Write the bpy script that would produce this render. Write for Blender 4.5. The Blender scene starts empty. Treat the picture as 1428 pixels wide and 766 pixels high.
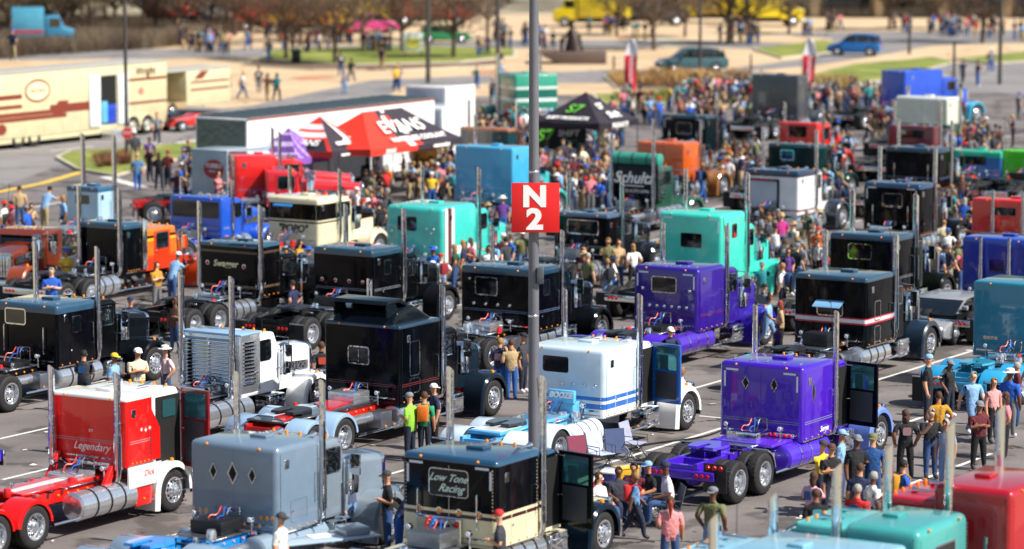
import bpy, bmesh, math, random
from math import sin, cos, pi, radians, sqrt, atan2, hypot
from mathutils import Vector, Matrix, Euler
R = random.Random(7)
SC = bpy.context.scene
COL = SC.collection
# ---------------------------------------------------------------- camera, sky, sun, exposure
FPX, CAMH, PITCH = 4600.0, 15.4, radians(7.2)
cam_d = bpy.data.cameras.new('camera')
cam = bpy.data.objects.new('camera', cam_d); COL.objects.link(cam); SC.camera = cam
cam_d.sensor_width = 36.0
cam_d.lens = 36.0 * FPX / 1428.0
cam_d.clip_start = 1.0; cam_d.clip_end = 6000.0
cam.location = (0, 0, CAMH)
cam.rotation_euler = (pi / 2 - PITCH, 0, 0)
cam_d.dof.use_dof = True
cam_d.dof.focus_distance = 86.0
cam_d.dof.aperture_fstop = 0.58
SUN_EL, SUN_AZ = radians(47), radians(-25)          # azimuth measured from +X towards +Y (to the sun)
world = bpy.data.worlds.new('World'); SC.world = world; world.use_nodes = True
wn = world.node_tree.nodes; wl = world.node_tree.links
bg = wn['Background']
sky = wn.new('ShaderNodeTexSky'); sky.sky_type = 'NISHITA'; sky.sun_disc = False
sky.sun_elevation = SUN_EL; sky.sun_rotation = pi / 2 - SUN_AZ
sky.air_density = 1.2; sky.dust_density = 1.2; sky.ozone_density = 1.5
wl.new(sky.outputs[0], bg.inputs[0]); bg.inputs[1].default_value = 0.075
sun_d = bpy.data.lights.new('sun', 'SUN'); sun_d.energy = 5.0; sun_d.angle = radians(0.5); sun_d.color = (1.0, 0.95, 0.87)
sun = bpy.data.objects.new('sun', sun_d); COL.objects.link(sun)
sdir = Vector((cos(SUN_EL) * cos(SUN_AZ), cos(SUN_EL) * sin(SUN_AZ), sin(SUN_EL)))
sun.rotation_euler = sdir.to_track_quat('Z', 'Y').to_euler()
SC.view_settings.view_transform = 'Standard'; SC.view_settings.look = 'None'
SC.view_settings.gamma = 1.0; SC.view_settings.exposure = 0.6
SC.cycles.max_bounces = 7; SC.cycles.glossy_bounces = 3; SC.cycles.diffuse_bounces = 2
SC.cycles.transmission_bounces = 4; SC.cycles.transparent_max_bounces = 6
SC.cycles.use_denoising = True

# ---------------------------------------------------------------- helpers
def at(px, py, z=0.0):
    """world point at height z that the photograph (1428 px wide) shows at px, py"""
    u = (px - 714.0) / FPX; v = (383.0 - py) / FPX
    d = Vector((u, cos(PITCH) + v * sin(PITCH), -sin(PITCH) + v * cos(PITCH)))
    t = (z - CAMH) / d.z
    return Vector((d.x * t, d.y * t, z))
def to_px(p):
    x, y, z = p[0], p[1], p[2] - CAMH
    dep = y * cos(PITCH) - z * sin(PITCH); up = y * sin(PITCH) + z * cos(PITCH)
    return 714 + FPX * x / dep, 383 - FPX * up / dep
def lin(c):
    if isinstance(c, str):
        c = [int(c[i:i + 2], 16) / 255 for i in (0, 2, 4)]
    return tuple((x / 12.92 if x <= .04045 else ((x + .055) / 1.055) ** 2.4) for x in c)
MATS = {}
def _bump(nt, b, scale, strength, dist=.02, detail=3):
    tc = nt.nodes.new('ShaderNodeTexCoord')
    n = nt.nodes.new('ShaderNodeTexNoise'); n.inputs['Scale'].default_value = scale; n.inputs['Detail'].default_value = detail
    bp = nt.nodes.new('ShaderNodeBump'); bp.inputs['Strength'].default_value = strength; bp.inputs['Distance'].default_value = dist
    nt.links.new(tc.outputs['Object'], n.inputs['Vector']); nt.links.new(n.outputs['Fac'], bp.inputs['Height'])
    nt.links.new(bp.outputs[0], b.inputs['Normal'])
    return tc, n
def mat(name, col=None, rough=.5, metal=0., coat=0., spec=.5, bump=None, var=None, emit=None, trans=0., alpha=1., vscale=4., sheen=0.):
    if name in MATS: return MATS[name]
    m = bpy.data.materials.new(name); m.use_nodes = True
    nt = m.node_tree; b = nt.nodes['Principled BSDF']
    c = lin(col) + (1,)
    b.inputs['Base Color'].default_value = c
    b.inputs['Roughness'].default_value = rough; b.inputs['Metallic'].default_value = metal
    b.inputs['Coat Weight'].default_value = coat; b.inputs['Coat Roughness'].default_value = .04
    b.inputs['Specular IOR Level'].default_value = spec
    b.inputs['Transmission Weight'].default_value = trans
    if sheen: b.inputs['Sheen Weight'].default_value = sheen
    if emit: b.inputs['Emission Color'].default_value = lin(emit[0]) + (1,); b.inputs['Emission Strength'].default_value = emit[1]
    if bump: _bump(nt, b, *bump)
    if var:                                          # (dark factor, light factor) wear and mottling
        tc = nt.nodes.new('ShaderNodeTexCoord'); n = nt.nodes.new('ShaderNodeTexNoise')
        n.inputs['Scale'].default_value = vscale; n.inputs['Detail'].default_value = 6; n.inputs['Roughness'].default_value = .65
        r = nt.nodes.new('ShaderNodeValToRGB'); r.color_ramp.elements[0].position = .32; r.color_ramp.elements[1].position = .7
        r.color_ramp.elements[0].color = tuple(x * var[0] for x in c[:3]) + (1,)
        r.color_ramp.elements[1].color = tuple(min(1, x * var[1]) for x in c[:3]) + (1,)
        nt.links.new(tc.outputs['Object'], n.inputs['Vector']); nt.links.new(n.outputs['Fac'], r.inputs[0])
        nt.links.new(r.outputs[0], b.inputs['Base Color'])
        mr = nt.nodes.new('ShaderNodeMapRange'); mr.inputs['To Min'].default_value = max(.02, rough * .75); mr.inputs['To Max'].default_value = min(1, rough * 1.35)
        nt.links.new(n.outputs['Fac'], mr.inputs[0]); nt.links.new(mr.outputs[0], b.inputs['Roughness'])
    MATS[name] = m
    return m
def paint(h, rough=.3, coat=1., metal=0.):
    dk = max(int(h[i:i + 2], 16) for i in (0, 2, 4)) < 50
    return mat('paint_' + h, h, rough if not dk else .13, metal, .2 if dk else coat, .15 if dk else .4, bump=(1.4, .25, .03, 1), var=(.88, 1.06), vscale=1.3)
CHROME = mat('chrome', 'e2e5ea', .06, 1., bump=(5, .25, .03, 2))
ALU = mat('polished_aluminium', 'dfe2e8', .2, .85, bump=(7, .3, .03, 2))
RUBBER = mat('rubber', '1c1b1c', .75, var=(.8, 1.5), vscale=6)
BLACK = mat('satin_black_steel', '17181b', .38, var=(.7, 1.6))
DARK = mat('dark_recess', '08090a', .8)  # near-black fill; also paints the unlit inside of holes and doorways
GLASS = mat('tinted_glass', '0a1014', .04, 0, .5, .8)
GLASSB = mat('pale_tinted_glass', '4d8a92', .05, 0, 0, .6, trans=.75)
RED_L = mat('red_lens', 'd01818', .2, coat=.5); AMB_L = mat('amber_lens', 'f09010', .2, coat=.5)
WHT_L = mat('clear_lens', 'f0f2f4', .15, coat=.6)
TAPE = mat('white_reflective_tape', 'e6e6ee', .4)
GREYM = mat('grey_steel', '6b6f76', .4, .6, var=(.7, 1.2))
WHITEP = mat('white_ink', 'f4f2ee', .5); CREAMI = mat('cream_ink', 'efe2b4', .5)
DIAM = mat('diamond_plate', '9a9ea6', .3, .9, bump=(30, .5, .02, 1))

def link(name, me, parent=None, m=None, loc=None, rot=None, scale=None):
    o = bpy.data.objects.new(name, me); COL.objects.link(o)
    if parent is not None: o.parent = parent
    if loc is not None: o.location = loc
    if rot is not None: o.rotation_euler = rot
    if scale is not None: o.scale = scale
    if m is not None and me is not None:
        ms = m if isinstance(m, (list, tuple)) else [m]
        while len(me.materials) < len(ms): me.materials.append(None)
        for i, x in enumerate(ms):
            o.material_slots[i].link = 'OBJECT'; o.material_slots[i].material = x
    return o
def tag(o, label=None, cat=None, group=None, kind=None):
    if label: o['label'] = label
    if cat: o['category'] = cat
    if group: o['group'] = group
    if kind: o['kind'] = kind
    return o
def empty(name, loc, rz=0.):
    o = bpy.data.objects.new(name, None); COL.objects.link(o); o.location = loc; o.rotation_euler = (0, 0, rz)
    o.empty_display_size = .3
    return o
CACHE = {}
def cached(key, fn):
    if key not in CACHE: CACHE[key] = fn()
    return CACHE[key]
def finish(bm, name, smooth=False, mats=1, recalc=True):
    if recalc: bmesh.ops.recalc_face_normals(bm, faces=bm.faces)
    me = bpy.data.meshes.new(name); bm.to_mesh(me); bm.free()
    for i in range(mats): me.materials.append(None)
    if smooth:
        me.polygons.foreach_set('use_smooth', [True] * len(me.polygons))
        try: me.set_sharp_from_angle(angle=radians(38))
        except Exception: pass
    return me
def bm_box(bm, x0, x1, y0, y1, z0, z1, mi=0):
    vs = [bm.verts.new(v) for v in ((x0, y0, z0), (x1, y0, z0), (x1, y1, z0), (x0, y1, z0), (x0, y0, z1), (x1, y0, z1), (x1, y1, z1), (x0, y1, z1))]
    fs = []
    for q in ((0, 3, 2, 1), (4, 5, 6, 7), (0, 1, 5, 4), (1, 2, 6, 5), (2, 3, 7, 6), (3, 0, 4, 7)):
        f = bm.faces.new([vs[i] for i in q]); f.material_index = mi; fs.append(f)
    return vs
def bm_tube(bm, pts, rad, seg=10, mi=0, caps=True):
    """tube along points; rad number or list"""
    pts = [Vector(p) for p in pts]; n = len(pts)
    rad = rad if isinstance(rad, (list, tuple)) else [rad] * n
    rings = []; prev = None
    for i, p in enumerate(pts):
        t = (pts[min(i + 1, n - 1)] - pts[max(i - 1, 0)]).normalized()
        a = prev if prev is not None else (Vector((0, 0, 1)) if abs(t.z) < .9 else Vector((1, 0, 0)))
        u = (a - t * a.dot(t)).normalized(); prev = u; w = t.cross(u)
        rings.append([bm.verts.new(p + (u * cos(2 * pi * k / seg) + w * sin(2 * pi * k / seg)) * rad[i]) for k in range(seg)])
    for i in range(n - 1):
        for k in range(seg):
            f = bm.faces.new((rings[i][k], rings[i][(k + 1) % seg], rings[i + 1][(k + 1) % seg], rings[i + 1][k])); f.material_index = mi
    if caps:
        for r_, rr in ((rings[0], rad[0]), (rings[-1], rad[-1])):
            if rr > 1e-4:
                f = bm.faces.new(r_); f.material_index = mi
    return rings
def bm_lathe(bm, prof, seg=24, axis='y', mi=0, centre=(0, 0, 0)):
    """prof: list of (r, a) along the axis"""
    rings = []; c = Vector(centre)
    for r, a in prof:
        ring = []
        for k in range(seg):
            t = 2 * pi * k / seg
            if axis == 'y': v = Vector((r * cos(t), a, r * sin(t)))
            elif axis == 'z': v = Vector((r * cos(t), r * sin(t), a))
            else: v = Vector((a, r * cos(t), r * sin(t)))
            ring.append(bm.verts.new(v + c))
        rings.append(ring)
    for i in range(len(rings) - 1):
        for k in range(seg):
            f = bm.faces.new((rings[i][k], rings[i][(k + 1) % seg], rings[i + 1][(k + 1) % seg], rings[i + 1][k])); f.material_index = mi
    return rings
def rbox(x0, x1, y0, y1, z0, z1, bev=.02, seg=2, name='panel'):
    key = ('rb', round(x0, 3), round(x1, 3), round(y0, 3), round(y1, 3), round(z0, 3), round(z1, 3), round(bev, 3), seg)
    def f():
        bm = bmesh.new(); bm_box(bm, x0, x1, y0, y1, z0, z1)
        if bev > 0: bmesh.ops.bevel(bm, geom=bm.edges[:], offset=bev, segments=seg, profile=.5, affect='EDGES', clamp_overlap=True)
        return finish(bm, name, smooth=True)
    return cached(key, f)
def prism(pts, y0, y1, bev=.0, seg=2, name='panel', axis='y', key=None):
    """polygon in xz extruded along y (axis y), or in xy extruded along z, or in yz extruded along x"""
    key = ('pr', tuple((round(a, 3), round(b, 3)) for a, b in pts), round(y0, 3), round(y1, 3), round(bev, 3), seg, axis)
    def f():
        bm = bmesh.new()
        mk = {'y': lambda a, b, t: (a, t, b), 'z': lambda a, b, t: (a, b, t), 'x': lambda a, b, t: (t, a, b)}[axis]
        A = [bm.verts.new(mk(a, b, y0)) for a, b in pts]; B = [bm.verts.new(mk(a, b, y1)) for a, b in pts]
        bm.faces.new(A); bm.faces.new(B[::-1])
        for i in range(len(pts)):
            j = (i + 1) % len(pts); bm.faces.new((A[i], B[i], B[j], A[j]))
        bmesh.ops.recalc_face_normals(bm, faces=bm.faces)
        if bev > 0:
            es = [e for e in bm.edges if e.calc_face_angle(0) > .3]
            bmesh.ops.bevel(bm, geom=es, offset=bev, segments=seg, profile=.5, affect='EDGES', clamp_overlap=True)
        return finish(bm, name, smooth=True)
    return cached(key, f)
def tube(pts, rad, seg=10, name='tube'):
    key = ('tb', tuple(tuple(round(c, 3) for c in p) for p in pts), tuple(rad) if isinstance(rad, (list, tuple)) else rad, seg)
    def f():
        bm = bmesh.new(); bm_tube(bm, pts, rad, seg); return finish(bm, name, smooth=True)
    return cached(key, f)
def disc(r, t, axis='x', seg=14, dome=0.):
    def f():
        bm = bmesh.new(); bm_lathe(bm, [(.001, 0), (r, 0), (r, t * .7), (r * .8, t + dome * .6), (.001, t + dome)], seg, axis); return finish(bm, 'disc', smooth=True)
    return cached(('disc', r, t, axis, seg, dome), f)
def ring_mesh(w, h, bar, t, rad=.05):
    """rectangular ring in local yz plane (normal -x), outer w x h, rounded corners"""
    def f():
        bm = bmesh.new()
        def rr(W, H, r):
            out = []
            for cx, cz, a0 in ((W / 2 - r, H / 2 - r, 0), (-W / 2 + r, H / 2 - r, pi / 2), (-W / 2 + r, -H / 2 + r, pi), (W / 2 - r, -H / 2 + r, 1.5 * pi)):
                for k in range(5):
                    a = a0 + k * pi / 8; out.append((cx + r * cos(a), cz + r * sin(a)))
            return out
        o_, i_ = rr(w, h, rad), rr(w - 2 * bar, h - 2 * bar, max(.01, rad - bar))
        L = [[bm.verts.new((x, y, z)) for y, z in P] for x, P in ((0, o_), (-t, o_), (-t, i_), (0, i_))]
        n = len(o_)
        for a in range(4):
            b = (a + 1) % 4
            for k in range(n): bm.faces.new((L[a][k], L[a][(k + 1) % n], L[b][(k + 1) % n], L[b][k]))
        return finish(bm, 'frame', smooth=True)
    return cached(('ring', round(w, 3), round(h, 3), bar, t, rad), f)
def diamond_mesh(w, h, t):
    return prism([(0, -h / 2), (w / 2, 0), (0, h / 2), (-w / 2, 0)], 0, t, axis='x')
def text(name, s, size, parent, loc, rot, m, shear=0., sx=1., extrude=.004, align='CENTER', bold=0.):
    cu = bpy.data.curves.new('lettering', 'FONT'); cu.body = s; cu.size = size; cu.extrude = extrude; cu.shear = shear
    cu.align_x = align; cu.align_y = 'CENTER'; cu.offset = bold; cu.resolution_u = 3
    cu.materials.append(m)
    key = ('txt', s, size, shear, extrude, align, bold)
    if key not in CACHE:
        t = bpy.data.objects.new('lettering', cu); COL.objects.link(t)
        bpy.context.view_layer.update()
        me = bpy.data.meshes.new_from_object(t.evaluated_get(bpy.context.evaluated_depsgraph_get()))
        bpy.data.objects.remove(t); me.materials.clear(); me.materials.append(None); CACHE[key] = me
    return link(name, CACHE[key], parent, m, loc, rot, (sx, 1, 1))
BACK_ROT = (pi / 2, 0, -pi / 2)          # lettering that reads from behind (-x side)
SIDE_ROT = (pi / 2, 0, 0)                # lettering that reads from the -y side
FOOT = []                                # footprints of vehicles (matrix inverse, x0, x1, y0, y1)
# ---------------------------------------------------------------- ground, roads, grass, kerbs
def ground_mat(name, c1, c2, scale, rough=.9, bump=.3, bs=60, spots=None, fine=.12, cracks=None):
    if name in MATS: return MATS[name]
    m = bpy.data.materials.new(name); m.use_nodes = True; nt = m.node_tree; b = nt.nodes['Principled BSDF']
    tc = nt.nodes.new('ShaderNodeTexCoord')
    def noise(sc, det=8, ro=.6):
        n = nt.nodes.new('ShaderNodeTexNoise'); n.inputs['Scale'].default_value = sc; n.inputs['Detail'].default_value = det; n.inputs['Roughness'].default_value = ro
        nt.links.new(tc.outputs['Object'], n.inputs['Vector']); return n
    n1 = noise(scale); r = nt.nodes.new('ShaderNodeValToRGB'); r.color_ramp.elements[0].position = .3; r.color_ramp.elements[1].position = .72
    r.color_ramp.elements[0].color = lin(c1) + (1,); r.color_ramp.elements[1].color = lin(c2) + (1,)
    nt.links.new(n1.outputs['Fac'], r.inputs[0])
    n2 = noise(bs, 3); mx = nt.nodes.new('ShaderNodeMix'); mx.data_type = 'RGBA'; mx.blend_type = 'OVERLAY'; mx.inputs[0].default_value = fine * 4
    nt.links.new(r.outputs[0], mx.inputs[6]); nt.links.new(n2.outputs['Fac'], mx.inputs[7])
    out = mx.outputs[2]
    if spots:                                                    # oil stains and patches
        n3 = noise(spots[0], 4, .5); r3 = nt.nodes.new('ShaderNodeValToRGB'); r3.color_ramp.elements[0].position = spots[1]; r3.color_ramp.elements[1].position = spots[1] + .07
        r3.color_ramp.elements[0].color = (0, 0, 0, 1)
        mx2 = nt.nodes.new('ShaderNodeMix'); mx2.data_type = 'RGBA'; mx2.inputs[7].default_value = lin(spots[2]) + (1,)
        mm = nt.nodes.new('ShaderNodeMath'); mm.operation = 'MULTIPLY'; mm.inputs[1].default_value = spots[3]
        nt.links.new(n3.outputs['Fac'], r3.inputs[0]); nt.links.new(r3.outputs[0], mm.inputs[0]); nt.links.new(mm.outputs[0], mx2.inputs[0]); nt.links.new(out, mx2.inputs[6]); out = mx2.outputs[2]
    if cracks:                                                   # sealed cracks and paving joints
        vo = nt.nodes.new('ShaderNodeTexVoronoi'); vo.feature = 'DISTANCE_TO_EDGE'; vo.inputs['Scale'].default_value = cracks[0]
        nw = noise(.8, 4); va = nt.nodes.new('ShaderNodeVectorMath'); va.operation = 'MULTIPLY_ADD'; va.inputs[1].default_value = (2.2, 2.2, 0)
        nt.links.new(nw.outputs['Color'], va.inputs[0]); nt.links.new(tc.outputs['Object'], va.inputs[2]); nt.links.new(va.outputs[0], vo.inputs['Vector'])
        lt = nt.nodes.new('ShaderNodeMath'); lt.operation = 'LESS_THAN'; lt.inputs[1].default_value = cracks[1]; nt.links.new(vo.outputs['Distance'], lt.inputs[0])
        mx3 = nt.nodes.new('ShaderNodeMix'); mx3.data_type = 'RGBA'; mx3.inputs[7].default_value = lin(cracks[2]) + (1,)
        nt.links.new(lt.outputs[0], mx3.inputs[0]); nt.links.new(out, mx3.inputs[6]); out = mx3.outputs[2]
    nt.links.new(out, b.inputs['Base Color']); b.inputs['Roughness'].default_value = rough; b.inputs['Specular IOR Level'].default_value = .25
    bp = nt.nodes.new('ShaderNodeBump'); bp.inputs['Strength'].default_value = bump; bp.inputs['Distance'].default_value = .02
    nt.links.new(n2.outputs['Fac'], bp.inputs['Height']); nt.links.new(bp.outputs[0], b.inputs['Normal'])
    MATS[name] = m; return m
ASPH = ground_mat('asphalt', '5e5856', '827b78', .22, bs=25, spots=(.55, .53, '3a3534', .6), cracks=(.09, .006, '3a3635'))
ROADM = ground_mat('old_asphalt', '777372', '8b8785', .2, bs=18, spots=(.15, .58, '6a6665', .5), cracks=(.06, .006, '56524f'))
CONC = ground_mat('tan_concrete', 'b29777', 'ceb592', .12, bs=8, spots=(.25, .6, 'a8927a', .5), cracks=(.12, .008, '9a8468'))
GRASS = ground_mat('lawn', '5c6c30', '8f9246', .3, bs=12, bump=.8, spots=(.3, .6, 'a09858', .6))
MULCH = ground_mat('mulch', '5c4a3c', '7a6450', .8, bs=20, bump=.8)
PATCH = ground_mat('red_paving', 'b0785a', 'c48c68', .5, bs=10)
KERBM = ground_mat('kerb_concrete', 'a8a090', 'c2b8a4', .6, bs=15)
YEL = mat('yellow_paint', 'cfae48', .7, var=(.8, 1.1), vscale=2); LINE = mat('white_line_paint', 'd9d5cf', .7, var=(.75, 1.05), vscale=3)
def plane_poly(name, pts, z, m, px=True, kind='structure', thick=0.):
    P = [at(x, y) if px else Vector((x, y, 0)) for x, y in pts]
    bm = bmesh.new(); vs = [bm.verts.new((p.x, p.y, z)) for p in P]; f = bm.faces.new(vs)
    if thick:
        vb = [bm.verts.new((p.x, p.y, z - thick)) for p in P]
        for i in range(len(P)): j = (i + 1) % len(P); bm.faces.new((vs[i], vs[j], vb[j], vb[i]))
    bmesh.ops.triangulate(bm, faces=[f])
    bmesh.ops.recalc_face_normals(bm, faces=bm.faces)
    me = finish(bm, name, recalc=False)
    if not thick and me.polygons[0].normal.z < 0: me.flip_normals()
    o = link(name, me, None, m); tag(o, None, None, kind=kind); return o
def gsheet(x0, x1, y0, y1, z): return [(x0, y0), (x1, y0), (x1, y1), (x0, y1)]
o = plane_poly('ground', gsheet(-1500, 1500, -300, 4500, 0), -.02, ground_mat('far_ground', '8b8270', 'a59a80', .02, bs=2), px=False)
plane_poly('parking_lot', [(-900, 1100), (2400, 1100), (2400, 120), (1440, 125), (1060, 118), (860, 128), (560, 135), (380, 150), (230, 190), (-500, 240)], -.006, ASPH)
# far plaza and roads (back to front)
plane_poly('plaza', [(-300, 60), (2200, 60), (2400, 128), (1060, 122), (860, 131), (600, 136), (380, 146), (320, 150), (-300, 240)], .0, CONC)
plane_poly('plaza', [(-300, 24), (2200, 16), (2200, 60), (-300, 60)], .0, ground_mat('pale_concrete', 'b49a7c', 'ceb694', .1, bs=6, spots=(.2, .6, 'ae9880', .5)))
plane_poly('road', [(-400, 235), (-400, 120), (120, 140), (330, 152), (440, 128), (520, 112), (700, 104), (860, 97), (1040, 99), (1200, 112), (1500, 118), (1900, 130), (1900, 150), (1428, 132), (1060, 113), (850, 116), (700, 116), (560, 121), (520, 150), (300, 190), (185, 215), (85, 230), (0, 262), (-300, 330)], .004, ROADM)
plane_poly('road', [(-300, 72), (350, 68), (700, 56), (960, 56), (1160, 62), (1160, 72), (960, 66), (700, 68), (350, 80), (-300, 88)], .004, ROADM)
plane_poly('road', [(1160, 62), (1160, 54), (1060, 46), (1428, 42), (1900, 40), (1900, 66), (1428, 60), (1300, 64), (1200, 82), (1130, 92), (1060, 98), (1000, 99), (1120, 82)], .008, ROADM)
plane_poly('road', [(1190, 110), (1290, 92), (1428, 80), (1900, 90), (1900, 130), (1428, 118)], .012, ROADM)
for pts in ([(240, 112), (300, 106), (320, 109), (262, 117)], [(405, 108), (450, 105), (470, 108), (420, 112)], [(655, 100), (702, 97), (712, 101), (660, 105)], [(860, 50), (910, 48), (915, 52), (862, 54)]):
    plane_poly('paving_patch', pts, .016, PATCH)
plane_poly('crosswalk_patch', [(880, 56), (930, 53), (970, 62), (930, 66)], .016, KERBM)
def island(pts, m, z=.13):
    """raised bed with a kerb all round"""
    P = [at(x, y) for x, y in pts]; c = sum(P, Vector()) / len(P)
    out = [p + (p - c).normalized() * .22 for p in P]
    bm = bmesh.new()
    for zz, Q in ((z, P), (z + .012, out)): pass
    A = [bm.verts.new((p.x, p.y, z + .01)) for p in P]; B = [bm.verts.new((p.x, p.y, z + .01)) for p in out]; C_ = [bm.verts.new((p.x, p.y, -.0)) for p in out]
    n = len(P)
    for i in range(n):
        j = (i + 1) % n; bm.faces.new((A[i], A[j], B[j], B[i])); bm.faces.new((B[i], B[j], C_[j], C_[i]))
    o = link('kerb', finish(bm, 'kerb'), None, KERBM); tag(o, kind='structure')
    return plane_poly('grass_island' if m is GRASS else 'planting_bed', pts, z, m)
island([(365, 84), (380, 72), (560, 66), (716, 70), (716, 80), (640, 88), (480, 92)], GRASS)
island([(340, 91), (365, 86), (480, 93), (640, 90), (700, 84), (690, 92), (560, 98), (440, 98)], MULCH, .09)
island([(1052, 70), (1150, 58), (1166, 62), (1160, 74), (1090, 82)], GRASS)
island([(1128, 108), (1190, 92), (1300, 82), (1330, 88), (1240, 112), (1160, 122)], GRASS)
island([(1330, 84), (1500, 68), (1600, 70), (1500, 82), (1380, 90)], GRASS)
island([(845, 108), (925, 103), (1048, 107), (1052, 122), (960, 127), (860, 123)], MULCH, .1)
island([(830, 133), (1040, 127), (1130, 133), (1170, 137), (1000, 146), (840, 146)], GRASS, .08)
island([(1080, 118), (1190, 113), (1200, 120), (1180, 130), (1110, 132)], MULCH, .1)
island([(83, 222), (100, 214), (180, 209), (270, 202), (300, 206), (285, 215), (230, 228), (160, 247), (110, 238)], GRASS)
# road paint
def stripe(name, a, b, w, m, z=.02, px=True):
    A = at(*a) if px else Vector((*a, 0)); B = at(*b) if px else Vector((*b, 0)); d = (B - A).normalized(); n = Vector((-d.y, d.x, 0)) * w / 2
    return plane_poly(name, [(p.x, p.y) for p in (A - n, B - n, B + n, A + n)], z, m, px=False)
stripe('yellow_line', (-40, 276), (60, 256), .55, YEL); stripe('yellow_line', (60, 256), (115, 240), .55, YEL)
stripe('white_line', (70, 211), (130, 205), .25, LINE); stripe('white_line', (246, 200), (280, 196), .5, LINE)
stripe('stop_line', (145, 247), (200, 262), .6, LINE); stripe('white_line', (-10, 300), (90, 282), .2, LINE)
# parking stall lines: long side lines along the stalls, spaced across the lot
HD = radians(58.2); ux = Vector((cos(HD), sin(HD), 0)); uy = Vector((-sin(HD), cos(HD), 0))
base = at(1250, 522)
for k in range(-9, 10):
    for j in range(-4, 5):
        c = base + uy * (k * 3.9) + ux * (j * 19)
        if c.y < 60 or c.y > 215: continue
        a, b = c - ux * 8.2, c + ux * 8.2
        if abs(to_px(c)[0] - 714) < 900:
            stripe('parking_line', (a.x, a.y), (b.x, b.y), .13, LINE, .0, px=False)
for (a, b) in (((975, 580), (1100, 592)), ((1180, 730), (1110, 722)), ((640, 600), (760, 640))):
    stripe('parking_line', a, b, .12, LINE, .0)
# ---------------------------------------------------------------- vehicles
def m_tyre(r, w):
    def f():
        bm = bmesh.new(); ri = r * .56
        bm_lathe(bm, [(ri, -w / 2 + .02), (ri + .03, -w / 2), (r * .86, -w / 2 - .005), (r * .97, -w / 2 + .03), (r, -w * .3), (r, w * .3), (r * .97, w / 2 - .03), (r * .86, w / 2 + .005), (ri + .03, w / 2), (ri, w / 2 - .02)], 28)
        for k in range(28):                                       # shoulder tread blocks
            a = 2 * pi * k / 28 + .05; c = Vector((cos(a), 0, sin(a)))
            for s in (-1, 1):
                p = c * (r + .004); t = Vector((-c.z, 0, c.x)) * .035
                y0, y1 = s * w * .18, s * w * .42
                q = [p - t + Vector((0, y0, 0)), p + t + Vector((0, y0, 0)), p + t - c * .006 + Vector((0, y1, 0)), p - t - c * .006 + Vector((0, y1, 0))]
                bm.faces.new([bm.verts.new(v) for v in q])
        return finish(bm, 'tyre', smooth=True)
    return cached(('tyre', r, w), f)
def m_rim(r, w, dish):
    """dish>0 front wheel (hub stands out), <0 rear (deep)"""
    def f():
        bm = bmesh.new(); R_ = r * .58; y = -w / 2
        if dish > 0: prof = [(R_, y + .02), (R_ + .012, y - .012), (R_ - .02, y - .012), (R_ - .04, y + .05), (R_ * .78, y + .05), (R_ * .58, y - .0), (R_ * .36, y - .03), (R_ * .33, y - .09), (R_ * .2, y - .11), (.001, y - .115)]
        else: prof = [(R_, y + .02), (R_ + .012, y - .012), (R_ - .02, y - .012), (R_ - .035, y + .12), (R_ * .74, y + .15), (R_ * .5, y + .15), (R_ * .42, y + .12), (R_ * .38, y - .0), (R_ * .25, y - .03), (.001, y - .035)]
        bm_lathe(bm, prof, 28)
        yy = y + (.03 if dish > 0 else .147)
        for k in range(10):
            a = 2 * pi * k / 10
            bm_lathe(bm, [(R_ * .115, yy + .02), (R_ * .115, yy - .02), (.001, yy - .021)], 8, mi=1, centre=(R_ * .68 * cos(a), 0, R_ * .68 * sin(a)))
            a += .31; yb = y - .015 if dish > 0 else y + .12
            bm_lathe(bm, [(.022, yb + .05), (.022, yb - .03), (.001, yb - .045)], 6, mi=0, centre=(R_ * .47 * cos(a), 0, R_ * .47 * sin(a)))
        return finish(bm, 'rim', smooth=True, mats=2)
    return cached(('rim', r, w, dish), f)
def wheel(root, x, y, r=.52, w=.28, dual=False, side=-1, dish=1, rimmat=None, detail=2):
    e = bpy.data.objects.new('wheel', None); COL.objects.link(e); e.parent = root; e.location = (x, y, r)
    e.rotation_euler = (0, R.uniform(0, 6), 0) if side < 0 else (0, R.uniform(0, 6), pi)
    link('tyre', m_tyre(r, w), e, RUBBER)
    if dual: link('tyre', m_tyre(r, w), e, RUBBER, loc=(0, .33, 0))
    link('rim', m_rim(r, w, dish), e, [rimmat or ALU, DARK])
    return e
def band_body(x0, x1, y0, y1, z0, z1, bev, bands, taper=None, name='body', slant=0., shear_top=0.):
    """rounded box cut into colour bands by height; bands = tuple of heights"""
    key = ('bb', x0, x1, y0, y1, z0, z1, bev, tuple(bands), taper, slant, shear_top)
    def f():
        bm = bmesh.new(); vs = bm_box(bm, x0, x1, y0, y1, z0, z1)
        if taper:                                                # (dx rear top, dx front top, dy top)
            for v in vs:
                if v.co.z > (z0 + z1) / 2:
                    v.co.x += taper[0] if v.co.x < (x0 + x1) / 2 else -taper[1]
                    v.co.y += -taper[2] if v.co.y > 0 else taper[2]
        bot = [e for e in bm.edges if all(abs(v.co.z - z0) < 1e-4 for v in e.verts)]
        bmesh.ops.bevel(bm, geom=[e for e in bm.edges if e not in bot], offset=bev, segments=4, profile=.5, affect='EDGES', clamp_overlap=True)
        for z in bands:
            s = (slant, 0, 1)
            bmesh.ops.bisect_plane(bm, geom=bm.verts[:] + bm.edges[:] + bm.faces[:], plane_co=(x0, 0, z), plane_no=s)
        for fc in bm.faces:
            c = fc.calc_center_median(); h = c.z + slant * (c.x - x0)
            fc.material_index = sum(1 for z in bands if h > z)
        return finish(bm, name, smooth=True, mats=len(bands) + 1)
    return cached(key, f)
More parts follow.
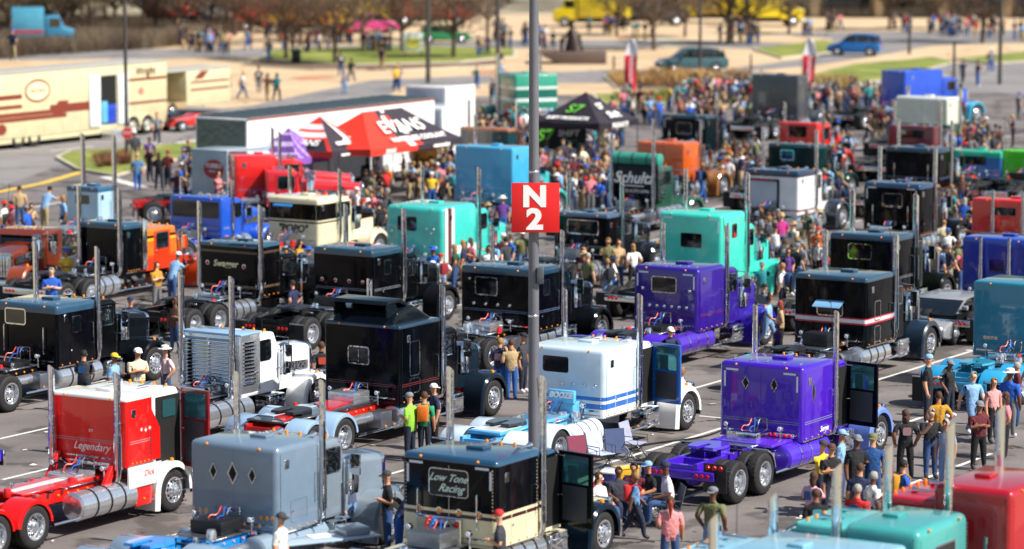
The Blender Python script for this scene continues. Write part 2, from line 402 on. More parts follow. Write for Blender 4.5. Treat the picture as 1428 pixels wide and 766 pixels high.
def m_hood(x0, x1, w0, w1, zb, h0, h1, bands=()):
    def f():
        bm = bmesh.new(); rings = []
        for k in range(5):
            t = k / 4; x = x0 + (x1 - x0) * t; w = w0 + (w1 - w0) * t; h = h0 + (h1 - h0) * t - .02 * (1 - (2 * t - 1) ** 2) * -1
            r_ = .16; pts = [(-w / 2, zb)]
            pts += [(-w / 2 + r_ - r_ * cos(a), h - r_ + r_ * sin(a)) for a in (0, pi / 8, pi / 4, 3 * pi / 8, pi / 2)]
            pts += [(0, h + .035)]
            pts += [(w / 2 - r_ + r_ * cos(a), h - r_ + r_ * sin(a)) for a in (pi / 2, 3 * pi / 8, pi / 4, pi / 8, 0)]
            pts += [(w / 2, zb)]
            rings.append([bm.verts.new((x, y, z)) for y, z in pts])
        for i in range(4):
            for k in range(len(rings[0]) - 1): bm.faces.new((rings[i][k], rings[i][k + 1], rings[i + 1][k + 1], rings[i + 1][k]))
        bm.faces.new(rings[-1]); bm.faces.new(rings[0])
        for z in bands: bmesh.ops.bisect_plane(bm, geom=bm.verts[:] + bm.edges[:] + bm.faces[:], plane_co=(0, 0, z), plane_no=(0, 0, 1))
        for fc in bm.faces: fc.material_index = sum(1 for z in bands if fc.calc_center_median().z > z)
        return finish(bm, 'hood', smooth=True, mats=len(bands) + 1)
    return cached(('hood', x0, x1, w0, w1, zb, h0, h1, tuple(bands)), f)
def m_fender(r=.66, wid=.62, a0=-8, a1=188, skirt=.0, lip=.1, crown=.0):
    """half round fender about the wheel centre; outer side at -y"""
    def f():
        bm = bmesh.new(); n = 14; prof = []
        outs = [(r - lip, 0), (r - .03, 0), (r + crown, .05), (r + crown, wid), (r - .02, wid), (r - .02, .04), (r - lip, .02)]
        rings = []
        for k in range(n + 1):
            a = radians(a0 + (a1 - a0) * k / n)
            rings.append([bm.verts.new((q * cos(a), y, q * sin(a))) for q, y in outs])
        if skirt:
            a = rings[-1]; rings.append([bm.verts.new((v.co.x - .03, v.co.y, v.co.z - skirt)) for v in a])
        for i in range(len(rings) - 1):
            for k in range(len(outs)): bm.faces.new((rings[i][k], rings[i][(k + 1) % len(outs)], rings[i + 1][(k + 1) % len(outs)], rings[i + 1][k]))
        bm.faces.new(rings[0]); bm.faces.new(rings[-1])
        return finish(bm, 'fender', smooth=True)
    return cached(('fender', r, wid, a0, a1, skirt, lip, crown), f)
def m_tank(L, r):
    def f():
        bm = bmesh.new()
        bm_lathe(bm, [(.001, -.03), (r * .7, -.02), (r - .03, 0), (r, .03), (r, L - .03), (r - .03, L), (r * .7, L + .02), (.001, L + .03)], 28, 'x')
        return finish(bm, 'tank', smooth=True)
    return cached(('tank', round(L, 2), r), f)
def m_stack(z0, z1, r, curve):
    """exhaust stack: elbow, heat shield, pipe, cut or turned tip"""
    def f():
        bm = bmesh.new()
        bm_tube(bm, [(.0, .45, z0 - .25), (0, .2, z0 - .25), (0, .06, z0 - .2), (0, 0, z0 - .05), (0, 0, z0 + .1)], r * .85, 14)
        bm_tube(bm, [(0, 0, z0 + .1), (0, 0, z1 - .25)], r, 14, caps=False)
        if curve: bm_tube(bm, [(0, 0, z1 - .25), (0, 0, z1 - .12), (-.03, 0, z1), (-.1, 0, z1 + .09)], [r, r, r, r * .98], 14, caps=False)
        else:
            ring = bm_tube(bm, [(0, 0, z1 - .25), (0, 0, z1)], r, 14, caps=False)[-1]
            for v in ring: v.co.z += -v.co.x * 1.1
        bm_tube(bm, [(0, 0, z0 + .12), (0, 0, z0 + .95)], r * 1.22, 14)
        for z in (z0 + .3, z0 + .75, z0 + 1.2): bm_tube(bm, [(0, 0, z), (0, 0, z + .03)], r * 1.32, 14)
        for f2 in bm.faces: f2.material_index = 0
        bm_tube(bm, [(0, 0, z1 - .8), (0, 0, z1 - .3)], r * .9, 12, mi=1)
        return finish(bm, 'exhaust_stack', smooth=True, mats=2, recalc=False)
    return cached(('stack', z0, z1, r, curve), f)
def rpane(w, h, t=.008, rad=.05):
    def f():
        bm = bmesh.new(); P = []
        for cx, cz, a0 in ((w / 2 - rad, h / 2 - rad, 0), (-w / 2 + rad, h / 2 - rad, pi / 2), (-w / 2 + rad, -h / 2 + rad, pi), (w / 2 - rad, -h / 2 + rad, 1.5 * pi)):
            for k in range(4): a = a0 + k * pi / 6; P.append((cx + rad * cos(a), cz + rad * sin(a)))
        A = [bm.verts.new((0, y, z)) for y, z in P]; B = [bm.verts.new((-t, y, z)) for y, z in P]
        bm.faces.new(A); bm.faces.new(B)
        for i in range(len(P)): j = (i + 1) % len(P); bm.faces.new((A[i], A[j], B[j], B[i]))
        return finish(bm, 'pane')
    return cached(('rpane', round(w, 3), round(h, 3), t, rad), f)
def m_seat():
    def f():
        bm = bmesh.new(); bm_box(bm, 0, .5, -.25, .25, .0, .14); bm_box(bm, -.02, .12, -.25, .25, .1, .78)
        bmesh.ops.bevel(bm, geom=bm.edges[:], offset=.04, segments=2, affect='EDGES'); return finish(bm, 'seat', smooth=True)
    return cached('seat', f)
TRUCKS = []
def frame_clutter(root, SL, W, WB, rfend, SCOL, sl_, zb, H):  # small chrome bits and lights added for sparkle and clutter
    r = random.Random(len(TRUCKS) * 7 + 3)
    if not rfend and r.random() < .75:                            # polished quarter fenders ahead of the drive axle
        for s in (-1, 1): link('quarter_fender', m_fender(.6, .6, 8, 72, 0, .06), root, ALU, loc=(-WB[0], -1.24 if s < 0 else 1.24, .52), rot=(0, 0, 0 if s < 0 else pi), scale=(1, 1, 1) if s < 0 else (-1, 1, 1))
    link('tool_box', rbox(-1.0, -.25, -.42, .42, 1.04, 1.04 + r.uniform(.12, .4), .03), root, r.choice([CHROME, ALU, DIAM, BLACK]))
    for k in range(r.randint(2, 5)):
        x = -r.uniform(.3, WB[0] - .2); y = r.uniform(-.7, .7); link('chrome_fitting', disc(r.uniform(.05, .13), r.uniform(.08, .25), 'z', 10, .03), root, r.choice([CHROME, ALU, CHROME, RED_L]), loc=(x, y, 1.0))
    for nm, cc, y in (('red_air_hose', mat('hose_red', 'b81c20', .4), .12), ('blue_air_hose', mat('hose_blue', '1c58b0', .4), -.05), ('black_hose', BLACK, -.2)):
        def hose(y=y):
            bm = bmesh.new(); P = []
            for i in range(22):
                t = i / 21; P.append((-.06 - .75 * t, y + .05 * sin(8 * t + y * 9), 1.42 - .28 * t + .16 * sin(pi * t) - .05 * sin(14 * t)))
            bm_tube(bm, P, .017, 5); return finish(bm, 'hose', True)
        link(nm, cached(('hose', y), hose), root, cc)
    link('hose_post', tube([(-.1, .1, 1.0), (-.1, .1, 1.5), (-.1, -.25, 1.5), (-.1, -.25, 1.0)], .02, 6), root, CHROME)
    for s in (-1, 1):
        link('deck_light_post', tube([(-.35, s * .75, 1.0), (-.35, s * .75, 1.28)], .025, 6), root, CHROME); link('work_light', disc(.075, .09, 'x', 12, .02), root, CHROME, loc=(-.34, s * .75, 1.33), rot=(0, 0, pi)); link('lens', disc(.06, .02, 'x', 12, .01), root, WHT_L, loc=(-.425, s * .75, 1.33), rot=(0, 0, pi))
        link('side_pipe', tube([(-WB[0] + .75, s * 1.12, .42), (SL + .6, s * 1.12, .42)], .035, 8), root, CHROME)
        for k in range(7): link('pipe_light', disc(.028, .03, 'y', 8, .01), root, AMB_L, loc=(-.6 + .4 * k, s * 1.15, .5), rot=(pi if s < 0 else 0, 0, 0))
        link('mud_flap_hanger', tube([(-WB[1] - .66, s * .8, .88), (-WB[1] - .66, s * 1.36, .88)], .022, 6), root, CHROME)
    if sl_ is not None:
        link('chrome_strip', rbox(-.008, 0, -W / 2 + .14, W / 2 - .14, zb + .16, zb + .2, 0), sl_, CHROME)
        if len(SCOL) <= 2 and r.random() < .8:
            c = r.choice(['8a8f98', 'b0a890', '6878a0', '7c2830']); z = zb + r.uniform(.25, .6)
            for q in (0, .05):
                link('pinstripe', rbox(-.004, 0, -W / 2 + .12, W / 2 - .12, z + q, z + q + .014, 0), sl_, paint(c)); link('pinstripe', rbox(.12, SL - .1, -W / 2 - .004, -W / 2, z + q, z + q + .014, 0), sl_, paint(c))
def truck(label, corner, H=2.8, W=2.3, SL=1.75, CL=1.3, HL=2.15, heading=58.2, anchor=None, bands=(), bcol=('111318',), slant=0.,
          cab='111318', cabbands=None, hood=None, frame='1a1b1e', fend=None, rfend=None, tank=(.1, 2.0, None), window=None, wfr=True,
          stack=(4.0, .085), curve=False, door=False, doorc=None, lights=(), tape=False, handles=False, group=None, detail=2, name='semi_truck',
          taper=None, bev=.1, stub=False, deck=True, WB=(2.1, 3.42), cabH=None, extras=None, roofl=0, cat='semi truck', visor=True, zb=.95,
          sidew=True, rear=True, daycab=False, fifth=None, sdoor=True, flaps=True, fx=1.45, hose=False):
    ang = radians(heading)
    a = Vector(anchor) if anchor else Vector((0, -W / 2, H))
    p = at(corner[0], corner[1], a.z)
    o2 = Vector((cos(ang) * a.x - sin(ang) * a.y, sin(ang) * a.x + cos(ang) * a.y, 0))
    root = empty(name, (p.x - o2.x, p.y - o2.y, 0), ang)
    tag(root, label, cat, group or 'show trucks parked in rows')
    c = bcol; hood = hood or cab; fend = fend or hood
    SCOL = [paint(x) if isinstance(x, str) else x for x in c]
    x1 = SL; xc = SL + CL; xh = xc + HL; xf = xc + fx
    cabH = cabH or min(H - .12, 2.68)
    FOOT.append((root.location.copy(), ang, (-WB[1] - .8 if rear else -.2), xh + .3, -1.25, 1.25))
    # chassis frame
    if not stub:
        def ff():
            bm = bmesh.new(); xr = -WB[1] - .75 if rear else -.1
            for s in (-1, 1): bm_box(bm, xr, xh - .1, s * .43 - .045, s * .43 + .045, .72, 1.0)
            for xx in [xr + .03] + [xr + .9 + 1.1 * k for k in range(6)]: bm_box(bm, xx, xx + .12, -.385, .385, .76, .95)
            for xx in WB if rear else ():
                bm_tube(bm, [(-xx, -1.0, .52), (-xx, 1.0, .52)], .09, 10); bm_lathe(bm, [(.001, -.2), (.22, -.12), (.26, .0), (.22, .12), (.001, .2)], 12, 'x', centre=(-xx, 0, .55))
                for s in (-1, 1): bm_tube(bm, [(-xx - .35, s * .62, .66), (-xx + .3, s * .62, .6)], .12, 10)
            return finish(bm, 'chassis_frame', smooth=True)
        link('chassis_frame', cached(('frame', WB, xh, rear), ff), root, paint(frame, .35))
        # wheels
        if rear:
            for xx in WB:
                wheel(root, -xx, -1.09, dual=True, side=-1, dish=-1); wheel(root, -xx, 1.09, dual=True, side=1, dish=-1)
        wheel(root, xf, -1.04, side=-1, dish=1); wheel(root, xf, 1.04, side=1, dish=1)
        if rear:
            if deck:
                link('deck_plate', rbox(-1.35, -.05, -.55, .55, 1.0, 1.03, .008, 1), root, DIAM)
                def hoses():
                    bm = bmesh.new()
                    for k, (y, zz) in enumerate(((-.12, 1.75), (0., 1.85), (.12, 1.8))):
                        P = []
                        for i in range(15): t = i / 14; P.append((-.05 - 1.5 * t, y + .06 * sin(9 * t + k), zz - (zz - 1.1) * t - .35 * sin(pi * t) + .03 * sin(22 * t)))
                        bm_tube(bm, P, .018, 6)
                    return finish(bm, 'air_hoses', smooth=True)
                if SL > .4 and hose: link('air_hose', cached('hoses', hoses), root, BLACK)
            def fw():
                bm = bmesh.new(); P = []
                for k in range(22):
                    a_ = radians(125 + 290 * k / 21) - pi * .0
                    P.append((-.0 + .48 * cos(a_ - pi / 2 - radians(180)) * 1.0, .46 * sin(a_ - pi / 2 - radians(180))))
                P = [(-.5, -.36), (-.5, -.1), (.0, -.06), (0, .06), (-.5, .1), (-.5, .36), (-.2, .46), (.2, .46), (.42, .3), (.5, 0), (.42, -.3), (.2, -.46), (-.2, -.46)]
                A = [bm.verts.new((x, y, .05)) for x, y in P]; B = [bm.verts.new((x * .97, y * .97, .11)) for x, y in P]
                bm.faces.new(A); bm.faces.new(B)
                for i in range(len(P)): j = (i + 1) % len(P); bm.faces.new((A[i], A[j], B[j], B[i]))
                for s in (-1, 1): bm_box(bm, -.2, .25, s * .36 - .06, s * .36 + .06, -.12, .05)
                return finish(bm, 'fifth_wheel', smooth=True)
            link('fifth_wheel', cached('fw', fw), root, paint(fifth, .4) if fifth else BLACK, loc=(-sum(WB) / 2 + .1, 0, 1.12))
            xr = -WB[1] - .75
            link('tail_crossmember', rbox(xr - .06, xr, -.95, .95, .62, .84, .02), root, paint(frame, .3) if frame != '1a1b1e' else CHROME)
            for s in (-1, 1):
                for k in range(3):
                    link('tail_light', disc(.055, .02, 'x', 12, .01), root, RED_L, loc=(xr - .06, s * (.48 + .15 * k), .73), rot=(0, 0, pi))
                if flaps: link('mud_flap', rbox(-WB[1] - .68, -WB[1] - .66, s * 1.08 - .28, s * 1.08 + .28, .18, .85, .005, 1), root, RUBBER)
            if rfend:
                rf = paint(rfend)
                for xx in WB:
                    for s in (-1, 1):
                        link('rear_fender', m_fender(.62, .66, 4, 176, 0, .1), root, rf, loc=(-xx, -1.26 if s < 0 else 1.26, .52), rot=(0, 0, 0 if s < 0 else pi))
        # air tanks and battery boxes hung on the frame
            for s in (-1, 1):
                link('air_tank', m_tank(.9, .14), root, ALU, loc=(-1.45, s * .66, .7))
                link('battery_box', rbox(-.62, -.1, s * .82 - .22, s * .82 + .22, .42, .86, .03), root, DIAM if not tank or tank[0] > -.3 else BLACK) if not (tank and tank[0] < -.3) else None
            link('drive_shaft', tube([(-WB[0], 0, .6), (.6, 0, .8)], .06, 8), root, GREYM)
            for k in range(5): link('frame_light', disc(.03, .02, 'y', 8, .01), root, AMB_L, loc=(-.3 - .35 * k, -.476, .88), rot=(pi, 0, 0))
            for k in range(3): link('cross_brace', rbox(-1.6 - .5 * k, -1.5 - .5 * k, -.62, .62, 1.0, 1.05, .01, 1), root, CHROME if k != 1 else BLACK)
        # fuel tanks
        if tank:
            t0, t1, tc = tank
            for s in (-1, 1):
                tk = link('fuel_tank', m_tank(t1 - t0, .34), root, paint(tc) if tc else ALU, loc=(t0, s * .9, .64))
                for xx in (.25, .5, .75):
                    link('strap', cached('strap', lambda: (lambda bm: (bm_lathe(bm, [(.346, 0), (.352, 0), (.352, .05), (.346, .05)], 24, 'x'), finish(bm, 'strap', True))[1])(bmesh.new())), tk, CHROME if tc else BLACK, loc=((t1 - t0) * xx, 0, 0))
                link('cap', disc(.06, .03, 'z', 12), tk, CHROME, loc=((t1 - t0) * .35, 0, .33))
        # steps / boxes
        for s in (-1, 1):
            st = link('step_box', rbox(xc - .75, xc - .05, s * .9 - .25, s * .9 + .25, .35, .88, .03), root, CHROME if s < 0 and not tank or cab not in ('111318',) else ALU)
            for k in (0, 1): link('step_tread', rbox(xc - .7, xc - .1, s * 1.16 - .03, s * 1.16 + .03, .45 + .28 * k, .48 + .28 * k, .005, 1), st, DIAM)
        # front
        link('bumper', rbox(xh + .1, xh + .2, -1.18, 1.18, .3, .72, .04), root, CHROME)
        for s in (-1, 1):
            link('front_fender', m_fender(.68, .66, -5, 178, .42, .12, .02), root, paint(fend), loc=(xf, -1.24 if s < 0 else 1.24, .52), rot=(0, 0, 0) if s < 0 else (0, 0, 0), scale=(1, 1 if s < 0 else -1, 1))
            hl = link('headlight', rbox(xh - .16, xh + .04, s * .8 - .22, s * .8 + .22, 1.0, 1.22, .03), root, CHROME)
            for k in (-1, 1): link('lens', rbox(xh + .035, xh + .05, s * .8 + k * .1 - .08, s * .8 + k * .1 + .08, 1.03, 1.19, .005, 1), hl, WHT_L)
            link('turn_signal', disc(.05, .05, 'z', 10, .03), root, AMB_L, loc=(xf + .05, s * 1.1, 1.21))
    # hood
    hb = list(cabbands[0]) if cabbands else []
    hm = [paint(x) for x in cabbands[1]] if cabbands else [paint(hood)]
    hoodH = min(2.12, cabH - .42)
    if HL > .3:
        hd = link('hood', m_hood(xc, xh, 1.3, 1.0, .85, hoodH, hoodH - .22, [z for z in hb if z < hoodH - .3]), root, hm[:1 + len([z for z in hb if z < hoodH - .3])])
        link('grille', rbox(xh, xh + .03, -.42, .42, .8, hoodH - .3, .02), hd, CHROME)
        for k in range(7): link('grille_bar', rbox(xh + .03, xh + .045, -.38 + .11 * k, -.34 + .11 * k, .85, hoodH - .36, .004, 1), hd, BLACK)
        link('radiator_shell', m_hood(xh - .12, xh + .012, 1.05, 1.04, .8, hoodH - .19, hoodH - .2), hd, CHROME)
        for s in (-1, 1):
            link('louver_panel', prism([(xc + .25, 1.3), (xh - .25, 1.25), (xh - .25, 1.5), (xc + .25, 1.6)], s * .60 - .01, s * .60 + .01), hd, CHROME, rot=(0, 0, -s * .07), loc=(0, s * .19, 0))
            ac = link('air_cleaner', cached('ac', lambda: (lambda bm: (bm_lathe(bm, [(.001, 0), (.1, .02), (.19, .08), (.19, .62), (.15, .72), (.17, .74), (.17, .84), (.1, .9), (.001, .92)], 18, 'z'), finish(bm, 'air_cleaner', True))[1])(bmesh.new())), root, CHROME, loc=(xc + .32, s * .86, 1.28))
    # cab
    if CL > .3:
        wc = 1.94
        pts = [(x1 - .02, .92), (x1 - .02, cabH), (xc - .28, cabH), (xc, cabH - .62), (xc, .92)]
        if cabbands:
            cb = link('cab', band_body(x1 - .02, xc, -wc / 2, wc / 2, .92, cabH, .09, hb, taper=(0, .24, .0), name='cab'), root, hm)
        else:
            cb = link('cab', prism(pts, -wc / 2, wc / 2, .08, 3, 'cab'), root, paint(cab))
        # windshield (two panes) on the sloping front
        sl = atan2(.28, .62) if not cabbands else atan2(.24, cabH - .92)
        for s in (-1, 1):
            g = link('windshield', rpane(.78, .5, .01, .06), cb, GLASS, loc=((xc - .13 + .0) if not cabbands else xc - .175, s * .42, cabH - .33), rot=(0, -sl, pi))
            g.rotation_euler = (0, sl if True else 0, pi)
        if visor:
            link('sun_visor', prism([(xc - .3, cabH - .05), (xc - .02, cabH - .2), (xc - .0, cabH - .17), (xc - .28, cabH - .0)], -.92, .92, .006, 1), cb, CHROME if detail > 1 and label.find('chrome') >= 0 else paint(cab))
        for s in (-1, 1):
            yy = s * (wc / 2)
            opn = door and (s < 0 or door == 2)
            dx = x1 + CL * .52
            if opn:
                link('door_opening', rbox(dx - .45, dx + .5, yy - .004 if s < 0 else yy - .01, yy + .01 if s < 0 else yy + .004, 1.0, cabH - .16, .003, 1), cb, DARK)  # flat dark plate on the closed cab, painted as its unlit interior
                link('window', rpane(.5, .42, .006, .05), cb, GLASSB, loc=(dx + .05, yy + s * .02, cabH - .46), rot=(0, 0, pi / 2 if s < 0 else -pi / 2)) if HL < .3 else None
                link('seat', m_seat(), cb, mat('seat_vinyl', '2a2c30', .5), loc=(dx - .3, yy * .98 + .02, 1.05), scale=(.7, .1, .8))
                hx, hy = xc - .12, yy
                th = radians(180 - 75) if s < 0 else radians(180 + 75)
                th = radians(-100) if s < 0 else radians(100)
                dh = 1.58 * (cabH - 1.02) / 1.6
                def doorm(dh=dh):
                    bm = bmesh.new(); bm_box(bm, 0, .95, -.03, .03, 0, dh - .7); bm_box(bm, 0, .95, -.03, .03, dh - .08, dh)
                    bm_box(bm, 0, .1, -.03, .03, dh - .7, dh - .08); bm_box(bm, .85, .95, -.03, .03, dh - .7, dh - .08)
                    return finish(bm, 'door')
                d = bpy.data.objects.new('door', cached(('door', round(dh, 3)), doorm)); COL.objects.link(d); d.parent = root
                d.location = (hx, hy, 1.0); d.rotation_euler = (0, 0, th)
                d.material_slots[0].link = 'OBJECT'; d.material_slots[0].material = paint(doorc or cab)
                dh = 1.58 * (cabH - 1.02) / 1.6
                link('window', rpane(.78, .64, .006, .06), d, GLASSB, loc=(.475, 0, dh - .39), rot=(0, 0, pi / 2))
                for k2 in (-1, 1):
                    link('door_lining', rbox(.12, .82, k2 * .03, k2 * .045, .12, dh - .75, .03) if k2 > 0 else rbox(.12, .82, -.045, -.03, .12, dh - .75, .03), d, mat('door_lining', '343b42', .6))
                link('handle', rbox(.2, .5, .045, .07, dh - .72, dh - .68, .01, 1), d, CHROME)
            else:
                d = link('door', rbox(dx - .44, dx + .48, yy - .008 if s < 0 else yy - .02, yy + .02 if s < 0 else yy + .008, 1.0, cabH - .12, .006, 1), cb, hm[0] if cabbands else paint(cab))
                link('window', rpane(.66, .52, .006, .07), cb, GLASS, loc=(dx + .03, yy + s * .01, cabH - .46), rot=(0, 0, pi / 2 if s < 0 else -pi / 2))
                link('window_frame', ring_mesh(.72, .58, .03, .01, .09), cb, CHROME if detail > 1 else BLACK, loc=(dx + .03, yy + s * .009, cabH - .46), rot=(0, 0, pi / 2 if s < 0 else -pi / 2))
                link('handle', rbox(dx - .38, dx - .22, yy + s * .03 - .015, yy + s * .03 + .015, 1.55, 1.59, .01, 1), cb, CHROME)
            # mirror with bracket
            def mir():
                bm = bmesh.new()
                bm_tube(bm, [(0, 0, .0), (.12, -.32, .02), (.12, -.34, .3), (.12, -.32, .85), (0, 0, .88)], .014, 6)
                bm_box(bm, .07, .13, -.44, -.22, .2, .66)
                return finish(bm, 'mirror', smooth=True)
            mm = link('mirror', cached('mir', mir), root, CHROME, loc=(xc - .2, yy, cabH - 1.02), scale=(1, -s, 1))
            link('air_horn', cached('horn', lambda: tube([(0, 0, 0), (.35, 0, .0), (.5, 0, .0)], [.02, .035, .08], 10)), root, CHROME, loc=(x1 + .3, s * .45, cabH + .06))
        for k in range(5):
            link('cab_light', disc(.035, .05, 'z', 8, .03), cb, AMB_L, loc=(xc - .4, -.72 + .36 * k, cabH - .005))
        link('antenna', cached('ant', lambda: tube([(0, 0, 0), (-.02, .02, .8), (-.1, .05, 1.6)], .008, 5)), root, BLACK, loc=(xc - .6, -.8, cabH))
    # sleeper
    if SL > .3:
        sl_ = link('sleeper', band_body(0, SL, -W / 2, W / 2, zb, H, bev, bands, taper, 'sleeper', slant), root, SCOL)
        tp = (taper[0] if taper else 0)
        if window:
            wy, wz, ww, wh = window
            if wfr: link('window_frame', ring_mesh(ww + .08, wh + .08, .04, .016, .09), sl_, CHROME if wfr is True else paint(wfr), loc=(-.001, wy, wz))
            link('window', rpane(ww, wh, .006, .06), sl_, GLASS, loc=(-.001, wy, wz))
        for L in lights:                                          # (kind, y, z, r, colour)
            k, y, z, r_, cc = L
            mm = {'a': AMB_L, 'r': RED_L, 'c': CHROME, 'w': WHT_L}[cc]
            if k == 'o':
                lg = link('marker_light', disc(r_, .025, 'x', 14, .015), sl_, mm, loc=(-.001, y, z), rot=(0, 0, pi))
                if cc != 'c' and r_ > .03: link('light_bezel', disc(r_ * 1.35, .012, 'x', 14, 0), sl_, CHROME, loc=(-.001, y, z), rot=(0, 0, pi))
            elif k == 'd':
                link('diamond_frame', diamond_mesh(r_ * 1.15, r_ * 2.0, .012), sl_, CHROME, loc=(-.014, y, z))
                link('diamond_window', diamond_mesh(r_ * .8, r_ * 1.5, .012), sl_, DARK if cc != 'a' else AMB_L, loc=(-.02, y, z))
        if tape:
            for s in (-1, 1):
                link('tape_strip', rbox(-.004, 0, s * (W / 2 - .37) - .17, s * (W / 2 - .37) + .17, H - .22, H - .17, 0), sl_, TAPE)
                link('tape_strip', rbox(-.004, 0, s * (W / 2 - .16) - .025, s * (W / 2 - .16) + .025, H - .64, H - .24, 0), sl_, TAPE)
        if handles:
            for s in (-1, 1):
                link('grab_handle', tube([(0, 0, 0), (-.07, 0, .0), (-.08, 0, .04), (-.08, 0, .7), (-.07, 0, .74), (0, 0, .74)], .018, 8), sl_, CHROME, loc=(0, s * W * .31, 1.35))
        if roofl:
            for k in range(roofl):
                y = -W / 2 + .25 + (W - .5) * k / max(1, roofl - 1)
                link('roof_light', rbox(-.08, .1, -.03, .03, 0, .05, .02), sl_, CHROME, loc=(.35, y, H - .004))
        if detail > 1:
            def riv(n=22):
                bm = bmesh.new()
                for k in range(n): bm_lathe(bm, [(.011, 0), (.009, .006), (.001, .008)], 5, 'x', centre=(0, 0, k / (n - 1)))
                return finish(bm, 'rivet_row', True)
            for s in (-1, 1):
                tag(link('rivet_row', cached('riv', riv), sl_, SCOL[0], loc=(-.001, s * (W / 2 - .11), zb + .08), rot=(0, 0, pi), scale=(1, 1, H - zb - .3)), kind='stuff')
            link('panel_joint', rbox(-.003, .0, -W / 2 + .12, W / 2 - .12, zb + .06, zb + .075, 0), sl_, BLACK)
            link('door_seal', rbox(-.003, .0, -.006, .006, zb + .08, H - .2, 0), sl_, SCOL[0]) if not window else None
            link('clearance_light', disc(.03, .03, 'x', 8, .02), sl_, AMB_L, loc=(.02, -W * .3, H - .06), rot=(0, 0, pi)); link('clearance_light', disc(.03, .03, 'x', 8, .02), sl_, AMB_L, loc=(.02, W * .3, H - .06), rot=(0, 0, pi))
            if SL > .8:
                link('roof_vent', rbox(SL * .55, SL * .55 + .35, -.25, .2, H - .01, H + .07, .03), sl_, SCOL[-1])
                for s in (-1, 1):
                    link('panel_joint', rbox(SL - .09, SL - .08, s * (W / 2) - .003, s * (W / 2) + .003, zb + .05, H - .15, 0), sl_, BLACK)
                    link('panel_joint', rbox(.12, .13, s * (W / 2) - .003, s * (W / 2) + .003, zb + .05, H - .15, 0), sl_, BLACK)
                    link('bottom_trim', rbox(.05, SL - .02, s * (W / 2) - .006, s * (W / 2) + .006, zb + .0, zb + .035, 0), sl_, CHROME)
                    tag(link('rivet_row', cached('riv', riv), sl_, SCOL[0], loc=(SL - .14, s * W / 2, zb + .08), rot=(0, 0, s * pi / 2), scale=(1, 1, H - zb - .3)), kind='stuff')
                link('side_vent', rbox(SL * .18, SL * .18 + .16, -W / 2 - .012, -W / 2, H - .5, H - .3, .01, 1), sl_, CHROME)
                link('grab_rail', tube([(SL - .2, -W / 2 - .0, 1.5), (SL - .2, -W / 2 - .06, 1.52), (SL - .2, -W / 2 - .06, 2.1), (SL - .2, -W / 2, 2.12)], .016, 6), sl_, CHROME)
        for s in (-1, 1):
            if sidew and SL > 1.2:
                sdm = SCOL[-1] if len(SCOL) > 1 else SCOL[0]
                link('side_window', rpane(.34, .44, .006, .06), sl_, GLASS, loc=(SL * .5, s * W / 2, H - .62), rot=(0, 0, pi / 2 if s < 0 else -pi / 2))
                link('window_frame', ring_mesh(.4, .5, .03, .014, .08), sl_, CHROME, loc=(SL * .5, s * W / 2, H - .62), rot=(0, 0, pi / 2 if s < 0 else -pi / 2))
            if sdoor and SL > 1.2:
                dd = link('luggage_door', ring_mesh(.62, .5, .018, .008, .06), sl_, SCOL[0], loc=(SL * .5, s * W / 2, zb + .45), rot=(0, 0, pi / 2 if s < 0 else -pi / 2))
                link('latch', disc(.03, .02, 'y', 8), sl_, CHROME, loc=(SL * .5 - .25, s * W / 2, zb + .45), rot=(pi if s < 0 else 0, 0, 0))
            for k in range(5 if detail > 1 else 0):
                link('side_light', disc(.022, .015, 'y', 8, .01), sl_, AMB_L, loc=(.2 + (SL - .4) * k / 4, s * W / 2, zb + .08), rot=(pi if s < 0 else 0, 0, 0))
    # stacks
    if stack:
        zt, r_ = stack[0], round(stack[1] * .86, 3); sx = stack[2] if len(stack) > 2 else SL - .12
        sy = stack[3] if len(stack) > 3 else (W / 2 + r_ + .04)
        if len(stack) <= 2: sx = SL + .13; sy = W / 2 - .02
        for s in (-1, 1):
            link('exhaust_stack', m_stack(1.15, zt, r_, curve), root, [CHROME, DARK], loc=(sx, s * sy, 0), scale=(1, -s, 1))
    if not stub and rear and detail > 1: frame_clutter(root, SL, W, WB, rfend, SCOL, sl_ if SL > .3 else None, zb, H)
    TRUCKS.append((root, label))
    if extras: extras(root, dict(SL=SL, W=W, H=H, xc=xc, xh=xh, xf=xf, sl=sl_ if SL > .3 else None))
    return root
# ---------------------------------------------------------------- the trucks
BK = '0b0d12'; NAVY = '10202e'
def row(n, y0, y1, z, r_, c, k='o'):
    return tuple((k, y0 + (y1 - y0) * i / max(1, n - 1), z, r_, c) for i in range(n))
def back_text(s, size, y, z, m, shear=.3, sx=1., bold=.0, nm='lettering'):
    def f(root, d):
        text(nm, s, size, d['sl'], (-.012, y, z), BACK_ROT, m, shear, sx, bold=bold)
    return f
def side_text(s, size, x, z, m, shear=0., off=.0, sx=1.):
    def f(root, d): text('lettering', s, size, d['sl'], (x, -d['W'] / 2 - .008 - off, z), SIDE_ROT, m, shear, sx)
    return f
def many(*fs):
    def f(root, d):
        for g in fs: g(root, d)
    return f
def lightbar(z=1.15, n=6, y0=-.6, y1=.6, c='r'):
    def f(root, d):
        b = link('light_bar', rbox(-.14, -.04, y0 - .1, y1 + .1, z - .06, z + .06, .02), root, CHROME)
        for k in range(n): link('lens', disc(.05, .03, 'x', 12, .02), b, {'r': RED_L, 'a': AMB_L}[c], loc=(-.14, y0 + (y1 - y0) * k / (n - 1), z), rot=(0, 0, pi))
    return f
def sleeper_panel(x0, x1, z0, z1, colr):
    def f(root, d):
        link('side_panel', rbox(x0, x1, -d['W'] / 2 - .012, -d['W'] / 2 + .01, z0, z1, .004, 1), d['sl'], paint(colr))
    return f

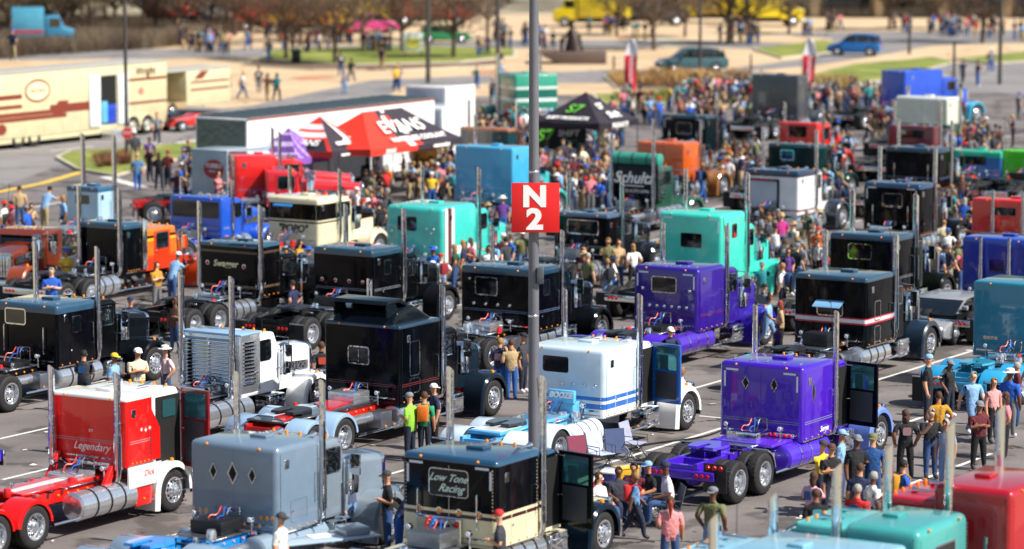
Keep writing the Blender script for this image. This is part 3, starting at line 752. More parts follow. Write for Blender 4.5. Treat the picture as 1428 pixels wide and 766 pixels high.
# ---- front row
def red_ex(root, d):
    W = d['W']
    rd, wh = paint('d8130f'), paint('ecebe6')
    for s in (-1, 1):                                             # slanted struts from sleeper to frame
        link('frame_strut', prism([(-.02, 1.55), (-.12, 1.55), (-.55, .95), (-.3, .95)], s * .85 - .06, s * .85 + .06, .01, 1), root, rd)
        link('lower_side_panel', prism([(.0, .8), (0, 1.3), (1.25, 1.3), (1.15, .95), (1.0, .8)], s * 1.17 - .03, s * 1.17 + .03, .02, 2), root, wh)
    link('chassis_cover', prism([(-2.9, -.42), (-2.9, .42), (.0, .55), (0, -.55)], 1.02, 1.1, .02, 1, axis='z'), root, rd)
    link('cover_stripe', prism([(-2.8, -.1), (-2.8, .12), (-.3, .16), (-.3, -.12)], 1.1, 1.108, 0, 1, axis='z'), root, wh)
    link('tank_step', rbox(.3, .95, -1.16, -.65, .32, .9, .06), root, rd)
    for s in (-1, 1): link('red_side_panel', prism([(.9, 1.32), (1.42, 1.32), (1.42, 2.05), (.9, 2.9)], s * 1.0 - .02, s * 1.0 + .02, .004, 1), root, rd)
    link('rear_bulkhead', rbox(-.03, .02, -.95, .95, 1.25, 1.38, .01), root, CHROME)
    text('lettering', 'Legendary', .26, d['sl'], (-.012, -.1, 1.72), BACK_ROT, WHITEP, .4)
    text('lettering', 'DT', .1, d['sl'], (-.012, -.1, 2.1), BACK_ROT, WHITEP, .0)
    text('lettering', 'Dick', .2, root, (.75, -1.205, 1.1), SIDE_ROT, mat('red_ink', 'd02030', .5), .3)
    text('lettering', 'TRUCKING', .1, root, (1.5, -1.205, 1.0), SIDE_ROT, mat('black_ink', '16161a', .5), .2)
truck('red and white semi tractor at the lower left with chrome fuel tank', (176, 556), H=2.95, W=2.3, SL=1.0, CL=1.45, HL=.0, fx=-.75, cabH=2.93, bands=(2.86,),
      bcol=('e41410', 'ecebe6'), cab='ecebe6', fend='ecebe6', hood='ecebe6', frame='c81410', rfend='d8130f', tank=(-1.7, .3, None), stack=(3.5, .1, -.12, .98),
      extras=many(red_ex, side_text("* + *", .2, .7, 2.1, WHITEP)), door=True, doorc='7c0c16', sidew=False, sdoor=False, WB=(3.4, 4.72), zb=1.3, flaps=True, bev=.07)
truck('grey blue sleeper semi truck with three diamond windows and bright blue chassis', (386, 626), H=2.85, W=2.35, SL=1.6, HL=2.2,
      bcol=('6c7f92',), cab='75838f', frame='1585d8', rfend='7f93a6', tank=(-.5, 1.9, '8092a2'), stack=(4.05, .085),
      lights=(('d', .52, 2.2, .2, 'c'), ('d', 0., 2.2, .26, 'c'), ('d', -.52, 2.2, .2, 'c')) + row(3, 1.05, .72, 1.3, .09, 'a', 'd') + row(3, -.75, -1.05, 1.3, .09, 'a', 'd') + row(5, .1, -.7, 1.12, .035, 'a'),
      sidew=False, fifth='1585d8', extras=lightbar(.98, 6), bev=.13, WB=(2.3, 3.62))
def low_ex(root, d):
    sl = d['sl']
    link('sign_board', rpane(.92, .52, .01, .06), sl, mat('sign_black', '08090c', .3), loc=(-.002, .0, 2.28))
    link('window_frame', ring_mesh(1.0, .6, .022, .02, .09), sl, CHROME, loc=(-.001, 0, 2.28))
    text('lettering', 'Low Tone', .23, sl, (-.022, .02, 2.38), BACK_ROT, mat('mint_ink', 'e2f4e6', .4), .6, bold=.002)
    text('lettering', 'Racing', .24, sl, (-.022, -.05, 2.16), BACK_ROT, mat('mint_ink'), .6, bold=.002)
    pn = link('utility_panel', rbox(-.12, -.01, -.35, .75, .98, 1.52, .03), root, paint('aaa692'))
    link('panel_screen', rbox(-.135, -.12, -.1, .2, 1.1, 1.42, .01), pn, DARK)
    link('top_rail', tube([(-.16, -.4, 1.56), (-.16, .75, 1.56)], .03, 8), pn, CHROME)
    for k in range(3): link('gauge', disc(.07, .02, 'x', 14, .01), pn, CHROME if k else RED_L, loc=(-.12, -.27, 1.42 - .16 * k), rot=(0, 0, pi))
    for nm, cc, y in (('red_hose', 'c8242c', .34), ('blue_hose', '1a78c8', .2)):
        def coil(y=y):
            bm = bmesh.new(); P = []
            for i in range(90):
                t = i / 89; P.append((-.22 - .35 * t + .05 * cos(i * 1.4), y + .12 * t + .05 * sin(i * 1.4), 1.55 - .62 * t))
            bm_tube(bm, P, .014, 5); return finish(bm, 'coil', True)
        link('coiled_hose', coil(), root, mat(nm, cc, .4))
    link('catwalk', rbox(-1.6, -.1, -1.0, 1.0, .86, .93, .02), root, mat('pale_step', 'c8c4b0', .5, .3))
truck('black over cream sleeper semi truck with lettered sign in the rear window', (693, 644), H=2.85, W=2.4, SL=1.75, HL=2.1, bands=(1.55, 1.63, 1.7, 2.72),
      bcol=('ddd2ae', '3a1416', 'ddd2ae', '08090e', '1e4664'), cabbands=((1.55, 1.6, 1.7, 2.6), ('ddd2ae', '3a1416', 'ddd2ae', '08090e', '1e4664')),  # blue top band paints the sky's sheen onto the black roof
      cab='0a0a0d', fend='10202e', door=True, doorc='0e1114', stack=(4.35, .1), tape=True, handles=True, lights=row(4, .75, -.75, 1.66, .06, 'a'),
      tank=(.2, 2.0, None), extras=low_ex, sidew=False, roofl=0, bev=.12)
# ---- second row
def big_ex(root, d):
    sl = d['sl']; b = paint('10161c')
    link('roof_cap', prism([(-.02, 3.02), (.25, 3.42), (1.0, 3.55), (2.0, 3.05)], -1.0, 1.0, .08, 3), sl, b)
    link('roof_spoiler', prism([(-.1, 3.62), (-.02, 3.72), (.6, 3.75), (.95, 3.52), (.9, 3.48), (.5, 3.64)], -.88, .88, .02, 2), sl, b)
    for s in (-1, 1): link('spoiler_leg', prism([(-.06, 3.25), (-.1, 3.66), (.3, 3.7), (.5, 3.4)], s * .84 - .03, s * .84 + .03, .01, 1), sl, b)
    for zz, hh in ((2.15, .95), (1.42, .42)): link('door_frame', ring_mesh(.5, hh, .03, .014, .09), sl, CHROME, loc=(.72, -d['W'] / 2, zz), rot=(0, 0, pi / 2))
    link('window_bar', rbox(-.02, 0, -.012 + .1, .012 + .1, 2.05, 2.4, 0), sl, CHROME)
    dk = link('chassis_cover', prism([(-4.4, -.6), (-4.4, .6), (-.1, .6), (-.1, -.6)], 1.04, 1.1, .02, 1, axis='z'), root, paint('3a4048'))
    for a_, b_ in ((-4.3, -3.3), (-2.3, -.7)): link('red_cover', prism([(a_, -.5), (a_ + .7, .45), (b_, .3), (b_ + .1, -.2)], 1.1, 1.13, 0, 1, axis='z'), root, paint('d81c10'))
    for a_ in (-3.9, -2.5): link('pale_cover', rbox(a_, a_ + .55, .1, .58, 1.1, 1.14, .01), root, paint('a8bcd0'))
truck('tall black high roof sleeper semi truck with roof spoiler and red chassis covers', (557, 455), H=3.1, W=2.42, SL=2.0, HL=1.8, bcol=('05070c', '1a3448'), bands=(3.0,), cab='0a0c12', fend='16222e', hood='12202c',  # steel blue roof band is sky reflection put into the paint
      window=(.1, 2.22, .62, .42), extras=many(big_ex, lightbar(1.05, 8, -.3, .5)), sidew=False, sdoor=False, stack=(3.9, .1), cabH=2.7, rfend='93b0cc', WB=(2.6, 3.92), visor=True, bev=.06, frame='c01810', flaps=False)
def wb_ex(root, d):
    sl = d['sl']
    rk = link('hose_bracket', rbox(-.5, -.35, -.55, .25, 1.35, 1.7, .04), root, paint('5fb4e6'))
    link('bracket_leg', rbox(-.45, -.1, -.5, .2, .95, 1.4, .03), root, paint('5fb4e6'))
    text('lettering', 'BOOZE', .2, rk, (-.51, -.15, 1.56), BACK_ROT, WHITEP, .2, bold=.01)
    link('chassis_cover', rbox(-4.0, -.5, -.5, .5, 1.02, 1.12, .03), root, paint('59aee0'))
    link('cover_stripe', rbox(-3.9, -2.9, -.45, .45, 1.12, 1.128, 0), root, paint('eef0f0'))
truck('white and pale blue sleeper semi truck with its blue door open', (843, 489), H=2.75, W=2.35, SL=1.75, HL=2.1, bands=(1.18, 1.32, 1.4, 1.5),
      bcol=('e4e8ea', '2f6fc4', 'e4e8ea', '2f6fc4', 'ccdfec'), cab='eef0f0', cabbands=((1.3,), ('e4e8ea', 'e4e8ea')), fend='f0f0ee', hood='f0f0ee', rfend='cfe0ee', frame='59b4ea',  # pale blue upper band puts bluish shade on white into the paint
      door=2, doorc='1560b8', window=(.3, 2.28, .78, .42), lights=row(2, .95, .7, 1.78, .055, 'c') + row(4, .1, -.9, 1.78, .055, 'c'), wfr=False,
      tank=(-1.5, -.1, 'e0e4e6'), stack=(3.95, .1), extras=wb_ex, sidew=False, fifth='2a3038', bev=.13, WB=(2.3, 3.62))
def pur_ex(root, d):
    link('catwalk', rbox(-1.2, -.05, -.95, .5, .98, 1.06, .02), root, paint('5a28c8'))
    text('lettering', 'Sonya', .2, d['sl'], (1.2, -d['W'] / 2 - .006, 1.15), SIDE_ROT, WHITEP, .4)
    link('side_window', diamond_mesh(.16, .5, .012), d['sl'], DARK, loc=(.6, -d['W'] / 2 - .004, 2.15), rot=(0, 0, pi / 2))
    link('diamond_frame', diamond_mesh(.22, .6, .008), d['sl'], CHROME, loc=(.6, -d['W'] / 2 - .003, 2.15), rot=(0, 0, pi / 2))
    lb = link('flap_light_panel', rbox(-4.14, -4.08, -1.25, -.62, .35, 1.05, .02), root, BLACK)
    for k in range(3): link('lens', disc(.06, .03, 'x', 12, .02), lb, RED_L, loc=(-4.14, -1.1 + .17 * k, .95), rot=(0, 0, pi))
truck('bright violet sleeper semi truck with diamond windows and bare rear tyres', (1120, 513), H=2.85, W=2.35, SL=1.75, HL=2.1, bcol=('4006b0',), cab='440ab0', fend='6c8cd8', frame='4a1cc0', fifth='4a22c8',
      lights=(('d', .42, 2.35, .19, 'c'), ('d', -.38, 2.35, .19, 'c')), tape=True, door=2, doorc='0c0c14', tank=(-.7, 1.5, '4a22c8'), stack=(4.0, .085), extras=many(pur_ex, lightbar(1.12, 8, -.9, .1)), sidew=False, sdoor=False, roofl=5, bev=.12, flaps=False)
def louv_ex(root, d):
    rk = link('louvered_rack', rbox(-.12, -.06, -.98, .98, 1.05, 2.62, .02), root, ALU)
    for k in range(13):
        link('louver', prism([(-.16, 0), (-.12, .0), (-.12, .075), (-.2, .02)], -.82, .05, 0, 1), rk, CHROME, loc=(0, 0, 1.25 + .1 * k))
        link('louver', prism([(-.16, 0), (-.12, .0), (-.12, .075), (-.2, .02)], -.9, -.1, 0, 1), rk, CHROME, loc=(0, 1.0, 1.25 + .1 * k))
        if k < 12: link('side_louver', prism([(0, 0), (.5, .0), (.5, .04), (0, .05)], -1.04, -.98, 0, 1), rk, CHROME, loc=(0, 0, 1.3 + .1 * k))
    link('rack_roof', rbox(-.1, .8, -1.0, 1.0, 2.62, 2.68, .02), rk, paint('8fb4d8'))
    link('rack_side', rbox(-.08, .78, -.99, -.96, 1.05, 2.62, .01), rk, ALU)
    link('rack_side', rbox(-.08, .78, .96, .99, 1.05, 2.62, .01), rk, ALU)
truck('white day cab semi truck with polished louvered headache rack', (336, 466), H=2.7, W=2.0, SL=.0, CL=1.75, HL=2.1, anchor=(-.1, -1.0, 2.7), cab='eef0f2', fend='f4f4f4', frame='22252a', tank=(-1.9, .2, None), stack=(4.2, .1, -.3, .85),
      extras=louv_ex, WB=(2.9, 4.22), flaps=False, visor=False)
truck('black sleeper semi truck at the left edge with framed rear window', (79, 427), H=2.75, W=2.35, SL=1.75, HL=2.0, bcol=('06080e', '2a4c66'), bands=(2.5,), cab='07090b', hood='0c1016', window=(.35, 2.35, .7, .4), handles=True, stack=(4.2, .095), roofl=5, frame='0c0d10')  # roof band painted blue for the sky mirrored in black paint
def stripe_ex(root, d):
    link('window_visor', prism([(-.3, 2.12), (-.28, 2.16), (0, 2.3), (0, 2.26)], -.45, .45, 0, 1), d['sl'], paint('7fb0d8'))
    for zz, hh in ((2.0, .6), (1.3, .5)): link('door_frame', ring_mesh(.42, hh, .03, .014, .09), d['sl'], CHROME, loc=(.75, -d['W'] / 2, zz), rot=(0, 0, pi / 2))
truck('black sleeper semi truck with white and red waist stripe', (1209, 388), H=3.05, W=2.4, SL=1.9, HL=2.0, bands=(1.62, 1.67, 1.78, 1.82, 2.9), bcol=('0a1014', 'c02038', 'e0dde0', 'c02038', '06080c', '2a485c'), cab='0c1218', fend='1c2e40', hood='20303e', cabbands=((1.72,), ('0a1014', '0c1218')),  # topmost band colours the black roof with reflected sky
      extras=many(stripe_ex, lightbar(1.06, 5, -.5, .5, 'a')), window=(.0, 2.02, .8, .3), tank=(-.2, 1.7, None), stack=(4.1, .11), sidew=False, sdoor=False, bev=.1, frame='15181c')
# ---- third row
truck('dark purple sleeper semi truck with chrome framed rear window', (974, 376), H=2.9, W=2.3, SL=1.75, HL=2.0, bcol=('2c0c86',), cab='2c0c86', fend='3018a0', frame='3a1ca8', rfend='4a20b4', tank=(-1.2, 1.0, '4a22a8'),
      window=(.05, 2.35, .82, .44), lights=row(6, .55, -.75, 1.68, .06, 'c') + row(1, .8, .8, 2.2, .06, 'c') + row(1, -.85, -.85, 2.2, .06, 'c'), tape=True, roofl=7, stack=(4.0, .09), extras=lightbar(1.05, 8), sidew=False, bev=.13, flaps=False)
truck('black sleeper semi truck behind the numbered pole with rows of round lights', (742, 377), H=2.9, W=2.6, SL=1.7, HL=2.0, bcol=('05070c', '1e3c52'), bands=(2.68,), cab='0a0c10', fend='0c1014', window=(.35, 2.3, .75, .5), handles=False,  # black roof tinted blue to carry its sky sheen
      lights=row(4, .8, -.5, 1.75, .06, 'c') + row(5, .2, -.6, 1.3, .05, 'c') + row(3, .95, .95, 2.5, .05, 'c'), roofl=7, stack=(3.9, .09), frame='0e0f12')
truck('black glossy sleeper semi truck with low rounded roof and pink lower lights', (519, 350), H=2.8, W=2.35, SL=1.75, HL=1.9, bcol=('05060a', '1e4054'), bands=(2.58,), cab='07080b', fend='15181d', window=None, cabH=2.45, lights=row(4, .8, -.8, 1.75, .05, 'r'), roofl=7, stack=(3.95, .1), frame='0e0f12')  # second colour paints sky sheen along the roof
def swag_ex(root, d):
    text('lettering', 'Swagger', .3, d['sl'], (-.012, .1, 2.05), BACK_ROT, CREAMI, .2, bold=.006)
truck('black sleeper semi truck with brown pinstripe bands and script name', (357, 342), H=2.75, W=2.3, SL=1.4, HL=1.9, bands=(1.28, 1.36, 2.42, 2.5, 2.62), bcol=('08080a', '5a4a38', '08080a', '4a3a30', '08080a', '264c60'), cab='08090b', fend='0c0d10', lights=row(1, .85, .85, 2.05, .06, 'r') + row(1, -.65, -.65, 2.0, .06, 'r'),  # last band is painted sky sheen on the black roof
      tank=(-1.6, -.1, None), roofl=7, cabH=2.25, extras=swag_ex, stack=(4.0, .1, .12, 1.25), frame='101114', sidew=False)
def popo_ex(root, d):
    text('lettering', '"POPO"', .4, d['sl'], (-.012, -.0, 1.55), BACK_ROT, mat('black_ink'), .15, bold=.012)
    link('window_visor', prism([(-.12, 2.36), (-.12, 2.4), (0, 2.48), (0, 2.44)], .0, .85, 0, 1), d['sl'], paint('2a78b8'))
truck('cream and black sleeper semi truck lettered POPO on its back', (444, 277), H=2.75, W=2.35, SL=1.3, HL=2.1, bands=(1.78, 1.84, 1.9, 2.5), bcol=('ddd6b4', '2a0e10', 'ddd6b4', '0c0a0c', 'e6dcb8'), cabbands=((1.6, 1.7, 2.45), ('ddd6b4', '2a0e10', '0c0a0c', 'e6dcb8')), cab='0c0a0c', fend='e0d8b8', hood='ddd6b4',
      window=(.42, 2.2, .62, .44), extras=popo_ex, stack=(3.7, .085), bev=.12, wfr='2a1014', sidew=False)
truck('turquoise sleeper semi truck with white and maroon side stripe', (618, 290), H=3.0, W=2.5, SL=2.3, HL=1.9, bcol=('3cc4b8',), cab='3cc4b8', fend='2fae9c', window=(.3, 2.35, .82, .52), wfr=False,
      lights=row(5, .95, -.95, 1.55, .04, 'w') + row(2, .95, -.75, 2.05, .04, 'w') + row(2, -.55, -.85, 2.2, .04, 'w'), stack=(4.2, .09),
      extras=lambda root, d: [link('side_stripe', prism([(.12 + a, 1.0), (.3 + a, 1.0), (.3 + a, 2.9), (.2 + a, 2.98), (.12 + a, 2.9)], -d['W'] / 2 - .006 - .003 * i, -d['W'] / 2 + .01, 0, 1), d['sl'], paint(c)) for i, (a, c) in enumerate(((.0, 'ece6e2'), (.22, '7a1828'), (.44, 'ece6e2')))] + [link('lower_stripe', rbox(.6, 2.2, -d['W'] / 2 - .006, -d['W'] / 2, 1.25, 1.55, 0), d['sl'], paint('ece6e2'))], bev=.2, sidew=False, sdoor=False)
truck('aqua tall sleeper semi truck with small rear window and red plate on its side window', (1007, 300), H=3.25, W=2.5, SL=1.8, HL=1.9, bcol=('3fd2bc',), cab='3fd2bc', fend='38c8b4', window=(-.05, 2.3, .82, .5), tape=True, stack=(4.5, .09), bev=.16, handles=False, wfr=False,
      extras=lambda root, d: link('red_plate', rbox(.85, 1.0, -d['W'] / 2 - .012, -d['W'] / 2 - .004, 2.4, 2.55, 0), d['sl'], RED_L))  # small red plate over the lower part of the side window
truck('pale blue very tall square sleeper semi truck behind the numbered pole', (715, 207), H=3.3, W=2.9, SL=1.5, HL=1.8, bcol=('3ba4c4', '3ba4d2'), bands=(1.4,), cab='38b4b4', fend='3cb8b4', stack=(4.3, .09), bev=.08, sidew=False, roofl=0, lights=row(8, 1.1, -1.1, 1.35, .03, 'w'))
# ---- Schultz rack
def sch_ex(root, d):
    rk = link('headache_rack', rbox(-.14, -.04, -1.1, 1.1, 1.15, 2.75, .06), root, paint('0c1218'))
    text('lettering', 'Schultz', .66, rk, (-.15, .05, 2.2), BACK_ROT, WHITEP, .35, bold=.015)
    link('underline', rbox(-.146, -.14, -.45, .55, 1.86, 1.9, 0), rk, WHITEP)
    text('lettering', '814-592-0496', .2, rk, (-.15, -.15, 1.66), BACK_ROT, WHITEP, .0)
    r2 = link('tarp_roll', tube([(.1, -1.15, 2.98), (.1, -1.1, 2.98), (.1, 1.1, 2.98), (.1, 1.15, 2.98)], [.16, .27, .27, .16], 14), root, mat('green_tarp', '2f8a78', .6, bump=(6, .4, .05, 3)))
    for y in (-.6, .1, .75): link('tarp_strap', tube([(.1, y, 2.98), (.1, y + .05, 2.98)], .276, 14), r2, BLACK)
    for k in range(9): link('side_slat', rbox(-.1, .4, -1.16, -1.1, 1.35 + .15 * k, 1.42 + .15 * k, 0), rk, CHROME)
truck('dark green day cab semi truck with black rack lettered in white script', (917, 232), H=2.75, W=2.2, SL=0, CL=1.6, HL=2.1, anchor=(-.14, -1.1, 2.75), cab='1c4a3c', fend='1f5a48', stack=(4.0, .09, -.3, 1.0), extras=sch_ex, WB=(3.0, 4.3))
truck('black short sleeper semi truck with silver rear window and diamond lights', (848, 300), H=2.6, W=2.3, SL=.9, HL=2.0, bcol=('08090e', '3a5068'), bands=(2.46,), cab='12161c', fend='1c2026', window=(-.1, 2.1, 1.25, .46), lights=(('d', .35, 1.55, .09, 'c'), ('d', -.3, 1.55, .09, 'c')) + row(2, .7, -.65, 1.6, .05, 'r') + row(2, .35, -.3, 1.3, .05, 'r'), roofl=5, stack=(3.9, .1), tank=(-1.9, .3, None), sidew=False)  # grey blue roof band imitates sky reflection in colour
def frm_ex(root, d):
    sl = d['sl']
    link('rear_window_panel', rpane(1.3, 1.1, .01, .03), sl, paint('b8c4ce', .1), loc=(-.003, .35, 1.75))
    link('window_frame', ring_mesh(1.45, 1.3, .09, .05, .03), sl, paint('15141c'), loc=(-.002, .35, 1.75))
    for k in range(6): link('lens', disc(.035, .02, 'x', 8), sl, RED_L, loc=(-.055, .8 - .17 * k, 2.36), rot=(0, 0, pi))
truck('white sleeper semi truck with navy roof and black framed back', (1114, 240), H=2.75, W=2.5, SL=1.5, HL=1.9, bands=(1.1, 1.18, 1.26, 2.5, 2.56), bcol=('e6e4e4', '6a1420', 'e6e4e4', 'ecebee', '3c1018', '14304c'), cab='e6e4e4', cabbands=((1.2,), ('e6e4e4', '1c2a38')), fend='28303c', extras=frm_ex, stack=(4.3, .09), roofl=6, bev=.1, sidew=False)
truck('black sleeper semi truck with lighted grab handles and framed window right of centre', (1283, 258), H=2.95, W=2.4, SL=1.3, HL=1.8, bcol=('05070a', '1e3e60'), bands=(2.75,), cab='0a0c10', fend='101418', window=(-.05, 2.3, .8, .46), handles=True, tape=True, roofl=6, stack=(4.2, .1), sidew=False)  # blue roof colour stands for reflected sky on black
def green_ex(root, d):
    link('air_deflector', rbox(1.6, 2.1, -1.3, -1.22, 1.0, 2.4, .05), root, paint('0d1c18'))
truck('black sleeper semi truck with green reflections on its hood', (1247, 330), H=2.9, W=2.4, SL=1.6, HL=2.2, bcol=('06080c', '20405a'), bands=(2.7,), cab='080a0c', fend='0c120f', hood='0a100e', window=(.05, 2.32, .8, .46), stack=(4.1, .12), roofl=0, sidew=False, extras=green_ex)  # hood's green reflections and roof's sky sheen are put into the paint
truck('black sleeper semi truck with two thin handles near the far right crowd', (1310, 208), H=2.8, W=2.6, SL=1.2, HL=1.7, bcol=('08080c', '16344c'), bands=(2.6,), cab='0c0c10', fend='20242a', handles=True, stack=(3.9, .09), tape=False, sidew=False)  # roof band holds the blue sky reflection as paint
truck('orange sleeper semi truck with wood brown cab side', (955, 200), H=2.75, W=2.5, SL=1.4, CL=1.0, HL=1.6, bcol=('c85410',), cab='7a4a28', fend='8a5828', stack=(3.6, .07), bev=.14, sidew=False)
truck('dark teal sleeper semi truck beside the black canopy tent', (985, 162), H=2.85, W=2.5, SL=1.0, HL=1.6, bcol=('0c1c20', '10384a'), bands=(2.68,), cab='0f1a1e', fend='16242a', window=(.0, 2.2, .8, .5), tape=True, handles=True, stack=(3.9, .09), sidew=False)
truck('dark green sleeper semi truck with small framed window behind the white one', (1143, 203), H=2.7, W=2.6, SL=.8, HL=1.4, bcol=('0c2c2c', '18404a'), bands=(2.55,), cab='10282a', fend='16302f', window=(.3, 2.2, .6, .4), stack=None, sidew=False)
truck('red sleeper semi truck with dark window deep in the crowd', (1140, 172), H=2.75, W=2.1, SL=.5, CL=1.1, HL=2.2, bcol=('d01a18',), cab='d01a18', fend='d01a18', frame='c01414', window=(.0, 2.3, .95, .55), wfr=False, stack=(3.6, .08), sidew=False, lights=row(5, .6, -.6, 1.75, .04, 'w'))
truck('black sleeper semi truck with slanted orange and yellow striped cab on the left', (173, 313), H=2.7, W=2.0, SL=1.0, CL=2.2, HL=.9, cabH=2.4, bcol=('06080c', '24465e'), bands=(2.5,), cab='d85010', cabbands=((1.35, 1.45, 1.95, 2.05, 2.15), ('c83410', 'd84810', 'e46a14', 'f0b020', '2a1a10', 'e87014')), fend='c04010', hood='c83c10', slant=0.,  # sleeper's blue top band is sky sheen painted on black
      stack=(3.9, .1, -.12, .9), heading=58.2, sidew=False, sdoor=False, tank=(-2.3, -.5, None), visor=False, extras=lambda root, d: [link('chrome_post', rbox(1.0, 1.25, s * 1.0 - .06, s * 1.0 + .06, 1.0, 2.75, .03), root, CHROME) for s in (-1, 1)])
def blue_ex(root, d): link('rear_glass', rpane(2.2, .62, .01, .04), d['sl'], GLASS, loc=(-.003, 0, 2.02))
truck('royal blue long nosed truck with wide rear window and open crowd side', (309, 277), H=2.5, W=2.5, SL=.6, CL=1.2, HL=1.9, bcol=('1450c0',), cab='1450c0', fend='1450c0', frame='1450c0', stack=(3.1, .08), extras=blue_ex, roofl=6, bev=.08, sidew=False)
truck('pale blue boxy day cab with navy roof beside the grass island', (137, 262), H=2.7, W=1.6, SL=.9, CL=.0, HL=.0, bcol=('a8c8d8', '28587a'), bands=(2.5,), cab='90b8cc', fend='707880', window=(.0, 2.2, .7, .36), wfr=False, stack=(4.6, .11), sidew=False, sdoor=False, bev=.05)
truck('red long hood semi truck seen from its side near the striped tents', (327, 218), H=2.9, W=2.3, SL=1.8, CL=1.2, HL=2.2, heading=12, anchor=(0, -1.15, 2.9), bcol=('c81818', 'e01c1c'), bands=(2.0,), cab='d81818', fend='d01620', hood='d01620', frame='b01010', stack=(3.9, .09), sidew=False)
truck('crimson semi truck with white stripe on its hood behind the cream truck', (372, 236), H=2.5, W=2.2, SL=0, CL=1.5, HL=2.6, heading=8, anchor=(0, -.97, 2.5), cab='c81420', cabbands=((1.3, 1.5), ('c81420', 'e8e0e0', 'c81420')), fend='c81420', stack=None, visor=True)
# ---- far right and far back
truck('deep blue sleeper semi truck at the right edge behind the teal one', (1440, 336), H=3.0, W=2.5, SL=1.6, bcol=('122a90', '1438a4'), bands=(2.75,), cab='122a90', fend='122a90', window=(.0, 2.1, .5, .4), stack=(3.0, .08, -.16, .5), wfr=False)
truck('large teal sleeper semi truck at the right edge with teal chassis', (1478, 400), H=3.15, W=2.7, SL=1.8, bcol=('187a94',), cab='187a94', fend='1f8aa0', frame='2a90b8', rfend='2a98c8', stack=None, bev=.08, tank=(-1.2, .5, '3aa4d0'), fifth='2a90b0', lights=row(4, .95, .6, 1.5, .04, 'a'))
truck('bright red sleeper semi truck at the right edge', (1462, 282), H=2.7, W=3.1, SL=1.0, bcol=('d81c18',), cab='d81c18', fend='c01414', window=(.2, 2.25, .9, .3), stack=(3.0, .08, -.14, .6), wfr=False, sidew=False)
truck('lime green sleeper semi truck at the right edge', (1466, 212), H=2.3, W=2.4, SL=1.0, bcol=('4fd020',), cab='4fd020', fend='38b020', stack=None, sidew=False)
truck('seafoam and blue sleeper semi truck among the right hand crowd', (1397, 212), H=2.2, W=2.6, SL=.9, bcol=('2c6cb0', '2cb490'), bands=(1.9,), cab='2cb490', fend='2cb490', stack=None, window=(.0, 1.75, 1.1, .4), wfr=False, sidew=False)
truck('grey tall sleeper semi truck with three small diamonds near the flags', (1113, 106), H=3.4, W=2.9, SL=1.0, HL=1.5, bcol=('3a3f46',), cab='3a3f46', fend='3a3f46', stack=(3.6, .07), bev=.06, sidew=False, lights=row(3, .4, -.4, 2.5, .07, 'c', 'd'))
truck('teal green sleeper semi truck with white bands seen beyond the pole', (778, 103), H=3.3, W=2.6, SL=2.5, HL=1.5, heading=112, anchor=(0, -1.3, 3.3), bands=(1.75, 1.95, 2.45, 2.6), bcol=('1f7a64', 'd8e8e0', '1c6a5c', 'd8e8e0', '2c9a80'), cab='1f7a64', fend='1f7a64', stack=(4.3, .13), bev=.1, sidew=True, sdoor=False)
truck('cobalt blue high sleeper semi truck beyond the right hand crowd', (1262, 100), H=3.2, W=1.9, SL=3.2, HL=1.4, bcol=('0c48c0',), cab='0c48c0', fend='28a0c0', stack=None, bev=.08, heading=40, sidew=False, sdoor=False, lights=())
truck('white over green sleeper semi truck among the far right crowd', (1322, 137), H=3.0, W=3.0, SL=1.4, HL=1.6, bands=(1.6, 2.8), bcol=('1c5a50', 'dce0cc', 'e8e8e0'), cab='1c5a50', fend='d0d0c0', stack=(3.4, .12), sidew=False)
truck('maroon low roof semi truck in front of the white over green one', (1303, 177), H=2.5, W=2.5, SL=.6, HL=1.6, bcol=('5c1028',), cab='5c1028', fend='5c1028', window=(.0, 2.1, 1.4, .4), wfr=False, stack=(3.6, .1), sidew=False)
truck('brown roofed vintage truck with teal glass left of the pole', (709, 180), H=2.5, W=2.8, SL=.7, HL=1.4, bands=(2.35,), bcol=('0e3c44', 'a06038'), cab='8a5030', fend='8a5030', window=(.4, 2.0, 1.0, .5), wfr='a06038', stack=(3.7, .09), sidew=False)
# ---- trucks facing the other way at the lower right, and foreground pieces
truck('teal cab semi truck at the bottom right corner facing left', (1282, 742), H=2.85, W=2.3, SL=1.6, CL=1.35, HL=2.0, heading=148.2, anchor=(0, 1.15, 2.85), bcol=('3f9c98',), cab='4fb0ac', fend='4fb0ac', stack=(3.9, .12), bev=.18, window=(.0, 2.2, .9, .4), cabH=2.72, roofl=0)
truck('crimson sleeper semi truck at the bottom right corner facing left', (1412, 686), H=3.15, W=2.5, SL=1.7, CL=1.45, HL=1.8, heading=148.2, anchor=(0, 1.25, 3.15), bcol=('a80c1c',), cab='b01828', fend='b01828', stack=(4.3, .12, 1.35, 1.23), bev=.14, cabH=2.75, sidew=False,
      extras=lambda root, d: [link('side_door_frame', ring_mesh(.85, 1.6, .03, .014, .16), d['sl'], paint('c83040'), loc=(.75, 1.25, 2.0), rot=(0, 0, -pi / 2)), link('latch', rbox(.5, .58, 1.25, 1.28, 1.95, 2.2, .02), d['sl'], CHROME)])
truck('pale blue roofed semi truck at the bottom edge right of centre', (1188, 792), H=2.75, W=2.4, SL=2.7, CL=1.3, HL=1.6, heading=148.2, anchor=(0, 1.2, 2.75), bcol=('7fb4cc',), cab='88bcd0', fend='88bcd0', stack=(3.35, .12), bev=.12, cabH=2.6, sidew=False)
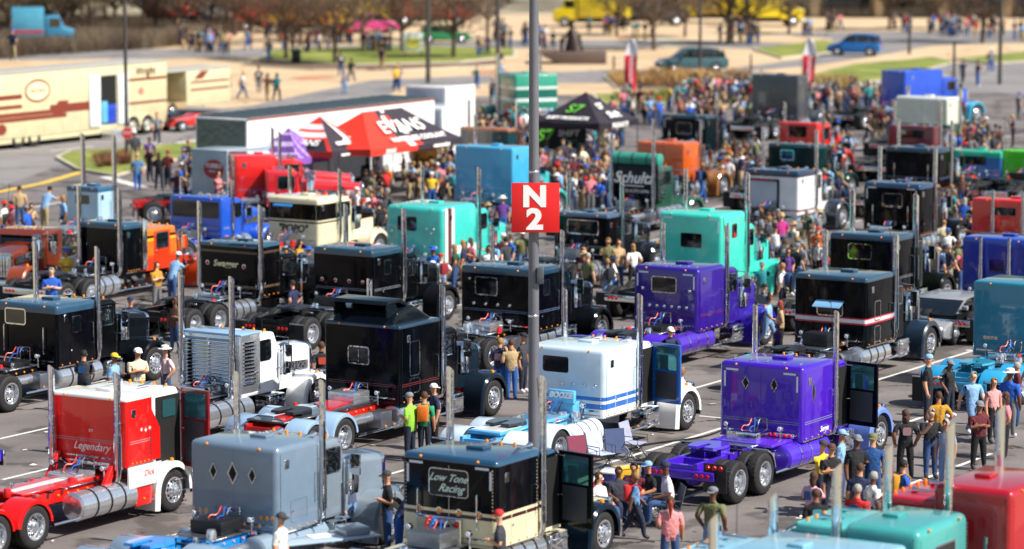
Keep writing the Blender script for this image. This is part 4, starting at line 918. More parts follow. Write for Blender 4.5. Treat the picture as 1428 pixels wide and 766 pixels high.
# ---------------------------------------------------------------- people
def V3(*a): return Vector(a)
def build_person(key, J, cap_pts=None):
    """J: joints -> (position, radius); body grown from a skeleton as one continuous surface, facing +x"""
    bm = bmesh.new(); sk = bm.verts.layers.skin.verify()
    chains = [('pelvis', 'waist', 'chest', 'neck0', 'neck1', 'head0', 'head1', 'head2'), ('pelvis', 'hipL', 'kneeL', 'ankL', 'toeL'), ('pelvis', 'hipR', 'kneeR', 'ankR', 'toeR'),
              ('chest', 'shL', 'elL', 'wrL', 'palmL'), ('chest', 'shR', 'elR', 'wrR', 'palmR')]
    V = {}
    def vert(n):
        if n not in V:
            p, r = J[n]; v = bm.verts.new(p); v[sk].radius = (r, r); V[n] = v
        return V[n]
    vert('pelvis')[sk].use_root = True
    for ch in chains:
        for a, b in zip(ch, ch[1:]):
            a_, b_ = vert(a), vert(b)
            if bm.edges.get((a_, b_)) is None: bm.edges.new((a_, b_))
    # nose, and five fingers on each hand, each its own short chain rooted in the palm
    def chain(pts, rads):
        pv = None
        for i, (p, r) in enumerate(zip(pts, rads)):
            v = bm.verts.new(p); v[sk].radius = (r, r)
            if i == 0: v[sk].use_root = True
            if pv: bm.edges.new((pv, v))
            pv = v
    h1 = J['head1'][0]; fwd = (J['toeL'][0] - J['ankL'][0]); fwd = V3(1, 0, 0)
    chain([h1 + V3(.07, 0, -.0), h1 + V3(.115, 0, -.03)], [.02, .012])
    for s, sy in (('L', 1), ('R', -1)):
        chain([h1 + V3(.0, sy * .07, -.02), h1 + V3(-.015, sy * .098, .0)], [.02, .018])
        w, p = J['wr' + s][0], J['palm' + s][0]; d = (p - w).normalized()
        side = d.cross(V3(0, 0, 1)); side = side.normalized() if side.length > .3 else V3(1, 0, 0)
        if abs(d.z) > .8: side = V3(1, 0, 0)
        curl = side.cross(d) * (1 if s == 'L' else 1); 
        curl = V3(0, -sy, 0) if abs(d.z) > .8 else V3(0, 0, -1)
        for k in range(4):
            o = p + side * (.03 - .02 * k); L = (.07, .082, .078, .06)[k]
            chain([o - d * .02, o + d * L * .5 + curl * .006, o + d * L * .85 + curl * .03], [.0095, .0085, .0075])
        tb = w + d * .03 + side * .03
        chain([tb, tb + side * .025 + d * .03 + curl * .015, tb + side * .02 + d * .06 + curl * .03], [.0115, .010, .0085])
    me = bpy.data.meshes.new('tmp'); bm.to_mesh(me); bm.free()
    o = bpy.data.objects.new('tmp', me); COL.objects.link(o)
    sm = o.modifiers.new('skin', 'SKIN'); sm.use_smooth_shade = True; sm.branch_smoothing = .6
    ss = o.modifiers.new('sub', 'SUBSURF'); ss.levels = 1; ss.render_levels = 1
    bpy.context.view_layer.update()
    out = bpy.data.meshes.new_from_object(o.evaluated_get(bpy.context.evaluated_depsgraph_get())); out.name = 'person'
    bpy.data.objects.remove(o)
    out.materials.clear()
    for _ in range(4): out.materials.append(None)
    segs = [('neck0', 'head2', 0), ('pelvis', 'waist', 1), ('waist', 'neck0', 1), ('chest', 'shL', 1), ('chest', 'shR', 1), ('hipL', 'kneeL', 2), ('hipR', 'kneeR', 2), ('pelvis', 'hipL', 2), ('pelvis', 'hipR', 2),
            ('kneeL', 'ankL', 2), ('kneeR', 'ankR', 2), ('ankL', 'toeL', 3), ('ankR', 'toeR', 3), ('shL', 'elL', 4), ('shR', 'elR', 4), ('elL', 'wrL', 0), ('elR', 'wrR', 0), ('wrL', 'palmL', 0), ('wrR', 'palmR', 0)]
    idx = []
    for p in out.polygons:
        c = p.center; best = (9, 0, 0)
        for a, b, k in segs:
            A, B = J[a][0], J[b][0]; t = max(0, min(1, (c - A).dot(B - A) / (B - A).length_squared)); dd = (c - (A + (B - A) * t)).length - (J[a][1] * (1 - t) + J[b][1] * t)
            if dd < best[0]: best = (dd, k, t)
        k, t = best[1], best[2]
        if k == 4: k = 1 if t < .8 else 0
        if k == 0 and c.z < J['neck0'][0].z + .03 and (c - J['neck0'][0]).length < .14: k = 1
        idx.append(k)
    out.polygons.foreach_set('material_index', idx)
    out.polygons.foreach_set('use_smooth', [True] * len(out.polygons))
    return out
def joints(lean=0., armL='down', armR='down', stride=0., sit=False, head=(0, 0), wide=.0, belly=0.):
    J = {}; z0 = .93 if not sit else .52
    J['pelvis'] = (V3(0, 0, z0), .165 + belly * .3); J['waist'] = (V3(.01 + lean * .1, 0, z0 + .16), .155 + belly); J['chest'] = (V3(lean * .25, 0, z0 + .36), .175 + belly * .5)
    c = J['chest'][0]
    J['neck0'] = (c + V3(lean * .1, 0, .15), .09); J['neck1'] = (c + V3(lean * .14, 0, .21), .06)
    hx = head[0]; n = J['neck1'][0]
    J['head0'] = (n + V3(.02 + hx * .3, 0, .065), .068); J['head1'] = (n + V3(.025 + hx, 0, .14 - abs(hx) * .1), .1); J['head2'] = (n + V3(.005 + hx * 1.2, 0, .205 - abs(hx) * .3), .068)
    for s, y in (('L', 1), ('R', -1)):
        J['sh' + s] = (c + V3(0, y * .2, .075), .082)
        sh = J['sh' + s][0]; a = armL if s == 'L' else armR
        el, wr = {'down': (V3(-.02, y * .05, -.29), V3(.05, y * .06, -.54)), 'bent': (V3(-.05, y * .06, -.28), V3(.2, -y * .06, -.2)), 'up': (V3(.12, y * .04, -.22), V3(.26, -y * .1, .02)),
                  'hip': (V3(-.1, y * .16, -.24), V3(.02, y * .02, -.42)), 'cross': (V3(.03, y * .05, -.27), V3(.2, -y * .2, -.2)), 'reach': (V3(.2, y * .02, -.15), V3(.44, -y * .02, -.1)),
                  'swf': (V3(.08, y * .05, -.27), V3(.27, y * .02, -.42)), 'swb': (V3(-.14, y * .05, -.25), V3(-.2, y * .06, -.5)), 'pocket': (V3(-.1, y * .1, -.26), V3(.05, y * .05, -.46)), 'lap': (V3(.02, y * .05, -.26), V3(.28, -y * .04, -.33))}[a]
        J['el' + s] = (sh + el, .06); J['wr' + s] = (sh + wr, .04); d = (wr - el).normalized(); J['palm' + s] = (sh + wr + d * .075, .045)
        hp = V3(0, y * .095, z0 - .08)
        if sit:
            J['hip' + s] = (V3(.05, y * .11, .49), .12); J['knee' + s] = (V3(.46, y * (.13 + wide), .52), .085); J['ank' + s] = (V3(.46 + stride * y * .1, y * .14, .1), .056); J['toe' + s] = (V3(.62 + stride * y * .1, y * .16, .05), .05)
        else:
            st = stride * (1 if s == 'L' else -1)
            J['hip' + s] = (V3(st * .05, y * .1, .86), .122)
            J['knee' + s] = (V3(st * .2 + abs(st) * .08 + .01, y * (.1 + wide * .5), .49), .086)
            J['ank' + s] = (V3(st * .36 - (.1 if st < 0 else 0), y * (.105 + wide), .09 + (.06 if st < 0 else 0)), .058)
            J['toe' + s] = (J['ank' + s][0] + V3(.15, y * .02, -.045 - (.04 if st < 0 else 0)), .052)
    return J
POSES = {
    'stand': dict(), 'pocket': dict(armL='pocket', armR='pocket', wide=.05), 'hips': dict(armL='hip', armR='hip', wide=.06), 'phone': dict(armL='bent', armR='up', head=(.03, 0)),
    'cross': dict(armL='cross', armR='cross', wide=.05, belly=.02), 'walk': dict(armL='swb', armR='swf', stride=.75, lean=.1), 'walk2': dict(armL='swf', armR='swb', stride=-.7, lean=.1),
    'bent': dict(armL='bent', armR='down', wide=.04, belly=.035), 'point': dict(armL='down', armR='reach', wide=.04), 'lean': dict(lean=.9, armL='reach', armR='reach', head=(.03, 0)),
    'sit': dict(sit=True, armL='lap', armR='lap', belly=.02), 'sitwide': dict(sit=True, armL='lap', armR='down', wide=.07, belly=.05, lean=.2),
}
PM = {}
def person_mesh(p):
    if p not in PM:
        J = joints(**POSES[p]); PM[p] = (build_person(p, J), J)
    return PM[p]
CLOTH = {
    'black': '15151a', 'navy': '1c2548', 'grey': '72757c', 'white': 'e6e4e0', 'red': 'c01f24', 'blue': '1f58b8', 'light blue': '7fa8d0', 'dark green': '26402e', 'maroon': '5c1a26', 'orange': 'd8661c',
    'yellow': 'd8b42c', 'tan': 'b49870', 'pink': 'd07880', 'purple': '56307c', 'charcoal': '34363c', 'teal': '1f8088', 'olive': '6c6e48', 'brown': '54382a', 'cream': 'd6ccae', 'lime green': '8cc83c', 'mustard': 'b88424', 'magenta': 'b02878'}
PANTS = {'blue jeans': '2e4a78', 'dark jeans': '1c2438', 'black trousers': '131418', 'khaki shorts': 'a08c66', 'pale jeans': '6c8cb4', 'grey shorts': '6a6c70', 'bright blue jeans': '2458a0', 'cobalt jeans': '2458a0'}
HAIRC = {'dark': '1c1512', 'brown': '4a3020', 'blond': '947040', 'grey': '98948c', 'red': '8c3018', 'white': 'd0ccc4', 'purple': '5c2c84'}
SKINS = ['c48a6a', 'b87c5c', 'd09a7a', '8a5a40', 'c9906e', '6a4430', 'd8a484']
def m_cap(J, kind):
    def f():
        c = J['head1'][0] + V3(-.008, 0, .012); bm = bmesh.new(); N = 14
        if kind in ('cap', 'capback'):
            bm_lathe(bm, [(.108, .025), (.106, .06), (.09, .095), (.055, .12), (.001, .128)], N, 'z', centre=c)
            s = 1 if kind == 'cap' else -1
            P = [(.06, -.085), (.15, -.07), (.185, 0), (.15, .07), (.06, .085)]
            A = [bm.verts.new(c + V3(s * x, y, .035 - (x - .06) * .25)) for x, y in P]; B = [bm.verts.new(c + V3(s * x, y, .022 - (x - .06) * .25)) for x, y in P]
            bm.faces.new(A); bm.faces.new(B[::-1])
            for i in range(5): j = (i + 1) % 5; bm.faces.new((A[i], A[j], B[j], B[i]))
        elif kind == 'hat': bm_lathe(bm, [(.19, .03), (.12, .045), (.108, .055), (.1, .11), (.07, .125), (.001, .128)], N, 'z', centre=c)
        else:
            # hair shell: covers crown, back and sides, open at the face
            rings = []
            for i, ph in enumerate((95, 70, 45, 20, -5, -28)):
                ring = []
                for k in range(N + 1):
                    th = radians(48 + 264 * k / N) if ph < 45 else radians(10 + 340 * k / N)
                    r_ = .107 * (1 + .03 * sin(5 * th + i)); ring.append(bm.verts.new(c + V3(r_ * cos(th) * cos(radians(ph)) * .98, r_ * sin(th) * cos(radians(ph)) * .88, .0 + r_ * 1.08 * sin(radians(ph)))))
                rings.append(ring)
            if kind == 'long':
                for i, (dz, sc) in enumerate(((-.1, .95), (-.18, .85), (-.27, .5))):
                    ring = []
                    for k in range(N + 1):
                        th = radians(95 + 170 * k / N); ring.append(bm.verts.new(c + V3(.112 * cos(th) * sc - .01, .1 * sin(th) * sc, dz + .02 * sin(3 * th))))
                    rings.append(ring)
            for i in range(len(rings) - 1):
                for k in range(N): bm.faces.new((rings[i][k], rings[i][k + 1], rings[i + 1][k + 1], rings[i + 1][k]))
        return finish(bm, kind, True)
    return f
NAMEH = {'cap': 'cap', 'capback': 'cap', 'hat': 'hat', 'hair': 'hair', 'long': 'hair'}
PEOPLE = []
def person(px, py, shirt, pants, head, pose='stand', face=0., h=1.0, label=None, group=None, z=0., world=None, where=None, extras=None, skin=None):
    """px, py: where the feet stand in the photograph; face: heading in degrees; head: (kind, colour)"""
    me, J = person_mesh(pose)
    loc = world if world is not None else at(px, py, z); loc = Vector((loc.x, loc.y, z))
    kind, hc = head
    shc = CLOTH.get(shirt, shirt); pc = PANTS.get(pants, CLOTH.get(pants, pants))
    mats = [mat('skin_' + (skin or R.choice(SKINS)), (skin or 'c48a6a'), .6) if skin else None, mat('cloth_' + shc, shc, .85, bump=(14, .7, .04, 4)), mat('denim_' + pc, pc, .85, bump=(16, .6, .03, 4)), mat('shoe_' + ('d8d8d8' if (px * 7) % 3 < 1 else '2a2420'), 'd8d8d8' if (px * 7) % 3 < 1 else '2a2420', .6)]
    if mats[0] is None: s = R.choice(SKINS); mats[0] = mat('skin_' + s, s, .55)
    o = link('person', me, None, mats, loc=loc, rot=(0, 0, radians(face)), scale=(h * R.uniform(.96, 1.06), h * R.uniform(.95, 1.12), h))
    hcol = CLOTH.get(hc, None) if kind in ('cap', 'capback', 'hat') else HAIRC.get(hc)
    link(NAMEH[kind], cached(('hd', pose, kind), m_cap(J, kind)), o, mat('head_' + hcol, hcol, .8))
    tag(o, label, 'person', group or 'visitors walking among the trucks')
    PEOPLE.append((o, px, py, where, (shirt, pants, kind, hc, pose)))
    if extras: extras(o, J)
    elif where and R.random() < .12 and pose != 'lean': backpack(R.choice(['20242c', '1c3a6c', '8c2028', '3c4434']))(o, J)
    elif R.random() < .3 and pose != 'lean': print_back(R.choice(['c8c4bc', '8a6a70', '2a5a90', 'b8402c', 'd8d0a0']))(o, J)
    return o
def backpack(colr, nm='backpack'):
    def f(o, J):
        c = J['chest'][0]
        link(nm, rbox(c.x - .3, c.x - .12, -.15, .15, c.z - .28, c.z + .14, .05), o, mat('cloth_' + colr, colr, .8, var=(.8, 1.2)))
        for s in (-1, 1): link('strap', tube([c + V3(-.14, s * .1, .12), c + V3(.02, s * .11, .16), c + V3(.15, s * .1, .05), c + V3(.12, s * .12, -.15)], .018, 6), o, mat('cloth_' + colr))
    return f
def print_back(colr, s=''):
    def f(o, J):
        c = J['chest'][0]; link('shirt_print', rpane(.2, .2, .004, .04), o, mat('print_' + colr, colr, .7), loc=(c.x - .165, 0, c.z - .06))
    return f
def ponytail(colr):
    def f(o, J):
        c = J['head1'][0]; link('ponytail', tube([c + V3(-.09, 0, .03), c + V3(-.16, 0, -.02), c + V3(-.17, .01, -.18), c + V3(-.15, .01, -.36)], [.03, .045, .04, .012], 8), o, mat('head_' + HAIRC[colr], HAIRC[colr], .7))
    return f
PG = 'visitors standing near the front rows'
def P(px, py, sh, pa, hd, pose, face, label, h=1., ex=None, g=PG): return person(px, py, sh, pa, hd, pose, face, h, label, g, extras=ex)
P(118, 575, 'charcoal', 'dark jeans', ('hair', 'dark'), 'cross', 75, 'person with dark hair and charcoal shirt behind the red and white truck roof')
P(160, 580, 'light blue', 'blue jeans', ('cap', 'yellow'), 'bent', -20, 'person in yellow cap and light blue shirt behind the red truck')
P(193, 575, 'cream', 'khaki shorts', ('cap', 'white'), 'cross', -60, 'heavy person in white cap and cream shirt with folded arms', 1.03)
P(232, 568, 'f0c8c8', 'blue jeans', ('hat', 'white'), 'pocket', -150, 'person in white sun hat and patterned shirt beside the louvered rack')
P(183, 492, 'navy', 'dark jeans', ('cap', 'navy'), 'bent', -90, 'person in navy shirt leaning by the black hood at left')
P(245, 492, 'brown', 'blue jeans', ('hair', 'brown'), 'bent', -120, 'person in brown open sweater above the louvered rack')
P(73, 452, 'blue', 'dark jeans', ('hair', 'grey'), 'cross', -80, 'balding person in bright blue shirt behind the black truck at left', 1.08)
P(240, 423, 'light blue', 'blue jeans', ('cap', 'white'), 'lean', 60, 'person in light blue shirt bending between the striped truck and black one')
P(408, 440, '5a7096', 'blue jeans', ('hair', 'brown'), 'stand', 100, 'person in slate blue shirt standing left of the low black sleeper')
P(449, 562, 'black', 'blue jeans', ('hair', 'brown'), 'walk', 100, 'person in black top and jeans left of the tall black sleeper')
P(572, 642, 'lime green', 'dark jeans', ('cap', 'grey'), 'bent', 150, 'person in green shirt beside the red chassis covers', 1., None)
P(592, 640, '2a8a5a', 'dark jeans', ('hair', 'brown'), 'stand', 80, 'person with bright orange backpack near the red chassis covers', 1., backpack('e8701c'))
P(606, 628, 'navy', 'black trousers', ('capback', 'white'), 'stand', 200, 'person in navy shirt and white cap beside the orange backpack')
P(697, 556, 'navy', 'bright blue jeans', ('hair', 'blond'), 'phone', 70, 'person with fair hair and navy vest left of the numbered pole')
P(713, 558, 'tan', 'bright blue jeans', ('hair', 'brown'), 'phone', 90, 'person in tan shirt and blue jeans left of the numbered pole')
P(729, 548, 'charcoal', 'dark jeans', ('cap', 'black'), 'stand', -30, 'person in charcoal shirt and black cap touching the numbered pole')
P(768, 560, 'white', 'khaki shorts', ('long', 'blond'), 'stand', 30, 'person with long fair hair between the pole and white sleeper')
P(936, 592, 'charcoal', 'dark jeans', ('cap', 'black'), 'bent', 30, 'person in charcoal shirt behind the open blue door')
P(950, 596, 'e8e0e0', 'dark jeans', ('long', 'blond'), 'hips', -10, 'person with blond ponytail and white tank top by white hood', .95, ponytail('blond'))
P(487, 762, '46506e', 'pale jeans', ('cap', 'grey'), 'pocket', -35, 'person in grey cap and slate tee looking down beside the grey truck', 1.02)
P(541, 768, 'black', 'blue jeans', ('cap', 'charcoal'), 'bent', -170, 'person in black hoodie and cap facing the grey truck', 1.03)
P(556, 778, 'navy', 'bright blue jeans', ('hair', 'dark'), 'lean', 10, 'person in blue clothes bending at the back of the lettered truck')
P(392, 830, 'white', 'blue jeans', ('cap', 'charcoal'), 'stand', -20, 'person in dark cap at the bottom edge below the grey tank')
P(697, 832, 'charcoal', 'dark jeans', ('cap', 'red'), 'bent', 170, 'person in red cap and charcoal shirt at the bottom edge', 1.05)
# seated circle by the violet truck
SG = 'people gathered on folding chairs'
def chair(px, py, face, colr, label):
    def f():
        bm = bmesh.new()
        for s in (-1, 1):
            bm_tube(bm, [(.25, s * .27, .02), (-.22, s * .27, .46)], .012, 6); bm_tube(bm, [(-.22, s * .27, .02), (.25, s * .27, .44), (.25, s * .27, .62), (-.2, s * .29, .62)], .012, 6); bm_tube(bm, [(-.18, s * .27, .4), (-.32, s * .27, .95)], .012, 6)
        bm_tube(bm, [(.25, -.27, .02), (-.22, .27, .02)], .012, 6); bm_tube(bm, [(.25, .27, .02), (.25, -.27, .44)], .012, 6)
        return finish(bm, 'chair_frame', True)
    e = empty('folding_chair', at(px, py), radians(face)); tag(e, label, 'chair', 'folding camp chairs')
    link('chair_frame', cached('chf', f), e, GREYM)
    mm = mat('canvas_' + colr, colr, .85, var=(.8, 1.1))
    link('seat', rbox(-.22, .26, -.26, .26, .41, .43, .008, 1), e, mm)
    link('backrest', prism([(-.19, .45), (-.33, .95), (-.31, .95), (-.17, .45)], -.26, .26, 0, 1), e, mm)
    return e
for (x, y, sh, pa, hd, pose, fc, cc, lb, clb, h) in (
    (834, 738, 'white', 'blue jeans', ('long', 'brown'), 'sit', -40, 'c02030', 'seated person in white top and red sash with long brown hair', 'red folding chair nearest the lettered truck', 1.),
    (862, 730, '30303c', 'dark jeans', ('hair', 'brown'), 'sit', -70, '28303c', 'seated person with brown hair and dark striped shirt', 'dark folding chair second in the circle', 1.),
    (884, 722, 'maroon', 'blue jeans', ('hair', 'dark'), 'sit', -100, '2a3a5c', 'seated person in maroon shirt behind the standing child', 'navy folding chair behind the standing child', .98),
    (908, 722, 'black', 'blue jeans', ('cap', 'light blue'), 'sitwide', -150, '30343a', 'seated person in black shirt and pale blue cap', 'grey folding chair left of the large man', 1.),
    (934, 733, 'd8d4e0', 'blue jeans', ('cap', 'navy'), 'sitwide', 190, '283040', 'large seated person in white tee and navy cap leaning forward', 'folding chair under the large man in white', 1.12)):
    P(x, y, sh, pa, hd, pose, fc, lb, h, None, SG); chair(x, y, fc, cc, clb)
for x, y, fc, cc, lb in ((812, 662, -60, '7a3048', 'empty maroon folding chair beside the white fuel tank'), (838, 655, -50, 'b0b8d0', 'empty lilac folding chair among the coolers'), (862, 652, -70, '404e74', 'empty blue folding chair by the coolers'), (884, 640, -30, '9aa0b8', 'empty pale folding chair furthest from the lettered truck')):
    chair(x, y, fc, cc, lb)
def cooler(px, py, colr, lid, label):
    e = empty('cooler', at(px, py), radians(R.uniform(0, 90))); tag(e, label, 'cooler')
    link('body', rbox(-.3, .3, -.19, .19, 0, .34, .03), e, paint(colr)); link('lid', rbox(-.31, .31, -.2, .2, .345, .41, .02), e, paint(lid)); link('handle', tube([(-.32, -.1, .25), (-.36, -.1, .3), (-.36, .1, .3), (-.32, .1, .25)], .012, 6), e, BLACK)
cooler(850, 678, '2a3a7a', 'e8e8e8', 'blue cooler with white lid among the folding chairs'); cooler(872, 672, 'd0a020', 'e0c040', 'yellow cooler among the folding chairs'); cooler(822, 690, 'b02430', 'e0e0e0', 'red cooler near the seated group')
P(884, 752, '5a8ab4', 'dark jeans', ('hair', 'blond'), 'walk2', 10, 'child in blue shirt with a red backpack walking past the seated group', .88, backpack('c02028'), SG)
P(934, 800, 'e08c8c', 'blue jeans', ('hair', 'brown'), 'bent', 95, 'person in pink shirt with a red ponytail seen from behind', .97, ponytail('red'), SG)
P(993, 790, 'olive', 'pale jeans', ('capback', 'grey'), 'pocket', 60, 'person in olive shirt and grey cap seen from behind')
P(1088, 497, 'tan', 'black trousers', ('long', 'red'), 'bent', 180, 'person with red hair and tan tank top near the purple fender')
P(1083, 506, 'purple', 'dark jeans', ('hair', 'purple'), 'stand', 140, 'small child with purple hair beside the red haired person', .68)
P(1262, 668, 'black', 'black trousers', ('long', 'brown'), 'pocket', 95, 'person in black print tee and leggings facing away from the camera', 1., print_back('8a6a70'))
P(1293, 592, 'black', 'dark jeans', ('capback', 'light blue'), 'bent', -20, 'tall person in black sleeveless top with pale cap turned backwards', 1.1)
P(1308, 640, 'mustard', 'dark jeans', ('hair', 'brown'), 'hips', 100, 'person in mustard shirt seen from behind at right')
P(1297, 668, 'black', 'blue jeans', ('hair', 'grey'), 'phone', -80, 'person in black jacket over white shirt looking at a phone', 1.02)
P(1318, 682, '8c98a8', 'pale jeans', ('hair', 'grey'), 'stand', -120, 'person in grey blue shirt beside the black jacket')
P(1364, 655, 'maroon', 'black trousers', ('cap', 'grey'), 'cross', -70, 'person in maroon shirt with crossed arms at far right')
P(1384, 618, 'c89090', 'black trousers', ('long', 'blond'), 'stand', -60, 'person with fair hair and pink top at far right')
P(1402, 640, 'pink', 'black trousers', ('long', 'brown'), 'pocket', 170, 'person with long brown hair and pink dress at the right edge')
P(1258, 720, 'blue', 'khaki shorts', ('hair', 'dark'), 'sit', 20, 'seated person in blue tee with a mustard backpack', 1., backpack('c08818'))
P(1145, 716, 'yellow', 'dark jeans', ('cap', 'charcoal'), 'phone', -40, 'person in yellow and black vest beside the violet cab', 1.0)
P(1158, 722, 'black', 'dark jeans', ('cap', 'brown'), 'cross', -70, 'person in black tee with folded arms beside the violet cab')
P(1172, 700, 'light blue', 'blue jeans', ('cap', 'light blue'), 'stand', -20, 'person in light blue shirt and cap close to the violet cab')
P(1193, 715, 'black', 'black trousers', ('cap', 'grey'), 'bent', -60, 'bearded person in black hoodie and grey cap in the group', 1.06)
P(1216, 712, '1c4a84', 'blue jeans', ('capback', 'olive'), 'stand', 90, 'person in deep blue tee and olive cap by the violet fender', 1.05)
P(1198, 752, 'navy', 'dark jeans', ('hair', 'brown'), 'stand', 80, 'person in dark navy tee and brown hair seen from behind in the group')
P(1216, 765, 'white', 'blue jeans', ('hair', 'grey'), 'stand', 20, 'person in white sweater with grey hair in the group')
P(1194, 785, 'red', 'dark jeans', ('hair', 'grey'), 'stand', 60, 'balding person in red tee with blue print in the group', 1., print_back('2a5a90'))
P(1137, 792, 'black', 'dark jeans', ('hair', 'brown'), 'stand', 95, 'person in black tee with colourful back print left of the group', 1., print_back('3a8a98'))
P(1132, 765, 'd8a0b0', 'blue jeans', ('long', 'brown'), 'phone', 40, 'person in pale pink top left of the group')
P(1318, 705, 'tan', 'tan', ('hair', 'brown'), 'sit', 0, 'small child seated near the tall stacks', .6) if False else None
# crowds further back: one individual each, placed in zones and described by their clothes and place
def inside_foot(p, mrg=.15):
    for loc, ang, x0, x1, y0, y1 in FOOT:
        d = p - loc; lx = d.x * cos(ang) + d.y * sin(ang); ly = -d.x * sin(ang) + d.y * cos(ang)
        if x0 - mrg < lx < x1 + mrg and y0 - mrg < ly < y1 + mrg: return True
    return False
PLACED = [o.location.copy() for o, *_ in PEOPLE]
USED = set()
POSEC = ['stand', 'pocket', 'hips', 'phone', 'cross', 'walk', 'walk2', 'bent', 'point', 'stand', 'pocket']
PTX = {'stand': 'standing', 'pocket': 'hands in pockets', 'hips': 'hands on hips', 'phone': 'holding up a phone', 'cross': 'arms folded', 'walk': 'walking', 'walk2': 'striding', 'bent': 'one arm bent', 'point': 'reaching out', 'lean': 'leaning'}
def zone(poly, n, where, group, facing=None):
    xs = [p[0] for p in poly]; ys = [p[1] for p in poly]; c = 0; tries = 0
    while c < n and tries < n * 60:
        tries += 1; x, y = R.uniform(min(xs), max(xs)), R.uniform(min(ys), max(ys))
        ins = False
        for i in range(len(poly)):
            (x0, y0), (x1, y1) = poly[i - 1], poly[i]
            if (y0 > y) != (y1 > y) and x < (x1 - x0) * (y - y0) / (y1 - y0) + x0: ins = not ins
        if not ins: continue
        p = at(x, y)
        if inside_foot(p) or any((p - q).length < .55 for q in PLACED): continue
        for _ in range(200):
            sh = R.choice(list(CLOTH) + ['black', 'navy', 'charcoal', 'grey', 'white', 'black', 'navy', 'light blue', 'charcoal', 'maroon', 'grey', 'brown', 'white', 'black'] * 2); pa = R.choice([q for q in PANTS if q != 'bright blue jeans']); kd = R.choice(['hair', 'hair', 'cap', 'cap', 'long', 'hat', 'capback'])
            hc = R.choice(['dark', 'brown', 'blond', 'grey']) if kd in ('hair', 'long') else R.choice(['black', 'navy', 'white', 'red', 'grey', 'blue', 'tan'])
            if (where, sh, pa) not in USED and (where, sh, NAMEH[kd], hc) not in USED: break
        USED.add((where, sh, pa)); USED.add((where, sh, NAMEH[kd], hc))
        po = R.choice(POSEC); hw = {'hair': hc + ' hair', 'long': 'long ' + hc + ' hair', 'cap': hc + ' cap', 'capback': hc + ' backward cap', 'hat': hc + ' brimmed hat'}[kd]
        o = person(x, y, sh, pa, (kd, hc), po, R.uniform(0, 360), R.uniform(.9, 1.06), f'person in {sh} top, {pa}, {hw}, {where}', group, where=where)
        PLACED.append(p); c += 1
zone([(745, 190), (830, 190), (840, 262), (750, 262)], 16, 'before the black canopy', 'crowd by the black canopy tent')
zone([(870, 140), (1050, 140), (1055, 190), (860, 185)], 8, 'behind the orange truck', 'crowd between the flags')
zone([(1130, 142), (1240, 150), (1235, 215), (1140, 215)], 8, 'right of the red truck', 'crowd right of the red truck')
zone([(505, 205), (640, 205), (650, 300), (500, 285)], 26, 'by the red tents', 'crowd by the red tents')
zone([(900, 215), (1060, 225), (1060, 285), (925, 285)], 16, 'behind the aqua truck', 'visitors behind the aqua truck')
zone([(1290, 225), (1358, 225), (1358, 430), (1300, 430)], 24, 'in the right hand aisle', 'visitors in the right hand aisle')
zone([(1330, 140), (1428, 150), (1428, 245), (1340, 240)], 5, 'at the far right edge', 'crowd at the far right edge')
zone([(1058, 345), (1150, 345), (1150, 410), (1060, 420)], 14, 'right of the aqua truck', 'visitors right of the aqua truck')
zone([(590, 385), (735, 385), (700, 420), (600, 410)], 8, 'below the turquoise truck', 'visitors below the turquoise truck')
zone([(205, 250), (300, 240), (345, 320), (215, 310)], 14, 'by the blue long nosed truck', 'visitors by the blue truck')
zone([(450, 310), (535, 310), (530, 350), (450, 350)], 7, 'by the cream hood', 'visitors by the cream hood')
zone([(0, 330), (110, 330), (110, 420), (0, 410)], 10, 'at the left edge', 'visitors at the left edge')
zone([(470, 98), (560, 98), (560, 132), (480, 132)], 6, 'behind the long white trailer', 'walkers on the far road')
zone([(600, 86), (735, 88), (735, 190), (650, 190)], 8, 'left of the green truck', 'visitors left of the green truck')
zone([(235, 60), (420, 64), (420, 96), (330, 100)], 5, 'behind the cream trailer', 'walkers on the plaza')
zone([(1150, 45), (1428, 38), (1428, 62), (1160, 66)], 1, 'by the far building', 'walkers on the far road by the building')
zone([(1180, 84), (1428, 90), (1428, 125), (1300, 125)], 3, 'on the right hand road', 'walkers on the right hand road')
zone([(860, 36), (1050, 36), (1050, 62), (870, 62)], 1, 'near the bare trees', 'walkers near the bare trees')
zone([(640, 265), (740, 265), (745, 345), (650, 345)], 9, 'behind the numbered pole', 'visitors behind the numbered pole')
zone([(750, 268), (850, 268), (850, 300), (750, 300)], 9, 'left of the script rack', 'visitors left of the script rack')
zone([(770, 395), (885, 395), (885, 440), (830, 430)], 6, 'right of the numbered pole', 'visitors right of the numbered pole')
zone([(375, 400), (450, 400), (450, 470), (380, 470)], 4, 'left of the low black sleeper', 'visitors left of the low black sleeper')
zone([(90, 380), (250, 385), (260, 440), (100, 425)], 7, 'below the striped cab', 'visitors below the striped cab')
zone([(1050, 420), (1110, 420), (1105, 500), (1060, 500)], 4, 'right of the dark purple sleeper', 'visitors right of the dark purple sleeper')
zone([(1290, 500), (1428, 560), (1428, 640), (1330, 640)], 4, 'before the teal chassis', 'visitors before the teal chassis')
zone([(440, 400), (640, 400), (640, 440), (450, 440)], 6, 'below the low black sleeper', 'visitors below the low black sleeper')
zone([(870, 430), (1000, 470), (1000, 520), (930, 540)], 3, 'left of the white hood aisle', 'visitors in the centre aisle')
zone([(1130, 400), (1300, 420), (1300, 450), (1150, 440)], 5, 'behind the striped waist truck', 'visitors behind the waist striped truck')
zone([(950, 380), (1060, 400), (1060, 430), (1000, 440)], 3, 'beneath the aqua truck', 'visitors beneath the aqua truck')
